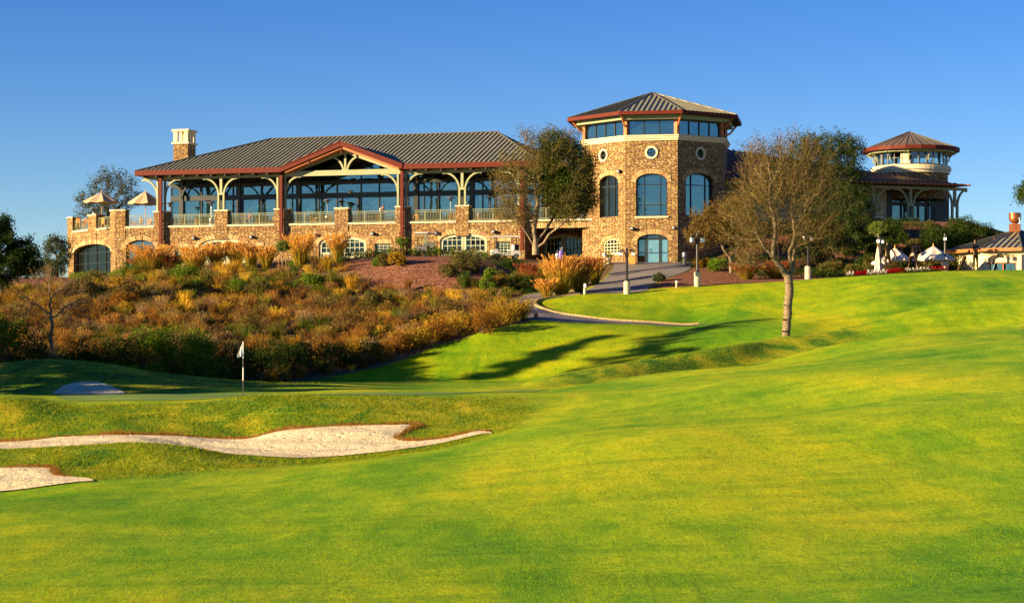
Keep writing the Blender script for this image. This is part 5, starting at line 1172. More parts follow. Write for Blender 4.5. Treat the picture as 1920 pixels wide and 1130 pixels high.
# overhanging tree whose leaves enter at the right edge
b = at(1975, 128, -.2); D = 128.0; q = lambda px, py, dy=0: tuple(loc_(px, py, D, b) + np.array([0, dy, 0]))
tree('edge_tree', b, [[(0, 0, 0), q(1978, 440), q(1970, 400)]], [(*q(1975, 350), 2.0, 2.2, 1.6, 4), (*q(1922, 368), .45, 1.2, .7, .8)], 420, .2, 'leafy branch tips of a tree entering at the right edge above the pavilion flue', 'tree', 'leaf_dark', 'bark_dark', 12000, .09, 3, .45, seed=71, tip=.014)
# clipped little tree by the statues and two young staked trees
for px, py, Dd, h, rr_, lab, lm in ((1647, 430, 147, 0, .75, 'small yellow-green standard tree above the lamp beside the statues', 'leaf_bright'), (754, 455, 155.5, 0, .48, 'young round-headed tree on a stake in front of the third red drainpipe', 'leaf_bright'), (529, 462, 154, 0, .55, 'staked young tree in front of the second red drainpipe', 'leaf_bright')):
    b = at(px, Dd, -.05); D = Dd; q = lambda px, py, dy=0: tuple(loc_(px, py, D, b) + np.array([0, dy, 0])); c = q(px, py)
    t_ = tree('young_tree', b, [[(0, 0, 0), (c[0], 0, c[2] - .3)]], [(c[0], 0, c[2], rr_, rr_, rr_ * .75, 1)], 120, .04, lab, 'tree', lm, 'bark', 1100, .075, 3, .25, seed=int(px), tip=.01, step=.15, kill=.2, spread=.06)
    if px < 1000:
        for g in (-.28, .28): m = MB(); m.tube([(b.x + g, b.y, b.z - .1), (b.x + g, b.y, b.z + 1.5)], .03, 5); m.build('stake', 'twig', t_)
# trees beyond the left edge that throw the long shadows over the slope
SH = Vector((sd.x, sd.y)).normalized(); tanE = math.tan(rad(SUN_EL))
def gtree(p, ztop, w, h, seed, n, tr=.2):
    z0 = float(G(p.x, p.y)); hh = ztop - z0
    tree('grove_tree', (p.x, p.y, z0 - .1), [[(0, 0, 0), (0.1, 0, hh * .4), (0, 0, hh * .75)]], [(0, 0, hh - h * .6, w / 2, w / 2, h * .42, 4), (0, 0, hh - h * .2, w * .26, w * .26, h * .22, 1), (w * .1, 0, hh - h * .86, w * .36, w * .36, h * .16, 1)], 420, tr,
         'leafy grove tree beyond the left edge whose shadow crosses the lawn', 'tree', 'leaf_dark', 'bark_dark', n, .14, 2, .35, seed=seed, tip=.018, step=.4, kill=.6, group='grove trees beyond the left edge')
def shadetree(seed, qb, lobes):
    """a leaning tree on the plane t=0; lobes are (q, height, half width, half height)"""
    W_ = lambda q_, z_: (SH.y * q_, -SH.x * q_, z_)
    bx, by, _ = W_(qb, 0); z0 = float(G(bx, by)); loc = lambda l: (W_(l[0], 0)[0] - bx, W_(l[0], 0)[1] - by, l[1] - z0)
    st = [(0, 0, 0), tuple(v * .5 for v in loc(lobes[0])[:2]) + ((lobes[0][1] - z0) * .6,)] + [loc(l) for l in lobes[:-1]]
    tree('leaning_tree', (bx, by, z0 - .1), [st], [(*loc(l), l[2] * .85, l[2] * .85, l[3], l[2]) for l in lobes], 260, .13,
         'leaning leafy tree beyond the left edge whose shadow crosses the lawn slope', 'tree', 'leaf_dark', 'bark_dark', 11000, .10, 2, .3, seed=seed, tip=.014, step=.3, kill=.35, spread=.1, group='leaning trees beyond the left edge')
perp = Vector((SH.y, -SH.x))
for q_, L, w, sd_ in GROVE:
    o_ = Vector((-9.0, (SH.y * -9.0 - q_) / SH.x)); gtree(o_ - SH * L, -1.9 + L * tanE + .6, w, 7.0, sd_ + 20, 15000)
for a in SHADE: shadetree(*a)

# ------------------------------------------------------------------ shrubs and grasses
def shrub(name, base, w, h, label, mat, seed, group=None, n=None, ls=.07, d=None, cat='shrub', lumps=16, up=.3):
    r = np.random.default_rng(seed); rr = root(name, tuple(base), label, cat, group); b = np.array(base); d = d or w
    K = lumps; th = r.random(K) * 2 * np.pi; ra = np.sqrt(r.random(K)) * .75; el = r.random(K) ** .7
    c = np.stack([ra * np.cos(th) * w / 2, ra * np.sin(th) * d / 2, (0.15 + .7 * el * np.sqrt(1 - .7 * ra ** 2)) * h], -1); cr = (0.16 + .16 * r.random(K)) * min(w, h * 1.6)
    n = n or int(260 * w * h + 500); k = r.choice(K, n, p=cr / cr.sum()); dd = r.normal(size=(n, 3)); dd /= np.linalg.norm(dd, axis=1, keepdims=True)
    P = c[k] + dd * (cr[k] * (0.55 + .5 * r.random(n)))[:, None]; P[:, 2] = np.abs(P[:, 2]) + .02
    sp = r.random(n) < .12; P[sp, 2] += r.random(sp.sum()) * .16 * h
    V, Q = leaves(P, ls, r, .42, up); npmesh('foliage', V + b, quads=Q, mats=(mat,), parent=rr)
    S0 = np.zeros((K, 3)); S0[:, 0] = r.normal(size=K) * .05; V, Q = frusta(S0 + b - [0, 0, .05], c + b, np.full(K, .02), np.full(K, .008), 4); npmesh('stems', V, quads=Q, mats=('bark_dark',), parent=rr)
    return rr
def blades(r, base, n, h, spread, w=.02, lean=.5, curl=.3):
    """arching grass blades -> verts, quads (two segments each)"""
    th = r.random(n) * 2 * np.pi; L = h * (.6 + .5 * r.random(n)); o = np.stack([np.cos(th), np.sin(th)], -1); p0 = np.column_stack([o * (r.random((n, 1)) * spread * .35), np.zeros(n)])
    ln = lean * (.2 + r.random(n)); p1 = p0 + np.column_stack([o * (ln * L * .45)[:, None], L * .62]); p2 = p1 + np.column_stack([o * ((ln + curl * r.random(n)) * L * .5)[:, None], L * (.38 - .25 * curl * r.random(n))])
    a = r.random(n) * 2 * np.pi; s = np.column_stack([np.cos(a), np.sin(a), np.zeros(n)]) * w
    V = np.stack([p0 - s, p0 + s, p1 - s * .8, p1 + s * .8, p2 - s * .15, p2 + s * .15], 1).reshape(-1, 3) + np.array(base); i = np.arange(n)[:, None] * 6
    Q = np.concatenate([i + [[0, 1, 3, 2]], i + [[2, 3, 5, 4]]], 0); return V, Q, p2 + np.array(base), (p2 - p1)
def fountain(base, w, h, label, seed, pm='plume', bm='blade_olive', group='golden fountain grass clumps', nb=420, npl=110):
    r = np.random.default_rng(seed); rr = root('fountain_grass', tuple(base), label, 'grass clump', group)
    V, Q, _, _ = blades(r, base, nb, h * .8, w * .5, .018, w / h * .75, .6); npmesh('blades', V, quads=Q, mats=(bm,), parent=rr)
    V, Q, tip, d = blades(r, base, npl, h * .92, w * .4, .010, w / h * .62, .15)
    d /= np.linalg.norm(d, axis=1, keepdims=True); K = 34; n = npl * K; k = np.repeat(np.arange(npl), K); t = r.random(n)
    c = tip[k] - d[k] * (.30 * h * .5 * t)[:, None] + r.normal(size=(n, 3)) * .016 * (0.4 + np.sin(np.pi * t))[:, None]
    LV, LQ = leaves(c, .07, r, .34); lv = LV.reshape(-1, 4, 3); ax = d[k]; lv[:, 0] = c - ax * .07; lv[:, 2] = c + ax * .08 + r.normal(size=(n, 3)) * .018
    npmesh('plumes', np.vstack([V, lv.reshape(-1, 3)]), quads=np.vstack([Q, LQ + len(V)]), mats=(pm,), parent=rr); return rr
FG = [ # px, D, width m, height m, where
 (283, 160.5, 3.3, 2.6, 'huge golden grass clump before the arched glass opening at left', 'plume'), (322, 160.5, 1.9, 1.5, 'reddish grass tuft right of the huge golden clump', 'plume_red'), (262, 161, 1.6, 1.5, 'low reddish grass at the left of the huge golden clump', 'plume_red'),
 (366, 158.5, 2.3, 2.3, 'golden grass clump at the left of the first garage door', 'plume'), (405, 159, 1.9, 2.5, 'tall narrow golden grass clump before the middle of the first garage door', 'plume'),
 (443, 159, 1.8, 2.4, 'golden grass clump before the right side of the first garage door', 'plume'), (470, 158.5, 1.5, 2.0, 'fading golden grass right of the first garage door', 'plume'), (499, 158, 1.7, 1.9, 'green and gold grass clump left of the second drainpipe', 'plume'),
 (562, 156, 2.0, 2.9, 'golden-headed green grass clump between the second drainpipe and second garage door', 'plume'), (633, 154, 1.5, 2.7, 'tall upright plume grass before the second garage door', 'plume'), (611, 154, 1.2, 1.0, 'low rounded green grass at the foot of the second garage door', 'plume'),
 (1004, 145, 2.3, 2.0, 'red-orange grass clump at the foot of the terrace tree', 'plume_red'), (1052, 138.6, 2.7, 3.0, 'broad golden grass clump beside the driveway, left half', 'plume'), (1087, 139.6, 2.2, 2.6, 'orange-tipped grass clump beside the driveway, right half', 'plume_red'),
 (1025, 137.6, 1.6, 1.4, 'short fading grass left of the broad golden clump', 'plume'), (1116, 147, 1.5, 2.2, 'thin tawny grass at the shaded left side of the driveway', 'plume'), (1400, 146, 1.9, 1.3, 'low rust grass under the fairway tree branches', 'plume_red'), (1455, 147, 2.2, 1.4, 'wide rust grass right behind the fairway tree fork', 'plume_red')]
for i, (px, Dd, w, h, lab, pm) in enumerate(FG):
    fountain(at(px, Dd, -.03), w, h, lab, 100 + i, pm, nb=int(170 * w), npl=int((105 if px not in (611,) else 8) * w))
SB = [ # shrubs singled out on the slope
 (945, 121.5, 2.2, 1.7, 'leaf_gold', 'gold-tipped bush at the tip of the slope beside the path'), (975, 122.8, 1.7, 1.5, 'leaf_gold', 'gold-green bush nearest the path bend'), (905, 119.0, 2.0, 1.4, 'leaf_rust', 'rust bush next to the gold-tipped bush'),
 (862, 120.0, 2.2, 1.4, 'leaf_gold', 'orange-gold bush above the shadowed lawn edge'), (820, 118.9, 1.9, 1.5, 'leaf_rust', 'dark rust bush overhanging the lawn edge'), (785, 117.6, 2.0, 1.3, 'leaf_gold', 'gold bush on the lawn edge, fifth from the path'), (740, 116.8, 1.9, 1.4, 'leaf_rust', 'rust bush on the lawn edge above the first lawn shadow'),
 (695, 115.8, 1.8, 1.2, 'leaf_dark', 'dark bush at the lower lawn edge'), (655, 114.9, 1.8, 1.3, 'leaf_dark', 'dark bush where the lawn edge meets the dark hedge'),
 (618, 114.0, 1.9, 1.7, 'leaf_dark', 'dark green bush at the right end of the shaded hedge'), (578, 112.4, 2.2, 1.9, 'leaf_dark', 'dark green bush second from the right of the shaded hedge'), (538, 110, 2.3, 2.2, 'leaf_dark', 'black-green bush right of the white flag'), (500, 107.5, 2.2, 2.3, 'leaf_dark', 'dark bush just right of the flagstick'),
 (470, 105, 2.3, 2.3, 'leaf_dark', 'dark bush directly behind the flagstick'), (425, 103.2, 2.5, 2.5, 'leaf_dark', 'dark leafy bush left of the flag'), (380, 101.6, 2.4, 2.8, 'leaf_bright', 'taller bush with bright lit tips left of the flag'), (335, 101.3, 2.8, 3.2, 'leaf_bright', 'highest green bush of the hedge with sunlit top'),
 (290, 101.0, 2.5, 2.9, 'leaf_bright', 'sunlit-topped bush above the shaded mound'), (245, 100.6, 2.4, 2.4, 'leaf_dark', 'dark bush right of the sapling'), (200, 100.6, 2.3, 2.0, 'leaf_dark', 'low dark bush by the sapling twigs'), (150, 100.8, 2.1, 1.7, 'leaf_dark', 'dark bush just right of the sapling trunk'),
 (60, 100.8, 2.3, 2.2, 'leaf_dark', 'dark bush just left of the sapling trunk'), (15, 100.6, 2.6, 3.2, 'leaf_bright', 'tall green bush at the left edge beside the sapling'), (-30, 101, 2.8, 3.0, 'leaf_dark', 'dark bush cut by the left edge'),
 (250, 98.6, .9, .8, 'leaf_bright', 'small yellow-green sprig below the hedge'), (290, 98.8, 1.0, .9, 'leaf_bright', 'small bright sprig under the sunlit-topped bush'),
 (870, 146.5, 2.4, 1.6, 'leaf_olive', 'rounded green shrub at the right end of the mulch bed'), (745, 148.5, 2.0, .9, 'leaf_gold', 'low yellow flowering shrub on the mulch bed'), (712, 149.5, 1.3, .6, 'leaf_bright', 'flat green shrub on the mulch bed below the small window'),
 (915, 141, 1.3, 2.2, 'leaf_bright', 'upright bright shrub before the third garage door'), (1238, 146, .01, .01, None, ''), (1237, 145, 1.1, .6, 'leaf_back', 'grey-green cushion plant on the mulch beside the driveway'), (1345, 152, 1.8, 1.0, 'leaf_bright', 'green bush left of the garden tree trunk'),
 (1262, 156, .01, .01, None, ''), (1315, 154.5, 1.5, .8, 'leaf_gold', 'yellow flowering bush right of the tower foot'), (1700, 152.5, .01, .01, None, ''),
 (1718, 155, 1.5, 1.1, 'leaf_brown', 'rounded shrub high on the shaded slope above the umbrellas'), (1601, 150, 1.2, .8, 'leaf_bright', 'low green shrub on the shaded mulch slope'), (1630, 149, 1.1, .8, 'leaf_olive', 'green cushion right of the low green shrub'), (1585, 152, 1.6, 1.0, 'leaf_dark', 'dark shrub on the mulch slope behind the fairway tree'),
 (1660, 157, 2.0, 1.2, 'leaf_dark', 'dark shrub under the first wing column'), (1750, 160, 2.4, 1.4, 'leaf_dark', 'dark shrub under the last wing columns'), (1735, 151.5, 1.6, 1.1, 'leaf_olive', 'shrub between the two open umbrellas'), (1690, 151, 1.3, 1.2, 'leaf_dark', 'shaded shrub behind the left open umbrella'),
 (1805, 164, 3.0, 1.3, 'leaf_dark', 'dark hedge bush left end on the skyline right of the wing'), (1835, 164, 3.0, 1.2, 'leaf_dark', 'dark hedge bush on the skyline right of the wing'), (1865, 164, 2.6, 1.0, 'leaf_dark', 'dark hedge bush on the skyline nearest the pavilion roof'), (1780, 156, 2.0, 1.2, 'leaf_dark', 'dark bush above the pavilion eave'), (1820, 157, 2.4, 1.4, 'leaf_dark', 'dark bush behind the pavilion roof')]
rs_ = np.random.default_rng(12); kinds = [('leaf_rust', 'rust coloured'), ('leaf_gold', 'golden'), ('leaf_olive', 'olive green'), ('leaf_bright', 'fresh green'), ('leaf_brown', 'brown')]
for nm_, n_, pr_, dr_, ws_, ks_ in (('mid-slope scrub', 14, (40, 900), (112, 136), (1.3, 2.4), (0, 1, 2, 4, 0, 4)), ('upper slope scrub', 13, (150, 640), (138, 153), (1.2, 2.2), (3, 2, 1, 2, 3)), ('mulch bed above the slope', 5, (640, 930), (141, 151), (.8, 1.7), (2, 2, 1, 4)), ('shaded hill below the wing', 34, (1540, 1850), (147, 163), (1.1, 2.3), (5, 5, 5, 2)), ('shaded ground left of the driveway', 10, (925, 1000), (141, 153), (.9, 1.6), (5, 5, 2))):
    k_ = 0
    for t_ in range(400):
        px, Dd = rs_.uniform(*pr_), rs_.uniform(*dr_); x_, y_ = xy(px, Dd)
        if 'hill' not in nm_ and 'driveway' not in nm_ and float(sdist(SCRUB, np.array([x_]), np.array([y_]))[0]) < 1.2: continue
        if 'driveway' in nm_ and float(sdist(PATH, np.array([x_]), np.array([y_]))[0]) > -1.3: continue
        kd = int(rs_.choice(ks_)); mt, wd_ = (kinds + [('leaf_dark', 'dark green')])[kd]; w = rs_.uniform(*ws_)
        SB.append((px, Dd, w, w * rs_.uniform(.5, .8), mt, f'{wd_} shrub in the {nm_}', f'{wd_} shrubs, {nm_}')); k_ += 1
        if k_ >= n_: break
for i, (px, Dd, w, h, mt, lab, *gq) in enumerate(SB):
    if mt: shrub('shrub', at(px, Dd, -.05), w, h, lab, mt, 300 + i, group=gq[0] if gq else None, n=int(900 + 520 * w * h) if 'leaf_dark' != mt else int(700 + 420 * w * h), ls=.06 if Dd < 130 else .075)
# low clipped edging plants under the garage doors
for i, px in enumerate(np.linspace(548, 985, 30)):
    Dd = 157.6 if px < 800 else 156.2; hpx = r_.random()
    shrub('edging_shrub', at(px, Dd - (px - 548) * .003, -.05), .95, .55 + .25 * hpx, 'low dark green edging shrub in the row under the garage doors', 'leaf_dark' if i % 3 else 'leaf_bright', 500 + i, group='edging shrubs below the garage doors', n=420, ls=.06, lumps=8)
# the mixed dry scrub that covers the slope (nobody could count it)
def scrubmass():
    r = np.random.default_rng(79); N_ = 4300; px = r.uniform(-420, 1010, N_ * 2); D = 100 + 68 * r.random(N_ * 2) ** 1.0; X = (px - CX) / FP * D
    d = sdist(SCRUB, X, D); dm = np.maximum(sdist(MULCH2, X, D), sdist(MULCH3, X, D)); lim = np.interp(px, [0, 130, 250, 400, 600, 760, 900, 1010], [165, 165, 161, 159, 153, 150, 149, 140])
    shade_ = (px > 900) & (D > 138)
    ok = (d > .35) & (dm < -.2) & (D < lim) & ~(shade_ & (r.random(len(px)) < .75)) & (r.random(len(px)) < np.where(D > 140, .75, 1)); px, D, X = px[ok][:N_], D[ok][:N_], X[ok][:N_]; Z = G(X, D)
    pal = np.array([(.29, .14, .03), (.19, .105, .04), (.44, .25, .025), (.18, .165, .025), (.08, .12, .015), (.30, .20, .10), (.58, .37, .035), (.27, .19, .055)])
    VV = []; QQ = []; CC = []; nb_ = 0
    n1 = np.sin(X * .35 + 1) * np.cos(D * .27 + X * .1) + .6 * np.sin(X * .9 + D * .6)
    for i in range(len(px)):
        yy = HY - Z[i] * FP / D[i]
        # belts of colour: gold toward the lower right edge, brown in the middle, green-gold at the crest
        e = 1.2 * (px[i] > 640) * math.exp(-max(0, d_edge(X[i], D[i])) / 4.5)
        if yy > 585: w = np.array([.30, .24, .06, .10, .05, .16, .03 + e * .5, .10]); w[2] += e * .5; w[0] += e * .25
        elif yy > 540: w = np.array([.2, .16, .16, .16, .08, .10, .08, .12]); w[6] += .12 * (px[i] > 650)
        else: w = np.array([.10, .08, .20, .22, .16, .06, .14, .10])
        if n1[i] > .5: w[3] += .25; w[4] += .15
        if n1[i] < -.6: w[0] += .3; w[1] += .2
        c = pal[r.choice(8, p=w / w.sum())] * (.55 + .75 * r.random()); big = r.random() < .13; h = (.85 + .55 * r.random()) if big else .30 + .6 * r.random() ** 1.5; n = int((46 + 40 * r.random()) * (1.8 if big else 1)); wd = (.35 + .6 * r.random()) * (1.3 if big else 1)
        V, Q, _, _ = blades(r, (X[i], D[i], Z[i] - .04), n, h, wd * 1.1, .016, wd / h * .5, .5)
        cc = np.tile(c, (len(V), 1)); 
        # leafy or seed-head bits
        m_ = int((34 + 40 * r.random()) * (2.2 if big else 1)); C_ = np.column_stack([r.normal(size=m_) * wd * .32, r.normal(size=m_) * wd * .32, h * (.35 + .6 * r.random(m_))]) + (X[i], D[i], Z[i])
        LV, LQ = leaves(C_, .042, r, .5); c2 = np.clip(c * np.array([1.35, 1.25, 1.0]) , 0, 1)
        VV += [V, LV]; QQ += [Q + nb_, LQ + nb_ + len(V)]; CC += [cc, np.tile(c2, (len(LV), 1))]; nb_ += len(V) + len(LV)
    o = npmesh('dry_scrub', np.vstack(VV), quads=np.vstack(QQ), mats=('scrub',), col=np.vstack(CC)); tag(o, kind='stuff')
EDGE = np.array([xy(*p) for p in [(560,109.5),(620,112.5),(725,115.0),(835,118.2),(930,120),(990,122)]])
def d_edge(x, y): return float(np.min(np.hypot(EDGE[:, 0] - x, EDGE[:, 1] - y)))
scrubmass()
def creeping(name, poly, n, h, cols, seed, ls=.05, D0=0):
    r = np.random.default_rng(seed); P = np.array(poly); a, b_ = P.min(0), P.max(0); X = r.uniform(a[0], b_[0], n); Y = r.uniform(a[1], b_[1], n); ok = sdist(P, X, Y) > 0; X, Y = X[ok], Y[ok]
    cl = np.sin(X * 1.1 + np.sin(Y)) + np.sin(Y * 1.3 + X * .6); k = cl > -.5 + r.random(len(X)) * .8; X, Y = X[k], Y[k]
    C_ = np.column_stack([X, Y, G(X, Y) + h * r.random(len(X)) * np.clip(cl[k] + 1, .3, 1.5)]); V, Q = leaves(C_, ls, r, .45)
    o = npmesh(name, V, quads=Q, mats=(cols,)); tag(o, kind='stuff')
creeping('ground_cover', [xy(*p) for p in [(130,160),(250,157),(340,156),(420,158),(400,163),(300,167),(130,174)]], 26000, .35, 'leaf_bright', 81, .055)
creeping('ground_cover', [xy(*p) for p in [(1420,147),(1560,146),(1800,147),(1850,158),(1780,166),(1420,164)]], 70000, .4, 'leaf_dark', 82, .06)
creeping('ground_cover', [xy(*p) for p in [(900,139),(1000,140.5),(985,155),(890,153),(870,145)]], 9000, .25, 'leaf_dark', 83, .06)
creeping('ground_cover', [xy(*p) for p in [(1260,158),(1310,153),(1420,150),(1430,160),(1275,164)]], 9000, .3, 'leaf_dark', 84, .06)
# rough, uncut grass on the bunker banks and the far ridge
def roughgrass():
    r = np.random.default_rng(90); VV = []
    for poly, n, h, bl in ((ROUGH, 120000, .05, 1), (ROUGH2, 20000, .04, 1), (ROUGH3, 16000, .05, 1)):
        P = np.array(poly); P = np.column_stack([np.clip(P[:, 0], -32, 40), P[:, 1]]); a, b_ = P.min(0), P.max(0); m_ = n * 2; X = r.uniform(a[0], b_[0], m_); Y = r.uniform(a[1], b_[1], m_)
        s_ = sdist(P, X, Y) > r.random(m_) ** 2 * (1.2 if poly is ROUGH2 else .7) - .15
        for q_ in (SA1, SA2, SA3): s_ &= sdist(q_, X, Y) < -.06
        s_ &= r.random(m_) < .35 + .65 * (np.sin(X * 1.7 + np.sin(Y * 2.1)) * np.sin(Y * 2.3 + X) > -.25); X, Y = X[s_][:n], Y[s_][:n]; Z = G(X, Y); k = len(X)
        hh = h * (.5 + 1.1 * r.random(k)); t = r.normal(size=(k, 2)) * .035; w = .007 + .010 * r.random(k); th = r.random(k) * np.pi
        c, s = np.cos(th) * w, np.sin(th) * w; VV.append(np.stack([np.column_stack([X - c, Y - s, Z - .01]), np.column_stack([X + c, Y + s, Z - .01]), np.column_stack([X + t[:, 0], Y + t[:, 1], Z + hh])], 1).reshape(-1, 3))
    V = np.vstack(VV); o = npmesh('rough_grass', V, tri=np.arange(len(V)).reshape(-1, 3), mats=('rough_blade',)); tag(o, kind='stuff')
leafmat('rough_blade', [(.04, .11, .006), (.10, .19, .008), (.24, .28, .012), (.42, .36, .03)], .4)
roughgrass()
def lawnblades():
    r = np.random.default_rng(91); n = 130000; D = 27.0 * (66 / 27.0) ** (r.random(n) ** .8); px = r.uniform(-60, 1980, n); X = (px - CX) / FP * D
    ok = np.ones(n, bool)
    for q_ in (SA1, SA2, np.array(ROUGH)): ok &= sdist(q_, X, D) < -.05
    k = (np.sin(X * .9 + 1.5 * np.sin(D * .5)) + np.sin(D * 1.1 + X * .5)) * .5; ok &= r.random(n) < .55 + .45 * k
    X, D = X[ok], D[ok]; n = len(X); Z = G(X, D); h = .014 + .022 * r.random(n); w = .0035 + .0045 * r.random(n); th = r.random(n) * np.pi; c, s = np.cos(th) * w, np.sin(th) * w; t = r.normal(size=(n, 2)) * .014
    V = np.stack([np.column_stack([X - c, D - s, Z - .004]), np.column_stack([X + c, D + s, Z - .004]), np.column_stack([X + t[:, 0], D + t[:, 1], Z + h])], 1).reshape(-1, 3)
    o = npmesh('lawn_blades', V, tri=np.arange(len(V)).reshape(-1, 3), mats=('lawn_blade',)); tag(o, kind='stuff')
leafmat('lawn_blade', [(.07, .20, .003), (.15, .29, .004), (.24, .34, .005), (.32, .36, .01)], .4)
lawnblades()
# flower bed on the crest below the statues
def flowers():
    r = np.random.default_rng(95); V = []; 
    for nm, mt, spans_ in (('red_flowers', 'petal_red', [(1601, 1625), (1663, 1698), (1745, 1775)]), ('white_flowers', 'petal_white', [(1588, 1601), (1625, 1663), (1698, 1745)])):
        Vs = []; Qs = []; nb_ = 0
        for a, b_ in spans_:
            n = int((b_ - a) * 18); px = r.uniform(a, b_, n); D = np.interp(px, [1588, 1700, 1775], [140.9, 141.6, 142.1]) + r.random(n) * .7; X = (px - CX) / FP * D; C_ = np.column_stack([X, D, G(X, D) + .1 + .2 * r.random(n) * (1 + .5 * np.sin(px * .9))])
            v, q_ = leaves(C_, .05, r, .8); Vs.append(v); Qs.append(q_ + nb_); nb_ += len(v)
        o = npmesh(nm, np.vstack(Vs), quads=np.vstack(Qs), mats=(mt,)); tag(o, kind='stuff')
    creeping('bed_leaves', [xy(1588, 140.6), xy(1700, 141.2), xy(1778, 141.7), xy(1778, 143), xy(1700, 142.6), xy(1588, 141.9)], 6000, .16, 'leaf_dark', 96, .05)
flowers()
# ------------------------------------------------------------------ flagstick
b = at(456, 75.2); zt = (HY - 640) / FP * 75.2; hgt = zt - b.z
fl = root('golf_flagstick', tuple(b), 'black and white golf flagstick with a limp white flag on the green', 'golf flag')
m = MB()
def seg(a, c, r=.020): return [(b.x, b.y, b.z + hgt * a), (b.x, b.y, b.z + hgt * c)], r
m = MB(); m.tube(*seg(-.02, .29), 8); m.tube(*seg(.53, .70), 8); m.build('pole_black', 'black_metal', fl)
m = MB(); m.tube(*seg(.29, .53, .022), 8); m.tube(*seg(.70, 1.0), 8); m.build('pole_white', 'white_paint', fl)
V = []; F = []; n1, n2 = 7, 9
for i in range(n1):
    for j in range(n2):
        u, v = i / (n1 - 1), j / (n2 - 1); drop = .50 * v; x = -.02 - u * .20 * (.25 + 1.1 * v if v < .8 else 1.13 - (v - .8) * .8); y = .05 * math.sin(u * 9 + v * 2) * (.3 + v)
        V.append((b.x + x, b.y + y, b.z + hgt * .995 - .03 - drop - u * .10))
for i in range(n1 - 1):
    for j in range(n2 - 1): a = i * n2 + j; F.append((a, a + 1, a + n2 + 1, a + n2))
npmesh('flag', V, F=F, mats=('white_paint',), parent=fl, smooth=True)

# ------------------------------------------------------------------ lamp posts, bollard lights
def lantern(m, g, x, z, k=1.0):
    m.box(WORLD, x - .13 * k, x + .13 * k, -.13 * k, .13 * k, z - .17 * k, z + .15 * k); g.box(WORLD, x - .17 * k, x + .17 * k, -.17 * k, .17 * k, z + .15 * k, z + .19 * k); g.box(WORLD, x - .08 * k, x + .08 * k, -.08 * k, .08 * k, z + .19 * k, z + .25 * k); g.box(WORLD, x - .15 * k, x + .15 * k, -.15 * k, .15 * k, z - .21 * k, z - .17 * k)
def lamppost(name, h, bh, arms, seed=0):
    rr = root(name, (0, 0, 0), '', 'street lamp', 'twin lantern lamp posts')
    m = MB(); m.tube([(0, 0, -.25), (0, 0, bh)], [.24, .24], 16); m.tube([(0, 0, bh), (0, 0, bh + .05)], [.21, .21], 16); m.build('base', 'concrete', rr)
    m = MB(); m.tube([(0, 0, bh + .04), (0, 0, bh + .12)], .2, 12); m.tube([(0, 0, bh + .1), (0, 0, h)], .085, 8)
    if arms:
        for g in (-1, 1):
            m.tube([(g * .05, 0, h - .75), (g * .12, 0, h - .45), (g * .24, 0, h - .22), (g * .42, 0, h - .12), (g * .46, 0, h - .2)], .035, 6); m.tube([(g * .05, 0, h - .1), (g * .42, 0, h - .14)], .02, 5)
    m.build('post', 'black_metal', rr)
    for g in (-1, 1):
        m = MB(); gg = MB(); lantern(m, gg, g * .46, h - .42, .8); ln = gg.build('lantern', 'black_metal', rr); m.build('lamp_glass', 'lantern_glass', ln)
    return rr
LP = lamppost('lamp_post', 3.3, .85, True)
LPS = [(1175.5, 137.7, 'lamp post on a concrete drum standing nearest the driveway'), (1307.5, 140.3, 'lamp post on a concrete drum at the edge of the mulch bed'), (1515, 142.5, 'lamp post half hidden behind the fairway tree'), (1651, 143.5, 'lamp post beside the closed umbrella at the statues'), (1772, 144, 'lamp post between the right open umbrella and the bag statue')]
for i, (px, D, lab) in enumerate(LPS):
    p = at(px, D)
    if i == 0: LP.location = p; LP.rotation_euler = (0, 0, .15); LP['label'] = lab
    else: dup(LP, p, .15 + .3 * i, lab, scale=(1, 1, (1.18, 1.05, .86, .86)[i - 1]))
bl = root('bollard_light', (0, 0, 0), '', 'bollard light', 'short lantern bollards'); m = MB(); m.tube([(0, 0, -.1), (0, 0, .52)], .12, 12); m.build('base', 'concrete', bl)
m = MB(); g = MB(); lantern(m, g, 0, .72, .75); ln = g.build('lantern', 'white_paint', bl); m.build('lamp_glass', 'lantern_glass', ln)
for i, (px, D, s_, lab) in enumerate([(1096.5, 137.4, .85, 'short lantern bollard at the lawn edge by the golden grass'), (1268.5, 139.7, .6, 'lantern bollard sunk behind the lawn crest between the two lamp posts'), (1134, 157.5, 1.1, 'lantern bollard left of the tower foot'), (1283, 157, 1.1, 'lantern bollard right of the tower foot')]):
    p = at(px, D)
    if i == 0: bl.location = p; bl.scale = (s_,) * 3; bl['label'] = lab
    else: dup(bl, p, .2 * i, lab, scale=s_)
# little post by the path
b = at(1005, 123.4); c = root('path_marker', tuple(b), 'small weathered marker post at the edge of the path', 'post'); m = MB(); m.tube([tuple(b - Vector((0, 0, .1))), tuple(b + Vector((0, 0, .42)))], .05, 6); m.build('stake', 'twig', c); m = MB(); m.box(Fr((b.x, b.y), 10), -.14, -.06, -.03, .03, b.z + .1, b.z + .36); m.box(Fr((b.x, b.y), 10), .06, .13, -.03, .03, b.z + .05, b.z + .38); m.build('marker_plate', 'leaf_olive', c)
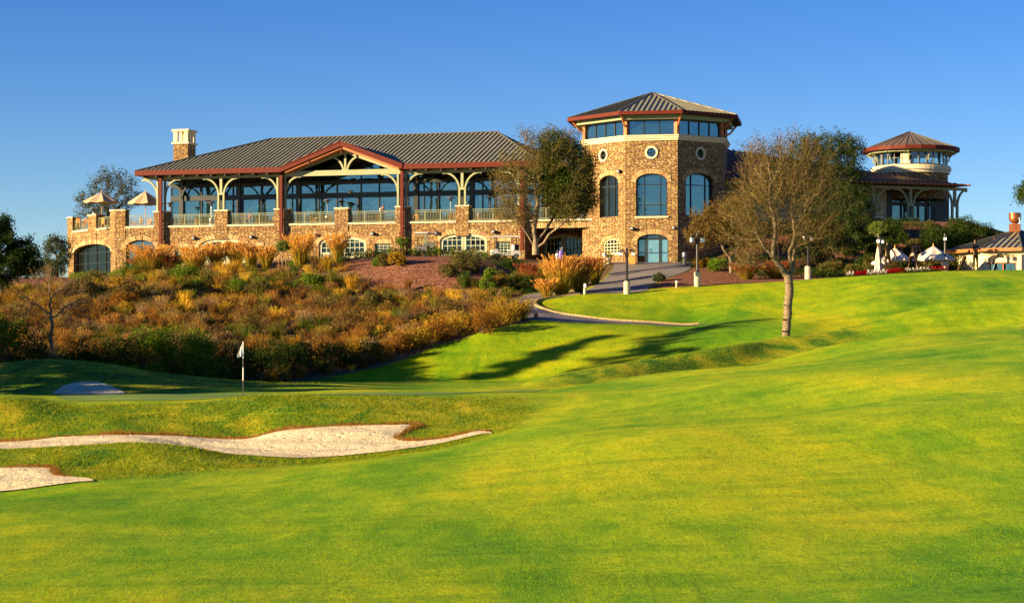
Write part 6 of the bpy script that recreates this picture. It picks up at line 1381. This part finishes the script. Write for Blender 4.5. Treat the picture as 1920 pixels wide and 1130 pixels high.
# wooden host stand and planter by the door
def podium():
    p = at(1186, 157.8); F = Fr((p.x, p.y), 12); c = root('host_stand', tuple(p), 'orange wooden host stand beside the glass entrance of the tower', 'stand')
    m = MB(); m.box(F, -.28, .28, -.25, .25, p.z + .03, p.z + .92); m.box(F, -.22, .22, .25, .262, p.z + .1, p.z + .84); m.build('body', 'teak', c); m = MB(); m.box(F, -.33, .33, -.3, .3, p.z + .92, p.z + .98); m.build('top', 'teak', c)
podium()
p = at(1140, 158.2); c = root('planter_pot', tuple(p), 'pale round planter with yellow flowers under the small arched tower window', 'planter'); m = MB(); m._lathe(tuple(p), [(.2, 0), (.32, .45), (.36, .5), (.32, .52), (.28, .45)], 16); m.build('pot', 'concrete', c)
v, q_ = leaves(np.random.default_rng(4).normal(size=(500, 3)) * [.2, .2, .12] + np.array(p) + [0, 0, .72], .06, np.random.default_rng(5)); npmesh('plant', v, quads=q_, mats=('leaf_bright',), parent=c)
v, q_ = leaves(np.random.default_rng(6).normal(size=(60, 3)) * [.2, .2, .1] + np.array(p) + [0, 0, .85], .06, np.random.default_rng(7)); npmesh('flowers', v, quads=q_, mats=('petal_yellow',), parent=c)
# golf bag by the driveway grasses
p = at(1047, 150); p.z = (HY - 489) / FP * 150; p.z = max(p.z, at(1047, 150).z)
c = root('golf_bag', tuple(p), 'purple and white golf bag standing behind the golden grass under the terrace', 'golf bag')
m = MB(); m.tube([tuple(p + Vector((.12, 0, 0))), tuple(p + Vector((.2, 0, .3))), tuple(p + Vector((.24, 0, .78)))], [.2, .22, .19], 12); m.build('bag', 'purple_vinyl', c)
m = MB(); m.tube([tuple(p + Vector((-.1, 0, .0))), tuple(p + Vector((-.1, 0, .5))), tuple(p + Vector((-.1, 0, .58)))], [.14, .15, .1], 10); m.build('side_pocket', 'white_paint', c)
m = MB()
for i in range(5): m.tube([tuple(p + Vector((.2 + .03 * i - .06, .04 * (i % 2), .75))), tuple(p + Vector((.22 + .05 * i - .08, .03, 1.0 + .03 * i)))], .018, 5)
m.tube([tuple(p + Vector((-.1, 0, .58))), tuple(p + Vector((-.1, 0, .85)))], .03, 6); m.build('clubs', 'steel', c)

# ------------------------------------------------------------------ people and statues (continuous skinned bodies)
def body(name, base, J, E, mat, parent, rz=0, sc=1.0):
    """J: {name:(x,y,z,r)} ; E: edges. One surface grown along the skeleton."""
    names = list(J); me = bpy.data.meshes.new(name); c, s = math.cos(rz), math.sin(rz)
    off = WL[parent.name]
    me.from_pydata([((J[k][0] * c - J[k][1] * s) * sc + base[0] - off.x, (J[k][0] * s + J[k][1] * c) * sc + base[1] - off.y, J[k][2] * sc + base[2] - off.z) for k in names], [(names.index(a), names.index(b)) for a, b in E], [])
    o = bpy.data.objects.new(name, me); COL.objects.link(o); o.parent = parent; me.materials.append(MAT[mat])
    md = o.modifiers.new('skin', 'SKIN'); md.use_smooth_shade = True
    for i, k in enumerate(names):
        sv = me.skin_vertices[0].data[i]; sv.radius = (J[k][3] * sc,) * 2; sv.use_root = (i == 0)
    sb = o.modifiers.new('sub', 'SUBSURF'); sb.levels = sb.render_levels = 1
    KIDS[parent.name].append(o); KIDS[o.name] = []; WL[o.name] = Vector(off); return o
BE = [('hip', 'waist'), ('waist', 'chest'), ('chest', 'neck'), ('neck', 'head'), ('head', 'crown'), ('chest', 'shL'), ('shL', 'elL'), ('elL', 'haL'), ('chest', 'shR'), ('shR', 'elR'), ('elR', 'haR'), ('hip', 'thL'), ('thL', 'knL'), ('knL', 'anL'), ('anL', 'toL'), ('hip', 'thR'), ('thR', 'knR'), ('knR', 'anR'), ('anR', 'toR')]
def pose(**kw):
    J = dict(hip=(0, 0, .98, .13), waist=(0, 0, 1.12, .125), chest=(0, 0, 1.38, .14), neck=(0, 0, 1.53, .055), head=(0, -.01, 1.64, .088), crown=(0, 0, 1.76, .07), shL=(-.19, 0, 1.44, .06), elL=(-.26, 0, 1.15, .045), haL=(-.27, -.05, .88, .032), shR=(.19, 0, 1.44, .06), elR=(.26, 0, 1.15, .045), haR=(.27, -.05, .88, .032),
             thL=(-.11, 0, .88, .095), knL=(-.12, 0, .5, .06), anL=(-.13, .02, .09, .042), toL=(-.14, -.16, .03, .03), thR=(.11, 0, .88, .095), knR=(.12, 0, .5, .06), anR=(.13, .02, .09, .042), toR=(.14, -.16, .03, .03))
    for k, v in kw.items(): J[k] = tuple(v) + (J[k][3],) if len(v) == 3 else tuple(v)
    E = list(BE)
    for sd_, k in ((-1, 'haL'), (1, 'haR')):
        h = Vector(J[k][:3]); e = Vector(J['el' + k[2]][:3]); d = (h - e).normalized(); sidev = d.cross(Vector((0, 1, 0))); sidev = sidev.normalized() if sidev.length > .1 else Vector((1, 0, 0))
        for f in range(5):
            o = sidev * (f - 2) * .018; ln = (.05, .085, .09, .085, .065)[f]; t = h + o * 1.3 + d * (.03 + ln) + (sidev * -.03 if f == 0 else Vector((0, 0, 0))); J[f'{k}f{f}'] = (t.x, t.y - .01, t.z, .010); E.append((k, f'{k}f{f}'))
    return J, E
def statue(px, D, lab, J, E, sc, rz, extra=None, dz=0):
    p = at(px, D, dz); c = root('bronze_statue', tuple(p), lab, 'statue'); body('figure', p, J, E, 'bronze', c, rz, sc)
    if extra: extra(c, p, sc, rz)
    return c
def rel(p, sc, rz, q): c, s = math.cos(rz), math.sin(rz); return (p[0] + (q[0] * c - q[1] * s) * sc, p[1] + (q[0] * s + q[1] * c) * sc, p[2] + q[2] * sc)
# skirted figure with arms out holding a club
J, E = pose(shL=(-.18, 0, 1.43), elL=(-.36, -.05, 1.22), haL=(-.44, -.15, .98), shR=(.18, 0, 1.43), elR=(.36, 0, 1.18), haR=(.46, -.06, .88), knL=(-.10, -.02, .5), knR=(.14, 0, .5), anL=(-.12, .02, .09), anR=(.18, .02, .09))
def ex1(c, p, sc, rz):
    m = MB(); m.tube([rel(p, sc, rz, (.46, -.08, .9)), rel(p, sc, rz, (.52, -.2, .02))], .018, 6); m.tube([rel(p, sc, rz, (.52, -.2, .03)), rel(p, sc, rz, (.46, -.3, .03))], .03, 6); m.build('golf_club', 'bronze', c)
statue(1664, 142.6, 'bronze golfer statue with arms held away, leftmost of the three on the crest', J, E, 1.38, .1, ex1)
# putting figure, bent over
J, E = pose(hip=(0, .12, .94), waist=(0, .02, 1.10), chest=(0, -.2, 1.30), neck=(0, -.33, 1.36), head=(0, -.42, 1.36), crown=(0, -.5, 1.33), shL=(-.18, -.22, 1.34), elL=(-.2, -.34, 1.08), haL=(-.03, -.42, .86), shR=(.18, -.22, 1.34), elR=(.2, -.34, 1.08), haR=(.03, -.42, .84), thL=(-.13, .1, .86), knL=(-.18, .02, .48), anL=(-.24, .06, .09), toL=(-.26, -.12, .03), thR=(.13, .1, .86), knR=(.22, .02, .48), anR=(.32, .06, .09), toR=(.34, -.12, .03))
def ex2(c, p, sc, rz):
    m = MB(); m.tube([rel(p, sc, rz, (0, -.42, .9)), rel(p, sc, rz, (0, -.55, .03))], .016, 6); m.tube([rel(p, sc, rz, (-.08, -.56, .03)), rel(p, sc, rz, (.06, -.56, .03))], .022, 6); m.build('putter', 'bronze', c)
statue(1713, 142.8, 'bronze golfer statue bending forward over a putt, between the two open umbrellas', J, E, 1.45, math.pi - .6, ex2)
J, E = pose(shL=(-.18, 0, 1.44), elL=(-.27, -.12, 1.2), haL=(-.12, -.3, 1.26), shR=(.18, 0, 1.44), elR=(.27, -.12, 1.2), haR=(.1, -.3, 1.24), knL=(-.1, 0, .5), knR=(.14, .02, .5), anL=(-.1, .02, .09), anR=(.2, .06, .09))
def ex3(c, p, sc, rz):
    m = MB(); m._lathe(rel(p, sc, rz, (0, 0, 1.70)), [(.13 * sc, 0), (.10 * sc, .02), (.09 * sc, .1), (.02, .13)], 12); m.build('cap', 'bronze', c)
statue(1829, 142.6, 'bronze golfer statue in a cap with folded arms, right of the three on the crest', J, E, 1.28, .45, ex3)
p = at(1807, 142.5); c = root('bronze_golf_bag', tuple(p), 'bronze golf bag leaning on its stand beside the capped statue', 'statue')
m = MB(); m.tube([tuple(p + Vector((-.42, 0, .02))), tuple(p + Vector((-.1, 0, .6))), tuple(p + Vector((.12, 0, 1.1)))], [.13, .16, .14], 12); m.build('bag', 'bronze', c)
m = MB()
for i in range(5): m.tube([tuple(p + Vector((.1, .05 * (i - 2), 1.05))), tuple(p + Vector((.26 + .05 * i, .07 * (i - 2), 1.45 + .05 * (i % 3))))], .02, 5); m.tube([tuple(p + Vector((.26 + .05 * i, .07 * (i - 2), 1.42 + .05 * (i % 3)))), tuple(p + Vector((.34 + .05 * i, .07 * (i - 2), 1.5 + .05 * (i % 3))))], .04, 5)
m.build('clubs', 'bronze', c)
m = MB()
for g in (-.2, .2): m.tube([tuple(p + Vector((.05, 0, .9))), tuple(p + Vector((.35, g, .0)))], .018, 5)
m.build('stand_leg', 'bronze', c)

# ------------------------------------------------------------------ umbrellas, heaters, terrace furniture
def umbrella(name, base, h, r, drop, label, mat='canvas', k=8, rz=.2, group=None, pole='teak'):
    c = root(name, tuple(base), label, 'umbrella', group); b = base; m = MB(); m.tube([(b[0], b[1], b[2]), (b[0], b[1], b[2] + h + .12)], .04, 8); m.build('pole', pole, c)
    m = MB(); zt = b[2] + h; n = 6; b0 = 0
    for i in range(k):
        a0 = rz + 2 * math.pi * i / k; a1 = rz + 2 * math.pi * (i + 1) / k; V = []
        for j in range(n + 1):
            t = j / n
            for a, w in ((a0, 0), (a0 * .5 + a1 * .5, 1), (a1, 0)):
                rr = r * t * (math.cos(math.pi / k) * .97 if w else 1); V.append((b[0] + rr * math.cos(a), b[1] + rr * math.sin(a), zt - drop * t ** 1.08 - (.05 * r * t * t if w else 0)))
        F = []
        for j in range(n): q_ = j * 3; F += [(q_, q_ + 1, q_ + 4, q_ + 3), (q_ + 1, q_ + 2, q_ + 5, q_ + 4)]
        e = n * 3; V += [(V[e + j][0], V[e + j][1], V[e + j][2] - .13) for j in range(3)]; F += [(e, e + 1, e + 4, e + 3), (e + 1, e + 2, e + 5, e + 4)]
        m.add(V, F)
    m.build('canopy', mat, c); m = MB()
    for i in range(k): a = rz + 2 * math.pi * i / k; m.tube([(b[0], b[1], zt - .06), (b[0] + r * .97 * math.cos(a), b[1] + r * .97 * math.sin(a), zt - drop - .03)], .018, 4)
    m.tube([(b[0], b[1], zt), (b[0], b[1], zt + .2)], [.06, .03], 8); m.build('ribs', pole, c); return c
D_ = 184.0
for px, D_, pt, pe_, r_m, lab in ((190.5, 186, 361, 377.5, 1.75, 'tan patio umbrella on the left, in front of the ridge tree'), (273, 181, 359, 380, 1.65, 'tan patio umbrella next to the first red drainpipe')):
    X, Y = xy(px, D_); z1 = (HY - pt) / FP * D_; z2 = (HY - pe_) / FP * D_; umbrella('patio_umbrella', (X, Y, T), z1 - T, r_m, z1 - z2, lab, 'canvas', 8, .3)
for px, D_, pt, pe_, r_m, lab in ((1678, 145.0, 464, 486, 1.20, 'pale umbrella between the left and the putting statue'), (1750, 145.2, 461, 485, 1.62, 'larger pale umbrella left of the lamp post by the pavilion')):
    p = at(px, D_); z1 = (HY - pt) / FP * D_; z2 = (HY - pe_) / FP * D_; umbrella('garden_umbrella', tuple(p), z1 - p.z, r_m, z1 - z2, lab, 'canvas_pale', 8, .45)
p = at(1646, 143.2); z1 = (HY - 463) / FP * 143.2 - p.z; c = root('closed_umbrella', tuple(p), 'folded cream umbrella wrapped round its pole at the left of the statues', 'umbrella')
m = MB(); V = []; F = []
prof = [(.04, z1), (.10, z1 - .35), (.16, z1 - .8), (.20, z1 - 1.2), (.17, z1 - 1.25), (.27, z1 - 1.9), (.34, z1 - 2.35 if z1 > 2.5 else .1)]; kk = 20
for r0, z in prof:
    for j in range(kk): a = 2 * math.pi * j / kk; rr = r0 * (1 + .28 * math.cos(5 * a)); V.append((p.x + rr * math.cos(a), p.y + rr * math.sin(a), p.z + max(z, .08)))
for i in range(len(prof) - 1):
    for j in range(kk): F.append((i * kk + j, i * kk + (j + 1) % kk, (i + 1) * kk + (j + 1) % kk, (i + 1) * kk + j))
m.add(V, F); m.build('canopy', 'canvas_pale', c); m = MB(); m.tube([tuple(p), (p.x, p.y, p.z + z1 + .15)], .035, 8); m.build('pole', 'teak', c)
p = at(1651, 144.6); umbrella('garden_umbrella', tuple(p), (HY - 482) / FP * 144.6 - p.z, .75, .42, 'small low umbrella tilted behind the folded one', 'canvas_pale', 8, .2)
ht = root('patio_heater', (0, 0, 0), '', 'patio heater', 'mushroom patio heaters'); m = MB(); m._lathe((0, 0, 0), [(.24, 0), (.24, .05), (.2, .08), (.19, .75), (.12, .8), (.04, .82)], 14); m.build('base', 'steel', ht)
m = MB(); m.tube([(0, 0, .8), (0, 0, 1.95)], .035, 8); m.build('pole', 'steel', ht); m = MB(); m._lathe((0, 0, 1.9), [(.07, 0), (.11, .08), (.12, .3), (.06, .32)], 12); m.build('burner', 'black_metal', ht); m = MB(); m._lathe((0, 0, 2.25), [(.44, -.06), (.43, -.03), (.25, .05), (.05, .10), (.0, .10)], 18); m.build('hood', 'steel', ht)
for i, (px, n, lab) in enumerate([(175, None, 'patio heater left of the left patio umbrella'), (318, -1.6, 'patio heater just right of the first red drainpipe'), (396, -1.6, 'patio heater left of the first pair of posts'), (614, -1.6, 'patio heater left of the pier under the gable'), (640, -3.6, 'small dark patio heater near the glass doors'), (845, -1.6, 'patio heater left of the second pair of posts'), (918, -1.6, 'patio heater right of the second pair of posts, beside the terrace tree')]):
    loc = (xy(px, 184)[0], 184, T) if n is None else F0.pt(S(px, n), n, T)
    if i == 0: ht.location = loc; ht['label'] = lab
    else: dup(ht, loc, i * .4, lab, scale=.98)
ch = root('terrace_chair', (0, 0, 0), '', 'chair', 'wooden terrace chairs'); m = MB(); m.box(WORLD, -.24, .24, -.24, .24, .42, .46); m.build('seat', 'teak', ch); m = MB()
m.box(WORLD, -.24, .24, .2, .23, .84, .92)
for i in range(5): m.box(WORLD, -.2 + i * .09, -.15 + i * .09, .2, .225, .46, .84)
m.build('backrest', 'teak', ch)
for a in (-1, 1):
    for b_ in (-1, 1): m = MB(); m.box(WORLD, a * .22 - .022, a * .22 + .022, b_ * .21 - .022, b_ * .21 + .022, 0, .42 if b_ < 0 else .9); m.build('leg', 'teak', ch)
    m = MB(); m.box(WORLD, a * .25 - .025, a * .25 + .025, -.22, .22, .62, .65); m.box(WORLD, a * .25 - .02, a * .25 + .02, -.22, -.18, .42, .62); m.build('armrest', 'teak', ch)
CH_ = [('left patio', [(150, 176, 1.0), (164, 178, 3.2), (197, 178, 2.3), (216, 180, .3), (250, 179, 1.6), (262, 178, -.6), (283, 179, 2.9)], None), ('bay left of the first pair of posts', [328, 346, 372, 388], -1.4), ('bay right of the first pair of posts', [436, 462, 486, 508], -1.4), ('bay right of the second drainpipe', [546, 578, 588, 606, 618], -1.3), ('bay left of the third drainpipe', [664, 686, 712, 738], -1.3), ('bay right of the third drainpipe', [773, 780, 795, 836, 847], -1.3), ('bay right of the second pair of posts', [886, 901, 910, 926, 936, 950], -1.3), ('bridge beside the tower', [1078, 1084, 1120], -1.3)]
first = True
for nm, pts, n in CH_:
    for k, e in enumerate(pts):
        if n is None: loc = (*xy(e[0], e[1]), T); rz = e[2]
        else: nn_ = n - .9 * (k % 2); loc = F0.pt(S(e, nn_), nn_, T - .11 + .0); rz = [0.2, 2.9, 1.4, -1.2, 3.3, .5][k % 6]
        lab = f'wooden armchair behind the railing, {nm}'
        if first: ch.location = loc; ch.rotation_euler = (0, 0, rz); ch['label'] = lab; first = False; first_g = 'wooden chairs, ' + nm; ch['group'] = first_g
        else: dup(ch, loc, rz, lab, 'wooden chairs, ' + nm)
tb = root('terrace_table', (0, 0, 0), '', 'table', 'terrace tables'); m = MB(); m._lathe((0, 0, .70), [(.0, 0), (.45, 0), (.46, .04), (.0, .045)], 20); m.build('table_top', 'cream', tb); m = MB(); m.tube([(0, 0, .02), (0, 0, .7)], .04, 8); m._lathe((0, 0, 0), [(.28, 0), (.28, .03), (.05, .06)], 14); m.build('pedestal', 'black_metal', tb)
for i, (px, n, lab) in enumerate([(360, -1.7, 'round table left of the first pair of posts'), (448, -1.7, 'round table right of the first pair of posts'), (597, -1.7, 'round table in the bay left of the gable pier'), (692, -1.5, 'round pale table in the bay right of the gable pier'), (788, -1.7, 'round table right of the third drainpipe'), (930, -1.7, 'round table beside the terrace tree branches')]):
    loc = F0.pt(S(px, n), n, T - .11)
    if i == 0: tb.location = loc; tb['label'] = lab
    else: dup(tb, loc, 0, lab)
# seated and standing guests
def guest(px, n, lab, shirt, rz, seated=True, z=T - .11):
    s = S(px, n); p = Vector(F0.pt(s, n, z)); c = root('person', tuple(p), lab, 'person')
    if seated: J, E = pose(hip=(0, 0, .52), waist=(0, .02, .68), chest=(0, .02, .94), neck=(0, 0, 1.08), head=(0, -.02, 1.19), crown=(0, -.01, 1.30), shL=(-.19, 0, 1.0), elL=(-.24, -.08, .76), haL=(-.14, -.28, .74), shR=(.19, 0, 1.0), elR=(.24, -.08, .76), haR=(.14, -.28, .74), thL=(-.1, -.1, .52), knL=(-.12, -.42, .50), anL=(-.12, -.42, .09), toL=(-.12, -.56, .03), thR=(.1, -.1, .52), knR=(.12, -.42, .50), anR=(.12, -.42, .09), toR=(.12, -.56, .03))
    else: J, E = pose(chest=(0, -.08, 1.36), neck=(0, -.14, 1.50), head=(0, -.2, 1.58), crown=(0, -.2, 1.7), elR=(.2, -.2, 1.18), haR=(.1, -.36, 1.15))
    body('body', p, J, E, 'skin', c, rz)
    ke = ['hip', 'waist', 'chest', 'shL', 'shR', 'elL', 'elR']; J2 = {k: (*J[k][:3], J[k][3] * 1.12 + .008) for k in ke}; body('shirt', p, J2, [('hip', 'waist'), ('waist', 'chest'), ('chest', 'shL'), ('shL', 'elL'), ('chest', 'shR'), ('shR', 'elR')], shirt, c, rz)
    ke = ['hip', 'thL', 'knL', 'anL', 'thR', 'knR', 'anR']; J2 = {k: (*J[k][:3], J[k][3] * 1.1 + .006) for k in ke}; body('trousers', p, J2, [('hip', 'thL'), ('thL', 'knL'), ('knL', 'anL'), ('hip', 'thR'), ('thR', 'knR'), ('knR', 'anR')], 'cloth_blue', c, rz)
    h = rel(p, 1, rz, J['head'][:3]); m = MB(); m._lathe((h[0], h[1], h[2]), [(.108, 0), (.115, .06), (.10, .13), (.05, .17), (.0, .18)], 12); m.build('hair', 'hair', c)
guest(452, -1.0, 'seated person in a white top behind the railing, left of the two', 'cloth_white', 1.2); guest(469, -1.0, 'seated person in a dark pink top behind the railing, right of the two', 'cloth_pink', -1.3)
guest(716, -1.1, 'person in a white top leaning forward at the railing near the third drainpipe', 'cloth_white', .9, False)

# ------------------------------------------------------------------ golf carts by the garage wall
def cart(px, D, rz, lab, bodym='cart_body', seatm='white_paint'):
    p = at(px, D); c = root('golf_cart', tuple(p), lab, 'golf cart'); A = Fr((p.x, p.y), -math.degrees(rz)); z = p.z
    m = MB(); m.box(A, -1.15, 1.15, -.55, .55, z + .28, z + .42); m.panel(A, [(-1.2, z + .3), (-1.2, z + .78), (-.75, z + .84), (-.6, z + .42), (.45, z + .42), (.5, z + .72), (1.1, z + .72), (1.2, z + .3)], [], -.56, .56); m.build('body', bodym, c)
    m = MB(); m.panel(A, [(-1.2, z + 1.82), (1.1, z + 1.82), (1.16, z + 1.86), (1.0, z + 1.93), (-1.1, z + 1.93), (-1.27, z + 1.87)], [], -.6, .6); m.build('roof', 'white_paint', c)
    for a, b_ in ((-.85, -.98), (1.0, 1.05)):
        for g in (-.5, .5): m = MB(); m.tube([A.pt(b_ if a > 0 else a, g, z + .7), A.pt(a, g, z + 1.84)], .022, 6); m.build('roof_post', 'black_metal', c)
    m = MB(); m.box(A, .2, .62, -.5, .5, z + .66, z + .80); m.box(A, .56, .68, -.5, .5, z + .8, z + 1.2); m.build('seat', seatm, c)
    m = MB(); m.tube([A.pt(-.55, .2, z + .8), A.pt(-.25, .2, z + 1.05)], .02, 6); m.tube([A.pt(-.3, .03, z + 1.0), A.pt(-.22, .2, z + 1.1), A.pt(-.3, .37, z + 1.0)], .018, 6); m.build('steering_wheel', 'black_metal', c)
    m = MB(); m.add([A.pt(-.82, -.5, z + .84), A.pt(-.82, .5, z + .84), A.pt(-.86, .5, z + 1.8), A.pt(-.86, -.5, z + 1.8)], [(0, 1, 2, 3)]); m.build('windscreen', 'glass_clear', c)
    for a in (-.8, .8):
        for g in (-1, 1): m = MB(); m.tube([A.pt(a, g * .40, z + .22), A.pt(a, g * .58, z + .22)], .22, 16); w = m.build('wheel', 'rubber', c); m = MB(); m.tube([A.pt(a, g * .50, z + .22), A.pt(a, g * .595, z + .22)], .11, 12); m.build('rim', 'steel', w)
    m = MB(); m.box(A, .78, 1.12, -.35, -.05, z + .72, z + 1.25); m.box(A, .8, 1.1, .05, .33, z + .72, z + 1.2); m.build('bag_well', 'black_metal', c)
cart(800, 160.2, 1.2, 'golf cart seen end-on in front of the wall left of the third garage door', 'dark_frame', 'black_metal'); cart(948, 159.2, .15, 'golf cart with long white roof before the small window beside the terrace tree')
